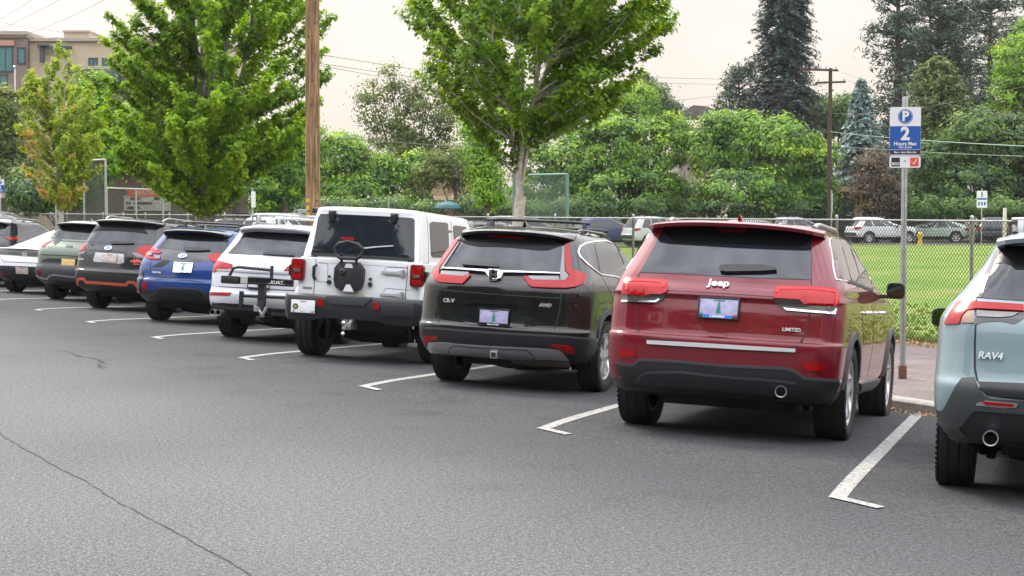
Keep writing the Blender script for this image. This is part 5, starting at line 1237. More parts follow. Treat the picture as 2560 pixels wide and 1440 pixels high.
def asphalt_mat():
    m = mat('asphalt', (.05, .05, .05), .92, spec=.12); t, b, nn = nodes(m)
    tc = nn('ShaderNodeTexCoord'); v = tc.outputs['Object']
    sp = nn('ShaderNodeSeparateXYZ'); t.links.new(v, sp.inputs[0])
    # travel lane polished pale by traffic, stalls darker with drips of oil
    lane = nn('ShaderNodeMapRange'); lane.interpolation_type = 'SMOOTHSTEP'
    lane.inputs['From Min'].default_value = -2.5; lane.inputs['From Max'].default_value = 1.0
    nz = noise_node(t, v, .7, 5); ad = nn('ShaderNodeMath', operation='MULTIPLY_ADD'); t.links.new(nz.outputs[0], ad.inputs[0]); ad.inputs[1].default_value = 1.6; t.links.new(sp.outputs[0], ad.inputs[2])
    t.links.new(ad.outputs[0], lane.inputs[0])
    base = mixc(t, (.114, .115, .119), (.056, .057, .060), lane.outputs[0])
    patch_ = noise_node(t, v, .35, 6, .6); pr = ramp_node(t, patch_.outputs[0], [(.30, (.84, .84, .85)), (.5, (1, 1, 1)), (.72, (1.10, 1.10, 1.10))])
    base = mixc(t, base, pr.outputs[0], 1., 'MULTIPLY')
    g1 = noise_node(t, v, 74, 3, .75); gr = ramp_node(t, g1.outputs[0], [(.30, (.30, .30, .30)), (.46, (.75, .75, .75)), (.57, (1.15, 1.15, 1.15)), (.70, (2.4, 2.4, 2.35))])
    base = mixc(t, base, gr.outputs[0], 1., 'MULTIPLY')
    g2 = noise_node(t, v, 28, 2, .6); g2r = ramp_node(t, g2.outputs[0], [(.3, (.70, .70, .70)), (.7, (1.3, 1.3, 1.3))])
    base = mixc(t, base, g2r.outputs[0], 1., 'MULTIPLY')
    vo = nn('ShaderNodeTexVoronoi'); vo.inputs['Scale'].default_value = 9; t.links.new(v, vo.inputs['Vector'])
    vr = ramp_node(t, vo.outputs['Distance'], [(.03, (1, 1, 1)), (.055, (0, 0, 0))]); 
    wn = noise_node(t, v, 3, 1); wr_ = ramp_node(t, wn.outputs[0], [(.55, (0, 0, 0)), (.62, (1, 1, 1))])
    fm = nn('ShaderNodeMath', operation='MULTIPLY'); t.links.new(vr.outputs[0], fm.inputs[0]); t.links.new(wr_.outputs[0], fm.inputs[1])
    base = mixc(t, base, (.30, .29, .27), fm.outputs[0])
    oil = noise_node(t, v, 1.3, 4, .6); olr = ramp_node(t, oil.outputs[0], [(.54, (1, 1, 1)), (.72, (.66, .66, .67))])
    om = nn('ShaderNodeMath', operation='MULTIPLY'); t.links.new(lane.outputs[0], om.inputs[0]); om.inputs[1].default_value = .8
    base = mixc(t, base, mixc(t, base, olr.outputs[0], 1., 'MULTIPLY'), om.outputs[0])
    t.links.new(base, b.inputs['Base Color'])
    bp = nn('ShaderNodeBump'); bp.inputs['Strength'].default_value = .55; bp.inputs['Distance'].default_value = .006
    t.links.new(g1.outputs[0], bp.inputs['Height']); t.links.new(bp.outputs[0], b.inputs['Normal'])
    return m
ASPH = asphalt_mat()

def sheet(name, ws, as_, m, zf, lab=None, **k):
    """a strip of ground in street coordinates"""
    b = MB(); b.grid([[(wv, a, zf(wv, a)) for a in as_] for wv in ws])
    o = b.build(name, m, smooth=True, angle=60); o.matrix_world = STREET; o['kind'] = 'structure'
    return o
AS = [-60, -30, -15, -5, 0, 5, 10, 20, 30, 45, 60, 90, 140]
sheet('road', [-60, -30, -12, -6, -3, -1, -.33, -.2, 0, .15, .27, .45, .6, .87, 1.5, 3, 5.02], AS, ASPH, lambda wv, a: gz(wv))

# painted stall lines with the short return bar at each end
def paint_mat():
    m = mat('road_paint', (.62, .62, .58), .7); t, b, nn = nodes(m); tc = nn('ShaderNodeTexCoord')
    n = noise_node(t, tc.outputs['Object'], 26, 6, .7); r = ramp_node(t, n.outputs[0], [(.40, (.08, .08, .08)), (.46, (.22, .22, .21)), (.54, (.29, .285, .265)), (.68, (.34, .335, .31))])
    t.links.new(r.outputs[0], b.inputs['Base Color']); return m
PAINT = paint_mat()
LA = .2952
b = MB(); ld = Vector((math.sin(LA), math.cos(LA)))
ldl = Vector((ld.dot(NW), ld.dot(TA)))          # stall line direction in (w, a)
nrm = Vector((ldl.y, -ldl.x))
TIPS = [(0, 0)] + [(0, 3.8407 * i) for i in range(1, 11)]
random.seed(3)
for i, (tw_, ta_) in enumerate(TIPS):
    rows_ = []; P0 = Vector((0, 3.8407 * i)); wd = .11
    n = 40; Lm = 4.90 / ldl.x
    for k in range(n + 1):
        s_ = Lm * k / n; c = P0 + ldl * s_
        e = [c, c + nrm * wd]
        if k == 0: e = [P0, P0 + Vector((0, -wd / abs(nrm.y) if nrm.y else 0)) * 0 + nrm * wd]
        rows_.append([(p.x, p.y, gz(p.x) + .004) for p in e])
    b.grid(rows_)
    # return bar: a parallelogram running back along the row
    q = [P0, P0 + Vector((0, -.46)), P0 + Vector((.10, -.40)), P0 + nrm * wd + ldl * .07]
    q = [P0 + Vector((-.001, .0)), P0 + Vector((-.001, -.48)), P0 + Vector((.085, -.44)), P0 + Vector((.085, -.06))]
    b.add([(p.x, p.y, gz(p.x) + .008) for p in q], [(0, 1, 2, 3)])
o = b.build('road_markings', PAINT, smooth=False); o.matrix_world = STREET; o['kind'] = 'structure'

def line_strip(b, pts, w0, jit, z=.004, seed=1):
    rnd = random.Random(seed); P = []
    for p, q in zip(pts[:-1], pts[1:]):
        p, q = Vector(p), Vector(q); k = max(1, int((q - p).length / .05)); P += [p.lerp(q, j / k) for j in range(k)]
    P.append(Vector(pts[-1])); rows_ = []
    off = 0
    for i, p in enumerate(P):
        d = (P[min(i + 1, len(P) - 1)] - P[max(0, i - 1)]).normalized(); s_ = Vector((d.y, -d.x)); off = off * .8 + rnd.uniform(-jit, jit)
        w_ = w0 * rnd.uniform(.35, 1.3)
        rows_.append([(p.x + s_.x * (off - w_), p.y + s_.y * (off - w_), z), (p.x + s_.x * (off + w_), p.y + s_.y * (off + w_), z)])
    b.grid(rows_)
b = MB()
line_strip(b, CRACKS[0], .0055, .007, seed=2); line_strip(b, CRACKS[1], .014, .02, seed=4); line_strip(b, [(x + .05, y - .1) for x, y in CRACKS[1][2:]], .010, .03, seed=5)
o = b.build('road_cracks', mat('crack', (.034, .034, .034), .9), smooth=False); o['kind'] = 'structure'

CONC = mat('concrete', (.26, .245, .22), .85, noise=(7, .3), bump=(40, .3, .004))
b = MB(); rows_ = []
for wv, z in ((5.0, ZG - .05), (5.0, ZS - .025), (5.02, ZS - .006), (5.045, ZS + .002), (5.16, ZS + .004), (5.16, ZS - .1)):
    rows_.append([(wv, a, z) for a in [x * 3 for x in range(-20, 47)]])
b.grid(rows_); o = b.build('kerb', CONC, angle=40); o.matrix_world = STREET; o['kind'] = 'structure'

def paver_mat():
    m = mat('brick_pavers', (.25, .2, .19), .85); t, b_, nn = nodes(m); tc = nn('ShaderNodeTexCoord')
    mp_ = nn('ShaderNodeMapping'); mp_.inputs['Rotation'].default_value = (0, 0, R(45)); t.links.new(tc.outputs['Object'], mp_.inputs[0])
    br = nn('ShaderNodeTexBrick'); t.links.new(mp_.outputs[0], br.inputs['Vector'])
    br.inputs['Scale'].default_value = 1; br.inputs['Brick Width'].default_value = .20; br.inputs['Row Height'].default_value = .10; br.inputs['Mortar Size'].default_value = .006
    br.inputs['Color1'].default_value = (.140, .108, .100, 1); br.inputs['Color2'].default_value = (.100, .078, .076, 1); br.inputs['Mortar'].default_value = (.07, .06, .05, 1)
    n = noise_node(t, tc.outputs['Object'], 1.5, 5); r = ramp_node(t, n.outputs[0], [(.3, (.8, .8, .8)), (.7, (1.2, 1.2, 1.2))])
    t.links.new(mixc(t, br.outputs[0], r.outputs[0], 1., 'MULTIPLY'), b_.inputs['Base Color'])
    bp = nn('ShaderNodeBump'); bp.inputs['Strength'].default_value = .6; bp.inputs['Distance'].default_value = .004; bp.invert = True
    t.links.new(br.outputs['Fac'], bp.inputs['Height']); t.links.new(bp.outputs[0], b_.inputs['Normal']); return m
sheet('sidewalk', [5.14, 7, 9.75], AS, paver_mat(), lambda wv, a: ZS)
def grass_mat(name, stops, dry=True):
    m = mat(name, (.1, .2, .03), .9, spec=.2); t, b_, nn = nodes(m); tc = nn('ShaderNodeTexCoord'); v = tc.outputs['Object']
    n1 = noise_node(t, v, .30, 7, .68); r1 = ramp_node(t, n1.outputs[0], stops)
    n2 = noise_node(t, v, 5, 6, .75); r2 = ramp_node(t, n2.outputs[0], [(.3, (.55, .6, .5)), (.5, (1, 1, 1)), (.7, (1.35, 1.3, 1.2))])
    t.links.new(mixc(t, r1.outputs[0], r2.outputs[0], 1., 'MULTIPLY'), b_.inputs['Base Color'])
    bp = nn('ShaderNodeBump'); bp.inputs['Strength'].default_value = .8; bp.inputs['Distance'].default_value = .05
    t.links.new(n2.outputs[0], bp.inputs['Height']); t.links.new(bp.outputs[0], b_.inputs['Normal']); return m
DIRT = mat('dry_soil', (.16, .115, .07), .95, noise=(12, .5), bump=(30, .5, .01))
ZL = -.30
def zl(wv): return ZS - .01 + (ZL - ZS) * min(1, max(0, (wv - 11) / 30))
sheet('verge', [9.73, 10.7], AS, DIRT, lambda wv, a: ZS - .012)
# ground sheet out to the horizon, below everything
b = MB(); b.add([(-3000, -1500, ZL - .12), (3000, -1500, ZL - .12), (3000, 3500, ZL - .12), (-3000, 3500, ZL - .12)], [(0, 1, 2, 3)])
o = b.build('ground', grass_mat('far_ground', [(.35, (.05, .06, .025)), (.65, (.09, .08, .045))]), smooth=False); o['kind'] = 'structure'
LAWN = grass_mat('lawn_grass', [(.34, (.085, .165, .020)), (.46, (.12, .205, .026)), (.56, (.165, .220, .040)), (.66, (.23, .23, .08))])
b = MB()
def lawn_pt(x, y):
    wv = (Vector((x, y)) - G0).dot(NW); return (x, y, zl(wv))
# lawn runs from the fence to the far lane
rows_ = []
for k in range(30):
    t_ = k / 29; row = []
    for j in range(25):
        s_ = j / 24
        near = AW(-40 + 130 * s_, 10.5); x = near.x + (near.x * .0); y0 = near.y
        xx = near.x + (110 * s_ * 0); yy = y0 + (105 - y0) * t_ if y0 < 105 else y0
        row.append(lawn_pt(near.x + (0 if s_ > .5 else (near.x) * .6 * t_), yy))
    rows_.append(row)
b.grid(rows_); o = b.build('lawn', LAWN); o['kind'] = 'structure'
b = MB(); b.add([(-60, 104.9, ZL + .01), (90, 104.9, ZL + .01), (90, 121, ZL + .01), (-60, 121, ZL + .01)], [(0, 1, 2, 3)])
o = b.build('far_lane', ASPH, smooth=False); o['kind'] = 'structure'
b = MB(); b.box((15, 104.8, ZL + .03), (150, .18, .14)); o = b.build('far_kerb', CONC, smooth=False); o['kind'] = 'structure'

# ---------------------------------------------------------------- foliage
def leaf_mat(name, dark, light, warm=None, trans=.30):
    m = bpy.data.materials.new(name); m.use_nodes = True; t = m.node_tree; b_ = t.nodes['Principled BSDF']
    at = t.nodes.new('ShaderNodeAttribute'); at.attribute_name = 'tint'
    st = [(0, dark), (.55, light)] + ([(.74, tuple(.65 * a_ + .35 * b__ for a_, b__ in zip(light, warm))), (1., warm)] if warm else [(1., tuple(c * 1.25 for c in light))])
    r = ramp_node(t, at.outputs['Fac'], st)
    t.links.new(r.outputs[0], b_.inputs['Base Color']); b_.inputs['Roughness'].default_value = .55; b_.inputs['Specular IOR Level'].default_value = .35
    tr = t.nodes.new('ShaderNodeBsdfTranslucent'); mx = t.nodes.new('ShaderNodeMixShader'); mx.inputs[0].default_value = trans
    sc = t.nodes.new('ShaderNodeVectorMath'); sc.operation = 'MULTIPLY'; sc.inputs[1].default_value = (1.3, 1.25, .6)
    t.links.new(r.outputs[0], sc.inputs[0]); t.links.new(sc.outputs[0], tr.inputs[0])
    t.links.new(b_.outputs[0], mx.inputs[1]); t.links.new(tr.outputs[0], mx.inputs[2]); t.links.new(mx.outputs[0], t.nodes['Material Output'].inputs[0])
    _M[name] = m; return m
BARK = mat('grey_bark', (.22, .20, .175), .9, noise=(14, .5), bump=(25, .6, .02))
DBARK = mat('dark_bark', (.075, .058, .045), .95, noise=(6, .5), bump=(12, .6, .04))

def leaves(name, C, Nn, size, tint, m, rng, aspect=1.6, shape='leaf'):
    """one mesh of small leaf faces: C centres, Nn preferred normals, size per leaf"""
    n = len(C); C = np.asarray(C); Nn = np.asarray(Nn)
    Nn = Nn + rng.normal(0, .35, (n, 3)); Nn /= np.linalg.norm(Nn, axis=1)[:, None] + 1e-9
    r_ = rng.normal(0, 1, (n, 3)); U = np.cross(Nn, r_); U /= np.linalg.norm(U, axis=1)[:, None] + 1e-9
    V = np.cross(Nn, U); s_ = (size * rng.uniform(.6, 1.35, n))[:, None] if np.isscalar(size) else (size * rng.uniform(.6, 1.35, n))[:, None]
    if shape == 'leaf':        # folded pointed leaf of two triangles with side lobes
        pts = [(-.5, 0, 0), (-.12, .42, .08), (.18, .22, .04), (.58, 0, -.12), (.18, -.22, .04), (-.12, -.42, .08)]
        fa = [(0, 1, 2, 3), (0, 3, 4, 5)]
    else:                      # needle spray
        pts = [(-.6, 0, 0), (0, .22 if aspect > 1.25 else .40, .0), (.65, 0, -.10), (0, -.22 if aspect > 1.25 else -.40, .0)]
        fa = [(0, 1, 2, 3)]
    k = len(pts)
    vs = np.stack([C + U * s_ * (p[0] * (aspect if shape != 'leaf' else 1)) + V * s_ * p[1] + Nn * s_ * p[2] for p in pts], 1).reshape(-1, 3)
    base = (np.arange(n) * k)[:, None]
    loops = np.concatenate([base + np.array(f)[None] for f in fa], 1).reshape(-1)
    nf = n * len(fa)
    me = bpy.data.meshes.new(name); me.vertices.add(len(vs)); me.vertices.foreach_set('co', vs.ravel())
    me.loops.add(len(loops)); me.loops.foreach_set('vertex_index', loops.astype(np.int32))
    me.polygons.add(nf); me.polygons.foreach_set('loop_start', (np.arange(nf) * 4).astype(np.int32)); me.polygons.foreach_set('loop_total', np.full(nf, 4, np.int32))
    a = me.attributes.new('tint', 'FLOAT', 'POINT'); a.data.foreach_set('value', np.repeat(np.clip(tint, 0, 1), k).astype(np.float32))
    me.update(calc_edges=True); me.materials.append(m)
    return me

def link(name, me, parent=None, loc=None):
    o = bpy.data.objects.new(name, me); COL.objects.link(o)
    if parent: o.parent = parent
    if loc is not None: o.location = loc
    return o

def interp(tab, z):
    return np.interp(z, [t_[0] for t_ in tab], [t_[1] for t_ in tab])

def maple(name, label, pos, base_r, fork_z, top, env, m, n_prim, size, seed, lean=(0, 0), cx=None, n_limb=9, bark=None, warm_side=None, per=46, group='street maples in the sidewalk strip', z_low=None):
    """a vase shaped street maple: limbs fan up from a low fork, each carries leafy rising branches
    that end at the crown outline; env = (z, radius), cx = (z, sideways shift)"""
    rng = np.random.default_rng(seed); root = empty(name, pos, label=label, cat='tree', group=group)
    tb = MB(); fk = np.array([lean[0], lean[1], fork_z])
    tb.tube([(0, 0, -.1), (lean[0] * .1, 0, fork_z * .3), (lean[0] * .6, lean[1] * .5, fork_z * .7), tuple(fk)], [base_r * 1.25, base_r, base_r * .92, base_r * .85], 12)
    zs = np.array([e[0] for e in env]); rs = np.array([e[1] for e in env]); ztop = zs[-1]
    sh = lambda z: interp(cx, z) if cx else 0.
    limbs = []
    for i in range(n_limb):
        az = 2 * math.pi * i / n_limb + rng.uniform(-.3, .3); r1 = rng.uniform(.10, .55)
        zt = top * rng.uniform(.75, .97); n = 8; pts = []
        z0 = fork_z * rng.uniform(.72, 1.0); p0 = np.array([lean[0] * z0 / fork_z, lean[1], z0])
        for k in range(n + 1):
            t_ = k / n; z = z0 + (zt - z0) * t_; rr = interp(env, max(z, zs[2])) * r1 * t_ ** 1.15
            pts.append(np.array([p0[0] * (1 - t_) + sh(z) * t_ + math.cos(az) * rr, math.sin(az) * rr, z]) + rng.normal(0, .035, 3) * (k > 0))
        r0 = base_r * rng.uniform(.30, .55)
        tb.tube([tuple(p) for p in pts], [r0 * (1 - .88 * k / n) + .004 for k in range(n + 1)], 6); limbs.append(pts)
    C = []; NN = []; T = []
    wgt = rs ** 1.25 * np.gradient(zs)
    for i in range(n_prim):
        zc = float(np.interp(rng.random(), np.cumsum(wgt) / wgt.sum(), zs)); az = rng.uniform(0, 2 * math.pi)
        inner = rng.random() < .30
        q = rng.uniform(.25, .7) if inner else rng.uniform(.84, 1.06) + (.20 * rng.random() if rng.random() < .13 else 0)
        re = interp(env, zc) * q; tip = np.array([sh(zc) + math.cos(az) * re, math.sin(az) * re, zc + .12])
        # nearest limb point below the tip
        best = None
        for L_ in limbs:
            for k in range(1, len(L_)):
                if L_[k][2] < tip[2] - .35 * (re + .2):
                    d = np.linalg.norm(L_[k][:2] - tip[:2]) + .25 * (tip[2] - L_[k][2])
                    if best is None or d < best[0]: best = (d, L_[k])
        st = best[1] if best is not None else fk
        mid = st * .45 + tip * .55 + np.array([math.cos(az), math.sin(az), -.6]) * .10 * re
        ns = max(5, int(np.linalg.norm(tip - st) / .16)); path = []
        for k in range(ns + 1):
            t_ = k / ns; path.append((1 - t_) ** 2 * st + 2 * t_ * (1 - t_) * mid + t_ * t_ * tip + rng.normal(0, .015, 3))
        tb.tube([tuple(p) for p in path[::2] + [path[-1]]], [.014 * (1 - .8 * k / (len(path[::2]))) + .003 for k in range(len(path[::2]) + 1)], 4, cap=False)
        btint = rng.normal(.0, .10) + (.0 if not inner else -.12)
        for k in range(1, ns + 1):
            t_ = k / ns
            if t_ < .16: continue
            ln = rng.uniform(.18, .42) * (1.15 - .5 * t_); a2 = rng.uniform(0, 2 * math.pi)
            dr = np.array([math.cos(a2) * .65 + math.cos(az) * .35, math.sin(a2) * .65 + math.sin(az) * .35, .75]); dr /= np.linalg.norm(dr)
            m_ = max(8, int(per * (.55 + .6 * t_) * rng.uniform(.6, 1.3)))
            tt = rng.random(m_); c = path[k][None] + dr[None] * (ln * tt)[:, None] + rng.normal(0, 1, (m_, 3)) * np.array([.055, .055, .040])
            o_ = (c - path[k]) ; o_ = o_ / (np.linalg.norm(o_, axis=1)[:, None] + 1e-6)
            C.append(c); NN.append(o_ * .6 + np.array([math.cos(az) * .5, math.sin(az) * .5, .55]))
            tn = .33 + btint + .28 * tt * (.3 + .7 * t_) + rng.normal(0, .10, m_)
            if warm_side is not None: tn = tn + warm_side(path[k], rng)
            T.append(tn)
    tb.build('trunk', bark or BARK, root, angle=60)
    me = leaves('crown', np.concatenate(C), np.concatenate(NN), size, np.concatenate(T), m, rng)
    print('LEAVES', label[:30], len(me.polygons) // 2)
    link('crown', me, root)
    return root

def lobes_crown(rng, lobes, ncl, per, spread, tint_top=.35):
    """clumps of leaves over the shells of ellipsoid lobes (x, y, z, rx, ry, rz)"""
    L_ = np.array(lobes); vol = (L_[:, 3] * L_[:, 5]) ** 1.0; idx = rng.choice(len(L_), ncl, p=vol / vol.sum())
    d = rng.normal(0, 1, (ncl, 3)); d[:, 2] += .25; d /= np.linalg.norm(d, axis=1)[:, None]
    rad = rng.uniform(.62, 1.06, ncl) ** .6
    cc = L_[idx, :3] + d * L_[idx, 3:6] * rad[:, None]
    hgt = (cc[:, 2] - cc[:, 2].min()) / (np.ptp(cc[:, 2]) + 1e-6)
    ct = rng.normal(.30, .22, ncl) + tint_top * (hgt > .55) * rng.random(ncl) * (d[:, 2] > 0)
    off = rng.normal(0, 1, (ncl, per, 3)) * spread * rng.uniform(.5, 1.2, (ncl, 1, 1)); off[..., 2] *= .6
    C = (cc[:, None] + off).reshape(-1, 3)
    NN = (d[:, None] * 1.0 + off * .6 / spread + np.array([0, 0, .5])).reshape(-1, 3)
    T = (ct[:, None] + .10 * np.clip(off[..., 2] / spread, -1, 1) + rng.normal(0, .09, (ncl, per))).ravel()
    return C, NN, T

def bushy(name, label, pos, lobes, m, ncl=260, per=26, size=.34, spread=.42, seed=1, trunk_h=None, cat='tree', group='trees behind the playing field', bark=None, stems=None):
    rng = np.random.default_rng(seed); root = empty(name, pos, label=label, cat=cat, group=group)
    C, NN, T = lobes_crown(rng, lobes, ncl, per, spread)
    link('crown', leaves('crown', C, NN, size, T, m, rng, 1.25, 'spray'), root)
    tb = MB()
    zc = sum(l[2] for l in lobes) / len(lobes)
    r0 = .035 * max(l[2] + l[5] for l in lobes) * .5
    tb.tube([(0, 0, -.2), (.05, 0, zc * .5), (0, .05, zc)], [r0 * 1.3, r0, r0 * .5], 8)
    for l in lobes:
        tb.tube([(0, 0, zc * .35), (l[0] * .5, l[1] * .5, (zc * .4 + l[2]) / 2), (l[0], l[1], l[2] + l[5] * .4)], [r0 * .6, r0 * .4, r0 * .12], 6)
    if stems:
        for _ in range(stems):
            a = rng.uniform(0, 6.28); l = lobes[rng.integers(len(lobes))]; x, y = l[0] + math.cos(a) * l[3] * .6, l[1] + math.sin(a) * l[4] * .6
            z = l[2] + l[5] * rng.uniform(.8, 1.45); tb.tube([(x * .6, y * .6, l[2]), (x * .9, y * .9, z * .8), (x, y, z)], [.05, .03, .012], 4)
    tb.build('trunk', bark or DBARK, root, angle=60)
    return root

def conifer(name, label, pos, h, r_, m, seed=1, n=900, size=.5, base=.06, irregular=.0, group='conifers behind the playing field', droop=.35, dens=22, prof=None, cat='tree'):
    rng = np.random.default_rng(seed); root = empty(name, pos, label=label, cat=cat, group=group)
    tb = MB(); tb.tube([(0, 0, -.2), (0, 0, h * .5), (0, 0, h * .98)], [h * .016, h * .010, .02], 8)
    C = []; NN = []; T = []
    for i in range(n):
        u = rng.random() ** .85; z = h * (base + (1 - base) * u)
        rr = r_ * ((1 - u) ** .8 if prof is None else np.interp(u, [p[0] for p in prof], [p[1] for p in prof])) * rng.uniform(.70, 1.12 + irregular * rng.random()) + .15
        if irregular and rng.random() < irregular * .35: continue
        az = rng.uniform(0, 2 * math.pi); dx, dy = math.cos(az), math.sin(az)
        s0 = rng.uniform(.0, .45) if rng.random() < .5 else .55
        m_ = dens; tt = s0 + (1 - s0) * rng.random(m_)
        up = .25 * tt - droop * tt ** 2
        c = np.stack([dx * rr * tt, dy * rr * tt, z + rr * up], 1) + rng.normal(0, 1, (m_, 3)) * np.array([.16, .16, .11]) * size * 1.6
        C.append(c); NN.append(np.tile([dx * .4, dy * .4, .9], (m_, 1))); T.append(.18 + .35 * (tt > .8) + rng.normal(0, .14, m_))
        if i % 6 == 0: tb.tube([(0, 0, z), (dx * rr * .5, dy * rr * .5, z + rr * .06), (dx * rr, dy * rr, z + rr * (.25 - droop))], [.06, .04, .015], 4, cap=False)
    tb.build('trunk', DBARK, root, angle=60)
    link('crown', leaves('crown', np.concatenate(C), np.concatenate(NN), size, np.concatenate(T), m, rng, 1.5, 'spray'), root)
    return root

def pine(name, label, pos, h, r_, m, seed=1, ncl=150, size=.45, base=.2, lean=0., group='conifers behind the playing field'):
    """open crowned pine: needle clusters at the ends of bare limbs"""
    rng = np.random.default_rng(seed); root = empty(name, pos, label=label, cat='tree', group=group)
    tb = MB(); tb.tube([(0, 0, -.2), (lean * .3, 0, h * .5), (lean, 0, h * .97)], [h * .017, h * .012, .04], 8)
    C = []; NN = []; T = []
    for i in range(ncl):
        u = rng.random(); z = h * (base + (1 - base) * u); az = rng.uniform(0, 6.28)
        rr = r_ * (.35 + .65 * math.sin(math.pi * min(1, .25 + u * .75))) * rng.uniform(.3, 1.1)
        c0 = np.array([lean * z / h + math.cos(az) * rr, math.sin(az) * rr, z + rng.uniform(-.1, .5)])
        tb.tube([(lean * z / h, 0, z - .3), tuple(c0 * .55 + np.array([lean * z / h * .45, 0, (z - .2) * .45])), tuple(c0)], [.09, .06, .02], 4, cap=False)
        for _ in range(3):
            cc = c0 + rng.normal(0, .42, 3) * np.array([1, 1, .5]); m_ = 26
            off = rng.normal(0, 1, (m_, 3)) * np.array([.34, .34, .22]); C.append(cc + off); NN.append(off + [0, 0, .5]); T.append(.22 + rng.normal(0, .12, m_) + .2 * (off[:, 2] > .1))
    tb.build('trunk', DBARK, root, angle=60)
    link('crown', leaves('crown', np.concatenate(C), np.concatenate(NN), size, np.concatenate(T), m, rng, 1.3, 'spray'), root)
    return root

L_MAPLE = leaf_mat('maple_leaves', (.052, .130, .008), (.24, .40, .016), (.46, .58, .03), .48)
L_MAPLE2 = leaf_mat('maple_leaves_deep', (.042, .112, .009), (.185, .325, .016), (.38, .46, .03), .46)
L_AUT = leaf_mat('turning_leaves', (.13, .22, .012), (.33, .45, .025), (.50, .27, .10), .45)
L_BG = leaf_mat('broad_leaves', (.024, .085, .012), (.15, .30, .018), (.40, .54, .03))
L_DK = leaf_mat('dark_leaves', (.016, .052, .016), (.072, .150, .022), (.18, .28, .035))
L_LIME = leaf_mat('lime_leaves', (.07, .17, .012), (.23, .40, .02), (.38, .52, .035))
L_OLV = leaf_mat('olive_leaves', (.035, .065, .014), (.125, .18, .026), (.24, .27, .05))
L_SPR = leaf_mat('spruce_needles', (.010, .028, .026), (.034, .068, .055), trans=.1)
L_PIN = leaf_mat('pine_needles', (.026, .056, .042), (.075, .125, .078), trans=.1)
L_BLU = leaf_mat('blue_needles', (.10, .16, .16), (.22, .31, .30), trans=.1)
L_ARB = leaf_mat('arborvitae_scales', (.035, .070, .018), (.12, .17, .035), trans=.15)
L_BRN = leaf_mat('copper_leaves', (.045, .032, .024), (.11, .078, .05), (.17, .13, .055))

def P(px, py, d, z=None):
    """a spot at distance d straight out from the camera bearing of a photo column (authoring aid for far scenery)"""
    return Vector(((px - 1280) / 4401.6 * d, d, (CAM_H + (526.1 - py) / 4401.6 * d) if z is None else z))
def mpx(d): return d / 4401.6
# ================================================================ street trees
CM = (0.0, 29.5, ZS)
PALEB = mat('pale_bark', (.38, .345, .29), .9, noise=(9, .45), bump=(25, .6, .02))
def cwarm(tip, rng): return .30 if (abs(tip[0] - .5) > 1.2 and tip[2] > 3.7 and rng.random() < .35) else 0
maple('maple_tree', 'maple with a pale forked trunk behind the black SUV', CM, .108, 2.15, 8.2,
      [(2.8, .25), (3.05, .65), (3.3, 1.05), (3.55, 1.4), (3.85, 1.75), (4.2, 2.0), (4.6, 2.25), (5.0, 2.2), (5.45, 2.1), (6.2, 1.9), (7.2, 1.4), (8.2, .5)],
      L_MAPLE2, 172, .080, 11, lean=(.14, 0), cx=[(1.7, .1), (3, .28), (4, .45), (5, .5), (8, .4)], n_limb=6, warm_side=cwarm, bark=PALEB, per=48)
maple('maple_tree', 'large bushy maple left of the wooden utility pole', (-7.7, 44.0, ZS), .17, 1.7, 10.4,
      [(1.95, .4), (2.25, 1.0), (2.7, 1.75), (3.2, 2.3), (3.8, 2.5), (4.6, 2.65), (5.4, 2.65), (6.2, 2.55), (7.0, 2.35), (8.2, 2.0), (9.4, 1.3), (10.4, .4)],
      L_MAPLE, 310, .096, 12, cx=[(1.8, 0), (3, .05), (4, .28), (5, .42), (8, .42), (10, .4)], n_limb=12, per=52)
def rust(tip, rng): return .40 if (tip[0] < -.35 and tip[2] < 4.6 and rng.random() < .6) else (.30 if tip[2] < 2.9 and rng.random() < .4 else .0)
maple('maple_tree', 'small maple turning orange low on its left side', (-15.85, 62.0, ZS), .10, 1.9, 7.7,
      [(1.95, .35), (2.4, .8), (3.0, 1.1), (3.8, 1.35), (4.6, 1.5), (5.4, 1.5), (6.2, 1.25), (6.9, .8), (7.6, .25)],
      L_AUT, 150, .10, 13, n_limb=9, bark=PALEB, warm_side=rust, per=34)

# ================================================================ background trees
bushy('broadleaf_tree', 'round green tree just right of the wooden pole', (-10.36, 120.0, -0.3), [(-1.36, -0.67, 5.5, 2.04, 1.84, 1.77), (0.82, 1.15, 4.13, 1.91, 1.72, 1.64), (3.54, 0.74, 4.81, 1.5, 1.35, 1.23), (-1.09, -0.44, 3.31, 2.59, 2.33, 1.23), (2.18, 0.35, 2.77, 2.45, 2.21, 1.09), (-2.73, 0.11, 4.4, 1.36, 1.23, 1.91)], L_BG, 345, 72, 0.18, .42, 21)
bushy('broadleaf_tree', 'tall thin olive tree with bare twigs standing above its crown', (-8.033, 136.0, -0.3), [(-2.78, 0.87, 9.97, 1.17, 1.06, 2.47), (-0.77, 1.13, 9.35, 1.54, 1.39, 3.09), (1.54, -0.72, 9.35, 1.7, 1.53, 3.09), (3.4, -0.54, 7.81, 1.39, 1.25, 2.47), (-1.39, 0.4, 11.82, 0.68, 0.61, 1.54), (-0.62, 1.55, 6.26, 3.4, 3.06, 1.85), (2.47, 0.69, 5.34, 1.85, 1.67, 1.85)], L_OLV, 229, 56, 0.17, .50, 22, stems=16)
bushy('broadleaf_tree', 'lime green tree just left of the pale forked trunk', (-1.063, 72.0, -0.3), [(-0.33, -0.11, 5.43, 0.57, 0.52, 0.65), (-0.16, 0.13, 4.12, 0.62, 0.56, 0.98), (0.16, -0.01, 2.98, 0.52, 0.47, 0.9), (0.49, 0.16, 5.59, 0.57, 0.52, 0.82)], L_LIME, 149, 72, 0.10, .26, 23)
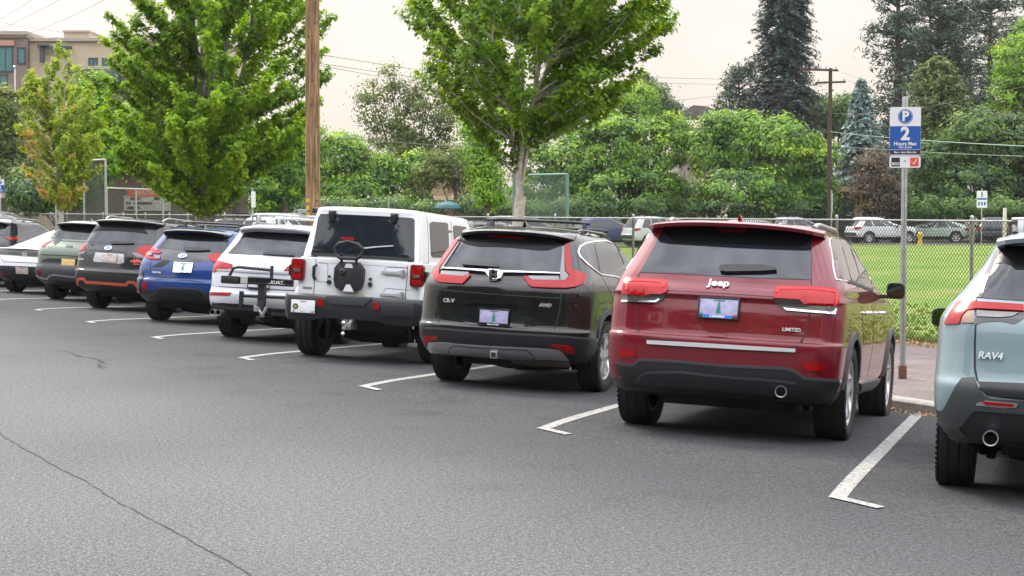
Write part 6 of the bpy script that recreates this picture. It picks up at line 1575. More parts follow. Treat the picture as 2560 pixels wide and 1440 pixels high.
bushy('broadleaf_tree', 'yellowish small tree in front of the tan cafe', (-3.753, 118.0, -0.3), [(-1.34, 0.51, 4.37, 1.34, 1.21, 1.07), (0.8, 0.56, 4.1, 1.07, 0.97, 1.21), (-0.27, 0.28, 5.44, 1.61, 1.45, 1.07), (2.14, 0.13, 2.76, 0.8, 0.72, 0.94)], L_OLV, 138, 67, 0.14, .36, 61)
bushy('broadleaf_tree', 'wide green tree right of the pale forked trunk', (7.952, 125.0, -0.3), [(-3.41, -0.44, 5.07, 2.27, 2.04, 2.27), (-1.14, -0.83, 6.49, 2.27, 2.04, 2.27), (1.7, 0.04, 5.64, 2.7, 2.43, 2.84), (3.41, -0.42, 7.48, 1.42, 1.28, 1.42), (0.0, -1.64, 3.37, 3.98, 3.58, 1.56), (-3.98, 0.04, 2.8, 1.99, 1.79, 1.14), (2.84, 1.77, 3.08, 2.56, 2.3, 1.42), (-5.96, 0.84, 4.79, 1.56, 1.41, 1.99), (-6.82, 0.84, 2.8, 1.7, 1.53, 1.28)], L_BG, 529, 78, 0.18, .42, 24)
bushy('broadleaf_tree', 'lime topped tree peeking over the wide green tree', (9.883, 150.0, -0.3), [(-1.36, 0.58, 10.78, 1.87, 1.69, 1.7), (1.02, 0.71, 10.95, 1.53, 1.38, 1.87), (-3.41, 0.91, 8.74, 1.7, 1.53, 1.7)], L_LIME, 149, 67, 0.18, .45, 25)
bushy('broadleaf_tree', 'wide green tree below the tall dark spruce', (17.185, 122.0, -0.3), [(-3.05, 0.96, 6.11, 1.8, 1.62, 2.36), (-0.83, 1.26, 6.52, 2.22, 2.0, 2.36), (1.66, 0.31, 6.11, 2.36, 2.12, 2.36), (3.88, -0.2, 5.0, 1.25, 1.12, 2.08), (-1.39, -1.66, 3.33, 3.33, 2.99, 1.52), (2.49, 1.0, 3.33, 2.77, 2.49, 1.52), (-2.77, 0.12, 7.77, 1.11, 1.0, 0.97)], L_BG, 529, 78, 0.18, .42, 26)
bushy('broadleaf_tree', 'green tree behind the far utility pole', (29.427, 165.0, -0.3), [(-0.94, -0.13, 11.28, 1.69, 1.52, 1.87), (1.69, -0.46, 11.28, 1.5, 1.35, 1.5), (0.56, 0.78, 9.41, 2.25, 2.02, 2.25)], L_DK, 149, 60, 0.21, .5, 27)
bushy('broadleaf_tree', 'dark far tree above the grey gabled roof', (16.812, 200.0, -0.3), [(-0.45, -0.33, 14.15, 1.59, 1.43, 2.04), (1.36, 1.02, 12.78, 1.36, 1.23, 1.59), (-1.82, -0.21, 15.51, 0.64, 0.57, 2.04)], L_DK, 103, 60, 0.25, .6, 28)
bushy('broadleaf_tree', 'yellow green tree at the right edge beside the pines', (36.066, 127.0, -0.3), [(0.14, 0.16, 12.62, 1.59, 1.43, 2.02), (1.73, -0.03, 11.47, 2.02, 1.82, 2.6), (-0.72, -0.37, 10.31, 1.15, 1.04, 1.3), (1.73, 0.9, 14.64, 1.44, 1.3, 1.44)], L_LIME, 264, 72, 0.15, .36, 29)
bushy('broadleaf_tree', 'dark wide tree behind the small white sign at right', (31.366, 118.0, -0.3), [(-0.27, 0.52, 6.78, 2.14, 1.93, 2.14), (2.41, 0.12, 5.71, 2.14, 1.93, 2.68), (-2.95, 0.4, 4.37, 1.61, 1.45, 2.28), (-0.8, -0.62, 3.56, 2.68, 2.41, 1.61), (2.41, 1.34, 3.03, 2.41, 2.17, 1.21), (5.09, 1.38, 4.9, 2.41, 2.17, 2.68)], L_DK, 552, 78, 0.17, .42, 30)
bushy('copper_bush', 'brownish bush left of the parking sign pole', (23.155, 112.0, -0.3), [(0.0, 0.12, 4.25, 1.32, 1.19, 1.53), (-0.51, 0.29, 2.98, 1.27, 1.15, 1.15), (0.64, 0.89, 2.98, 1.27, 1.15, 1.15)], L_BRN, 172, 72, 0.14, .36, 31, cat='bush')
bushy('broadleaf_tree', 'green tree half hidden behind the wooden utility pole', (-12.691, 98.0, -0.3), [(-0.22, 0.17, 5.31, 1.45, 1.3, 1.11), (0.89, 0.39, 4.2, 1.11, 1.0, 1.45), (-0.89, 0.57, 3.31, 1.56, 1.4, 1.22), (1.11, -0.35, 5.76, 1.11, 1.0, 1.11)], L_BG, 252, 72, 0.16, .38, 32)
bushy('broadleaf_tree', 'bright green tree between the small and the large maple', (-20.692, 88.0, -0.3), [(-0.3, -0.18, 6.78, 1.1, 0.99, 1.4), (0.7, 0.39, 5.18, 1.0, 0.9, 1.5), (-0.6, 0.47, 4.18, 1.2, 1.08, 1.4), (1.5, 0.6, 6.18, 1.0, 0.9, 1.2), (-0.1, -0.21, 8.18, 0.8, 0.72, 0.8)], L_LIME, 276, 72, 0.14, .34, 33)
bushy('broadleaf_tree', 'yellow green tree at the left edge behind the flagpole', (-26.545, 92.0, -0.3), [(0.1, -0.34, 7.41, 0.94, 0.85, 1.05), (-0.21, 0.52, 5.74, 1.25, 1.13, 1.46), (0.42, 0.44, 3.86, 1.25, 1.13, 1.36), (-1.05, 0.91, 6.78, 1.25, 1.13, 1.67)], L_OLV, 229, 72, 0.15, .36, 34)
bushy('broadleaf_tree', 'dark green tree low behind the small maple', (-20.538, 80.0, -0.3), [(0.55, 0.62, 3.08, 0.82, 0.74, 0.91), (-0.73, -0.62, 2.71, 1.27, 1.15, 0.73), (-1.64, 0.33, 2.9, 0.73, 0.65, 0.91), (0.73, -0.16, 3.99, 0.55, 0.49, 0.73)], L_DK, 195, 72, 0.12, .30, 35)
for i_, (nm_, lab_, x_, y_, lobes_, n_, sd_) in enumerate([
    ('hedge', 'dark hedge under the trees right of the wooden pole', -8.397, 112.5, [(-6.36, -0.07, 2.21, 2.29, 2.06, 0.71), (-2.8, 0.29, 2.09, 2.29, 2.06, 0.64), (0.25, 0.1, 2.09, 2.29, 2.06, 0.64), (2.8, 0.1, 2.09, 1.27, 1.15, 0.51), (6.36, 0.05, 2.21, 1.53, 1.37, 0.71), (8.91, 0.72, 2.09, 2.04, 1.83, 0.64)], 260, 41),
    ('hedge', 'dark hedge under the wide trees in the middle distance', 12.977, 119.5, [(-8.92, 0.43, 2.09, 2.43, 2.19, 0.76), (-5.14, 1.34, 2.09, 2.43, 2.19, 0.76), (-1.62, 1.82, 2.09, 2.43, 2.19, 0.81), (2.16, -0.3, 2.09, 2.43, 2.19, 0.81), (5.95, 1.21, 2.09, 2.43, 2.19, 0.76), (8.11, 0.56, 2.22, 1.35, 1.22, 0.81)], 300, 42),
    ('hedge', 'dark low shrubs behind the green hatchback', 28.753, 113.5, [(-2.57, -0.41, 2.21, 1.54, 1.39, 0.72), (0.0, 0.65, 2.09, 1.8, 1.62, 0.64), (2.57, -0.12, 2.09, 1.8, 1.62, 0.64), (5.13, -0.44, 2.09, 1.8, 1.62, 0.64)], 190, 43)]):
    bushy(nm_, lab_, (x_, y_, ZL), lobes_, L_DK, n_, 60, .15, .34, sd_, cat='hedge', group='hedges along the far lane')
conifer('spruce_tree', 'tallest dark spruce rising past the top of the picture', (23.105, 150.0, -0.3), 24.5, 2.75, L_SPR, 51, 2400, .27, .1, .25, prof=[(0, 1), (.35, 1.), (.6, .86), (.8, .68), (.92, .4), (1, .03)], droop=.45)
pine('pine_tree', 'small dark pine leaning beside the tallest spruce', (19.511, 152.0, -0.3), 14.5, 2.0, L_PIN, 52, 70, .28, .35)
conifer('blue_spruce', 'silvery blue spruce right of the far utility pole', (25.695, 130.0, -0.3), 11.6, 2.9, L_BLU, 53, 1300, .24, .05, .1)
conifer('dark_fir', 'narrow dark fir top beside the silvery blue spruce', (34.192, 175.0, -0.3), 14.0, 1.9, L_SPR, 54, 650, .28, .1, .1)
pine('pine_tree', 'tall pine with a bare dark trunk, left of the right-hand pines', (31.843, 146.0, -0.3), 25.0, 2.3, L_PIN, 55, 190, .28, .18)
pine('pine_tree', 'tall dense pine directly above the parking sign', (36.294, 150.0, -0.3), 25.0, 3.4, L_PIN, 56, 330, .28, .15)
pine('pine_tree', 'tall open pine with sky showing through, near the right edge', (42.716, 158.0, -0.3), 26.0, 3.0, L_PIN, 57, 170, .28, .25)
pine('pine_tree', 'tall pine cut off by the right edge', (44.132, 150.0, -0.3), 26.0, 2.8, L_PIN, 58, 170, .28, .2)
conifer('arborvitae', 'broad olive green arborvitae behind the parking sign', (29.862, 124.0, -0.3), 12.6, 2.5, L_ARB, 59, 1500, .22, .02, .05, prof=[(0, 1), (.5, .95), (.75, .7), (.9, .4), (1, .05)], droop=-.5)
# trees across the street behind the viewer: they show in the parked cars' glass and paint
for i_, (x_, s_) in enumerate([(-44, 1.5), (-33, 1.7), (-23, 1.5), (-14, 1.8), (-6, 1.6), (3, 1.75), (12, 1.6), (22, 1.7)]):
    bushy('street_tree', 'leafy tree across the street, number %d from the west' % (i_ + 1) if 0 else ['westmost leafy tree across the street', 'second westmost leafy tree across the street', 'third westmost leafy tree across the street', 'tallest leafy tree across the street', 'fifth leafy tree across the street from the west', 'leafy tree across the street behind the viewer', 'second eastmost leafy tree across the street', 'eastmost leafy tree across the street'][i_],
          (x_, -14 + (x_ * .55 if x_ < 0 else -x_ * .1) * -.35 + (i_ % 2) * -2, 0), [(0, 0, 3.2 * s_, 3.0 * s_, 2.6 * s_, 2.6 * s_), (1.2 * s_, .4, 5. * s_, 2.2 * s_, 2.2, 2.0 * s_), (-1.5 * s_, .2, 5.2 * s_, 2.0 * s_, 2.0, 1.8 * s_)], L_BG, 229, 60, 0.27, .6, 71 + i_, group='trees across the street')

pine('pine_tree', 'tall ponderosa across the street, nearest the corner', (-23, -7, 0), 23, 4.0, L_PIN, 81, 230, .6, .12, group='trees across the street')
pine('pine_tree', 'tall ponderosa across the street, middle of the three', (-29, -10, 0), 26, 4.2, L_PIN, 82, 230, .6, .12, group='trees across the street')
pine('pine_tree', 'tall ponderosa across the street, farthest west', (-37, -9, 0), 23, 4.0, L_PIN, 83, 200, .6, .12, group='trees across the street')
bo = empty('reflection_backdrop', (-8, -34, 0), label='long dark building added behind the viewer to darken the car reflections', cat='building')  # unseen block, added so the black paint mirrors something dark
b = MB(); b.box((0, 0, 4.2), (90, 8, 8.4)); b.build('wall', mat('backdrop_dark', (.030, .028, .028), .9, noise=(2, .3)), bo, smooth=False)
for k in range(14):
    b = MB(); b.box((-39 + 6 * k, 4.02, 2.4), (3.2, .06, 2.4)); b.build('window', GLASS2, bo, smooth=False)  # windows of the added unseen backdrop
# ================================================================ poles, wires, signs
WOOD = mat('weathered_pole_wood', (.20, .125, .065), .85, noise=(6, .45), bump=(30, .6, .01))
t_, b_, nn_ = nodes(WOOD)
def pole_wood():
    m = mat('pole_wood', (.2, .13, .07), .85); t, b_, nn = nodes(m); tc = nn('ShaderNodeTexCoord'); mp_ = nn('ShaderNodeMapping'); mp_.inputs['Scale'].default_value = (14, 14, .9)
    t.links.new(tc.outputs['Object'], mp_.inputs[0]); n1 = noise_node(t, mp_.outputs[0], 1.6, 8, .65)
    r1 = ramp_node(t, n1.outputs[0], [(.28, (.045, .027, .014)), (.44, (.17, .10, .045)), (.56, (.30, .19, .095)), (.72, (.42, .31, .19))])
    n2 = noise_node(t, tc.outputs['Object'], 1.1, 3); r2 = ramp_node(t, n2.outputs[0], [(.35, (.7, .68, .66)), (.65, (1.15, 1.1, 1.05))])
    t.links.new(mixc(t, r1.outputs[0], r2.outputs[0], 1., 'MULTIPLY'), b_.inputs['Base Color'])
    bp = nn('ShaderNodeBump'); bp.inputs['Strength'].default_value = .7; bp.inputs['Distance'].default_value = .012; t.links.new(n1.outputs[0], bp.inputs['Height']); t.links.new(bp.outputs[0], b_.inputs['Normal'])
    return m
POLEW = pole_wood()
def pole(name, label, pos, h, r0, r1, m, cat='utility pole', n=20):
    root = empty(name, pos, label=label, cat=cat); b = MB()
    b.tube([(0, 0, -.3), (0, 0, h * .5), (.02, 0, h)], [r0, (r0 + r1) / 2, r1], n); b.build('post', m, root, angle=60); return root
wp = pole('utility_pole', 'thick brown wooden utility pole between the two big maples', (-4.087, 36.2, -0.155), 9.5, .158, .135, POLEW)
rp = random.Random(5)
b = MB()
for k in range(17):
    a = rp.uniform(-2.6, -.5); z = 1.6 + k * .42 + rp.uniform(-.1, .1); rr = .150 - z * .0015
    b.tube([(math.cos(a) * (rr - .02), math.sin(a) * (rr - .02), z), (math.cos(a) * (rr + .012), math.sin(a) * (rr + .012), z + .004)], [.034, .022], 8)
b.build('knot', mat('knot_wood', (.10, .06, .035), .8), wp)
b = MB()
for k in range(9):
    a = rp.uniform(-2.6, -.5); z0 = rp.uniform(.5, 6.5); ln = rp.uniform(.5, 1.8); rr = .1545 - (z0 + ln / 2) * .0024
    rows_ = [[(math.cos(a + d) * (rr + .003), math.sin(a + d) * (rr + .003), z0 + ln * j / 8) for d in (-.03 - .015 * math.sin(j * 1.3 + k), .0, .03)] for j in range(9)]
    b.grid(rows_)
b.build('drying_crack', mat('crack_wood', (.06, .04, .025), .9), wp, smooth=False)
b = MB(); b.lathe([(-.002, .001), (-.002, .045), (.004, .045)], 16, 'y', (-.09, -.150, 2.12)); b.box((-.09, -.152, 1.80), (.07, .006, .14)); b.box((-.09, -.150, 1.97), (.065, .006, .09)); b.build('pole_tag', mat('tag_yellow', (.62, .38, .05), .5, noise=(40, .3)), wp)
fp = pole('utility_pole', 'thin dark far utility pole with two crossarms', (21.232, 118.0, -0.3), 11.54, .17, .12, mat('dark_pole_wood', (.055, .035, .025), .9))
b = MB(); hT = 11.54
b.box((-.75, -.15, hT - .12), (2.5, .12, .14), ry=.03); b.box((.0, -.15, hT - .95), (2.2, .12, .13), ry=-.05, rz=.3); b.build('crossarm', mat('dark_pole_wood'), fp)
b = MB()
for x, z in ((-1.8, .05), (-1.1, .03), (-.3, 0), (.35, -.02), (-.8, -.82), (.9, -.8)): b.lathe([(hT + z - .06, .03), (hT + z + .02, .06), (hT + z + .08, .05), (hT + z + .12, .02)], 8, 'z', (x, -.15, 0))
b.build('insulator', SILV, fp)
fl = pole('flagpole', 'slim white flagpole at the far left', (-28.126, 100.0, -0.3), 10.09, .06, .04, mat('white_pole', (.55, .56, .56), .4), cat='flagpole', n=10)
b = MB(); b.lathe([(8.0, .001), (8.05, .09), (8.15, .1), (8.22, .001)], 10, 'z', (0, 0, 2.04)); b.build('finial', SILV, fl)

GALV = mat('galvanised_steel', (.36, .37, .37), .45, .6, noise=(12, .25))
WIRE = mat('cable', (.05, .05, .055), .6)
GWIRE = mat('green_cable', (.13, .20, .17), .5)
def wire(label, A, B_, sag, r_, m=WIRE):
    A, B_ = Vector(A), Vector(B_); b = MB()
    b.tube([A.lerp(B_, k / 16) - Vector((0, 0, sag * 4 * (k / 16) * (1 - k / 16))) for k in range(17)], r_, 4)
    tag(b.build('overhead_wire', m), label, 'cable', 'overhead wires')
WL = [
 ('upper grey wire crossing the sky at the top left corner', (-18.27, 60.0, 7.84), (-11.96, 45.0, 7.28), .1, .010),
 ('middle grey wire crossing the top left corner', (-18.27, 60.0, 7.57), (-11.04, 45.0, 7.36), .1, .010),
 ('long grey wire climbing from the tan building to the sky', (-16.63, 60.0, 7.68), (-10.02, 45.0, 7.29), .1, .010),
 ('thin wire in front of the tan building, highest', (-36.53, 120.0, 14.88), (-23.99, 110.0, 12.46), .2, .018),
 ('thin wire in front of the tan building, lowest', (-36.53, 120.0, 14.3), (-23.99, 110.0, 12.21), .2, .018),
 ('upper thin wire right of the wooden pole', (-3.93, 36.0, 4.93), (7.5, 150.0, 12.36), .3, .010),
 ('second thin wire right of the wooden pole', (-3.93, 36.0, 4.75), (7.5, 150.0, 11.85), .3, .010),
 ('third thin wire right of the wooden pole', (-3.93, 36.0, 4.71), (7.5, 150.0, 11.51), .5, .010),
 ('green cable crossing in front of the round green tree', (-3.93, 36.0, 3.26), (5.25, 105.0, 5.44), .15, .012),
 ('level wire meeting the upper crossarm from the left', (5.9, 118.0, 10.77), (19.84, 118.0, 10.5), .1, .018),
 ('level wire meeting the far pole above the grey roof', (5.9, 118.0, 10.37), (20.91, 118.0, 10.18), .1, .018),
 ('wire rising to the lower crossarm from the left', (5.9, 118.0, 8.62), (20.91, 118.0, 10.29), .1, .018),
 ('wire rising below the lower crossarm from the left', (6.97, 118.0, 7.82), (20.91, 118.0, 10.37), .5, .018),
 ('wire from the upper crossarm toward the right-hand pines', (21.71, 118.0, 11.09), (32.26, 100.0, 6.67), .6, .016),
 ('thin wire from the lower crossarm past the parking sign', (22.25, 118.0, 10.5), (32.26, 100.0, 5.08), .3, .014),
 ('rising wire behind the parking sign', (21.18, 118.0, 8.25), (19.36, 60.0, 6.5), .5, .012),
]
for l_, a_, c_, s_, r_ in WL: wire(l_, a_, c_, s_, r_ * .62)
wire('thick pale green cable crossing behind the parking sign', (21.23, 118.0, 7.02), (19.36, 60.0, 3.86), .12, .020, GWIRE)
wire('dark looped cable left of the far utility pole', (16.62, 118.0, 6.61), (21.23, 118.0, 7.07), .1, .018, WIRE)
wire('lower thin green cable right of the far utility pole', (21.23, 118.0, 6.08), (25.81, 80.0, 4.14), .1, .012, GWIRE)

# the parking sign on its perforated post
SB = mat('sign_blue', (.010, .075, .30), .4); SNV = mat('sign_navy', (.012, .02, .06), .4); SW = mat('sign_white', (.62, .63, .66), .4)
SRED = mat('sign_red', (.62, .07, .04), .4); SBK = mat('sign_black', (.02, .02, .02), .4)
def rrect(w_, h_, r_, n=5):
    return [(sx * (w_ / 2 - r_) + r_ * math.cos(a), sy * (h_ / 2 - r_) + r_ * math.sin(a)) for sx, sy, a0 in ((1, 1, 0), (-1, 1, 90), (-1, -1, 180), (1, -1, 270)) for a in [R(a0 + 90 * k / n) for k in range(n + 1)]]
def plate_xz(b, w_, h_, x, z, y, t=.003, r_=.02): return b.prism(rrect(w_, h_, r_), (x, y, z), (1, 0, 0), (0, 0, 1), (0, -1, 0), t)
UPR = Matrix.Rotation(math.pi / 2, 4, 'X')
def parking_sign(label, pos, rz=0., full=True):
    root = empty('parking_sign', pos, (0, 0, rz), label=label, cat='sign', group='two-hour parking signs')
    H_ = 3.20; b = MB(); b.box((0, 0, H_ / 2), (.060, .045, H_)); po = b.build('post', GALV, root, bevel=.004)
    b = MB()
    for k in range(124 if full else 0):
        z = .05 + k * .0254
        b.lathe([(-.0235, .001), (-.0235, .0065)], 8, 'y', (0, 0, z))
    if full: b.build('perforations', SBK, po)
    b = MB(); b.box((0, 0, .05), (.085, .075, .20)); b.build('anchor_sleeve', mat('rusty_steel', (.11, .055, .035), .85, .2, noise=(30, .4)), root, bevel=.004)
    p = MB(); plate_xz(p, .348, .548, 0, 2.808, -.026); pn = p.build('sign_panel', SW, root)
    p = MB(); p.box((0, -.0302, 2.735), (.344, .0016, .262)); p.build('blue_field', SB, pn)
    p = MB(); p.box((0, -.0302, 2.572), (.344, .0016, .052)); p.build('navy_strip', SNV, pn)
    p = MB(); p.lathe([(-.0310, .001), (-.0310, .084), (-.0292, .084)], 32, 'y', (0, 0, 2.975)); p.build('roundel', SB, pn)
    p = MB(); p.tube([(.074 * math.cos(a), -.0315, 2.975 + .074 * math.sin(a)) for a in [2 * math.pi * k / 32 for k in range(33)]], .0022, 4, cap=False); p.build('roundel_ring', SW, pn)
    T_ = lambda nm, s_, z, size, m, x=0, **k: text_obj(nm, s_, size, Matrix.Translation((x, -.0322, z)) @ UPR, m, pn, ext=.0008, **k)
    T_('letter', 'P', 2.975, .15, SW, bold=.006); T_('numeral', '2', 2.775, .20, SW, bold=.008)
    T_('lettering', 'Hours Max', 2.667, .056, SW, bold=.0014); T_('lettering', 'Per Zone', 2.628, .038, SW, bold=.0006, shear=.2); T_('lettering', '8am - 6pm Mon-Sat', 2.572, .031, SW, bold=.0006)
    p = MB(); plate_xz(p, .348, .130, 0, 2.462, -.026); pz = p.build('zone_plate', SW, root)
    p = MB(); p.box((-.105, -.0302, 2.462), (.095, .0016, .10)); p.build('code_square', SBK, pz)
    p = MB(); p.box((.105, -.0302, 2.462), (.095, .0016, .10)); p.build('check_square', SRED, pz)
    p = MB(); p.lathe([(-.0305, .001), (-.0305, .012), (-.029, .012)], 12, 'y', (0, 0, 2.475)); p.build('bolt', SILV, pz)
    text_obj('code', '8023', .042, Matrix.Translation((-.105, -.0322, 2.440)) @ UPR, SW, pz, ext=.0008, bold=.001)
    p = MB(); p.tube([(.075, -.0325, 2.462), (.095, -.0325, 2.435), (.132, -.0325, 2.490)], .005, 4); p.build('check_mark', SW, pz)
    return root
parking_sign('blue and white two-hour parking sign on a perforated post beside the red SUV', (4.447, 19.99, ZS), R(-3))
parking_sign('blue and white two-hour parking sign cut off at the left edge', (-19.163, 66.0, -0.155), R(0), False)
def small_sign(label, px_pos, h_, w_, hh, m=SW, rz=0., txt=None, name='street_sign'):
    root = empty(name, px_pos, (0, 0, rz), label=label, cat='sign'); b = MB(); b.box((0, 0, h_ / 2), (.06, .05, h_)); b.build('post', GALV, root)
    if w_:
        b = MB(); plate_xz(b, w_, hh, 0, h_ - hh / 2 - .15, -.03, .01, .04); p = b.build('sign_panel', m, root)
        if txt:
            b = MB(); b.box((0, -.042, h_ - hh * .48 - .15), (w_ * .9, .004, hh * .1)); b.box((0, -.042, h_ - hh * .22 - .15), (w_ * .12, .004, hh * .3)); b.build('blue_bar', SB, p)
            b = MB(); [b.box((dx * w_, -.042, h_ - hh * .76 - .15), (w_ * .16, .004, hh * .2)) for dx in (-.28, 0, .28)]; b.build('blue_marks', SB, p)
    return root
small_sign('small white and blue sign on a thin post by the dark far car', (27.715, 104.0, -0.3), 3.37, .62, 1.0, txt='2HR')
small_sign('narrow sign seen nearly edge-on in front of the far pole', (12.691, 70.0, -0.3), 2.86, .45, .75, rz=R(80))
small_sign('thin post with an edge-on sign beyond the blue crossover', (-9.716, 66.0, -0.3), 2.92, .40, .6, rz=R(75))
small_sign('short grey post beside the hedge right of the wooden pole', (-6.997, 100.0, -0.3), 2.94, .0, .0)
small_sign('slim green post behind the small maple', (-18.631, 72.0, -0.3), 2.61, .0, .0)
b = MB(); b.lathe([(0, .16), (.1, .13), (.55, .12), (.62, .15), (.70, .14), (.78, .06), (.80, .001)], 14, 'z'); b.tube([(-.2, 0, .55), (.2, 0, .55)], .06, 10)
hy = b.build('fire_hydrant', mat('hydrant_yellow', (.55, .36, .03), .5)); hy.location = (24.1, 104.0, -0.3); hy.location.z = ZL; tag(hy, 'yellow hydrant on the lawn edge left of the green hatchback', 'hydrant')

# ================================================================ fences
def mesh_wires(b, fx, L_, H_, D, r_, z0=0.04, zig=True):
    """woven zigzag wires; fx(x, z) maps fence coordinates to space"""
    h_ = D / 2; n = int(L_ / h_); vs = []; fs = []; kz = int((H_ - z0) / (h_ * 1.08))
    for i in range(n):
        base = len(vs)
        for k in range(kz + 1):
            x = (i + (k + i) % 2) * h_; z = z0 + k * h_ * 1.08
            if k == kz: z += .012
            for dx, dy in ((-r_, 0), (r_ * .6, -r_), (r_ * .6, r_)):
                vs.append(fx(x + dx, dy, z))
        for k in range(kz):
            for j in range(3):
                a = base + k * 3; j2 = (j + 1) % 3; fs.append((a + j, a + j2, a + 3 + j2, a + 3 + j))
    b.add(vs, fs)
FW = 10.2
fen = empty('chain_link_fence', (0, 0, 0), label='chain-link fence of steel posts and woven wire between sidewalk and lawn', cat='fence')
fen.matrix_world = STREET @ Matrix.Translation((FW, 0, ZS - .01))
MESHM = mat('fence_wire', (.035, .042, .030), .6, .3)
FH = 1.80
b = MB(); mesh_wires(b, lambda x, y, z: (y, x - 5, z), 36.5, FH, .066, .0044); b.build('woven_mesh', MESHM, fen, smooth=False, recalc=False)
b = MB(); mesh_wires(b, lambda x, y, z: (y, x + 34.8, z), 42, FH, .12, .004); b.build('woven_mesh', MESHM, fen, smooth=False, recalc=False)
for a0, a1 in ((-5, 31.5), (34.8, 90)):
    b = MB(); b.tube([(0, a0, FH - .02), (0, a1, FH - .02)], .013, 8); b.build('top_rail', GALV, fen)
    k = a0
    while k < a1 + .1:
        b = MB(); b.tube([(.03, k, -.1), (.03, k, FH + .03)], .024, 10); b.lathe([(FH + .03, .028), (FH + .05, .02), (FH + .06, .001)], 10, 'z', (.03, k, 0)); b.build('fence_post', GALV, fen)
        k += 3.05
gt = empty('fence_gate', label='chain-link gate between two thick capped posts, right of the pale trunk', cat='gate'); gt.matrix_world = STREET @ Matrix.Translation((FW, 31.9, ZS - .01))
for y in (0, 2.6):
    b = MB(); b.tube([(0, y, -.1), (0, y, FH + .12)], .055, 12); b.lathe([(FH + .12, .065), (FH + .17, .05), (FH + .19, .001)], 12, 'z', (0, y, 0)); b.build('gate_post', GALV, gt)
b = MB(); b.tube([(0, .1, FH + .02), (0, 2.5, FH + .02), (0, 2.5, .08), (0, .1, .08), (0, .1, FH + .02)], .024, 8); gf = b.build('gate_frame', mat('blue_grey_steel', (.25, .32, .40), .45, .5), gt)
b = MB(); mesh_wires(b, lambda x, y, z: (y, x + .1, z), 2.4, FH, .08, .003); b.build('woven_mesh', MESHM, gt, smooth=False, recalc=False)
b = MB(); b.box((-.04, 1.2, 1.02), (.01, .34, .26)); b.build('gate_sign', SW, gt, bevel=.003)
pw = MB(); pw.box((0, 0, 1.0), (.10, .10, 2.0)); o = pw.build('wooden_post', mat('white_painted_post', (.50, .47, .40), .7, noise=(10, .2)), bevel=.008); o.location = (16.221, 58.0, -0.155); tag(o, 'square cream post standing on the lawn near the right edge', 'post')
# backstop wings
def backstop(label, A, B_, H_, D, r_, m, posts=2, dens=True, mm=None):
    A, B_ = Vector(A), Vector(B_); L_ = (B_ - A).length; d = (B_ - A).normalized()
    root = empty('backstop', A, (0, 0, math.atan2(d.y, d.x)), label=label, cat='backstop')
    b = MB(); mesh_wires(b, lambda x, y, z: (x, y, z), L_, H_, D, r_); b.build('woven_mesh', mm or MESHM, root, smooth=False, recalc=False)
    for k in range(posts + 1):
        b = MB(); b.tube([(L_ * k / posts, 0, -.1), (L_ * k / posts, 0, H_)], .05, 8); b.build('post', m, root)
    b = MB(); b.tube([(0, 0, H_), (L_, 0, H_)], .035, 8); b.build('rail', m, root); b = MB(); b.tube([(0, 0, H_ * .33), (L_, 0, H_ * .33)], .025, 8); b.build('rail', m, root)
backstop('tall galvanised mesh backstop panel right of the small maple', (-17.47, 72.0, -0.3), (-16.126, 70.0, -0.3), 4.08, .13, .009, GALV, 1)
backstop('mesh backstop panel behind the large maple with the red banner behind', (-17.014, 74.0, -0.3), (-15.458, 84.0, -0.3), 3.0, .16, .007, GALV, 3)
backstop('green mesh screen with a slanted post behind the black SUV', (0.064, 56.0, -0.3), (1.693, 54.0, -0.3), 3.17, .085, .0048, mat('green_steel', (.13, .21, .20), .5, .3), 1, mm=mat('green_mesh', (.09, .14, .12), .5))

# ================================================================ buildings
def win(root, x, z, w_, h_, y, fr, gl, div=1, dep=.12):
    b = MB()
    for cx, cz, sx, sz in ((x - w_ / 2, z, .1, h_ + .1), (x + w_ / 2, z, .1, h_ + .1), (x, z - h_ / 2, w_, .1), (x, z + h_ / 2, w_, .1)): b.box((cx, y - dep / 2, cz), (sx, dep, sz))
    for k in range(1, div): b.box((x - w_ / 2 + w_ * k / div, y - dep / 2, z), (.06, dep * .8, h_))
    o = b.build('window', fr, root)
    b = MB(); b.box((x, y - .02, z), (w_, .03, h_)); b.build('pane', gl, o)
TGL = mat('teal_glass', (.05, .16, .17), .06, .1, .3); TFR = mat('bronze_frame', (.035, .05, .06), .5)
STUC = mat('tan_stucco', (.44, .36, .26), .9, noise=(.6, .12)); BRNW = mat('brown_stucco', (.20, .155, .13), .9, noise=(.6, .15)); TRIMB = mat('taupe_trim', (.34, .29, .245), .8)
DARKW = mat('plum_brown_cladding', (.13, .10, .105), .9)
hb = empty('hotel_building', (-43.621, 150.0, -0.3), label='tan and brown flat-roofed building with teal windows behind the small maple', cat='building')
hb.location.z = ZL
s150 = 150 / 4401.6
def bz(py): return (526.1 - py) * s150 + CAM_H - ZL
def bx(px): return px * s150
def wall(root, x0, x1, y0, y1, dep, m, yoff=0., name='wall'):
    b = MB(); b.box(((bx(x0) + bx(x1)) / 2, yoff + dep / 2, (bz(y1) + bz(y0)) / 2), (bx(x1) - bx(x0), dep, bz(y0) - bz(y1))); return b.build(name, m, root, smooth=False)
wall(hb, 80, 560, 104, 600, 14, STUC); wall(hb, -260, 79.5, 92, 600, 14.5, BRNW, -.8)
wall(hb, -265, 84, 84, 93, 15.4, TRIMB, -1.2, 'cornice'); wall(hb, -262, 82, 93.2, 99, 15.0, TRIMB, -1.0, 'cornice'); wall(hb, 80, 565, 98, 106, 14.6, TRIMB, -.3, 'cornice')
wall(hb, 143, 208, 72, 100, 5, STUC, 3., 'penthouse'); wall(hb, 141, 210, 70, 74, 5.4, TRIMB, 2.8, 'penthouse_cap')
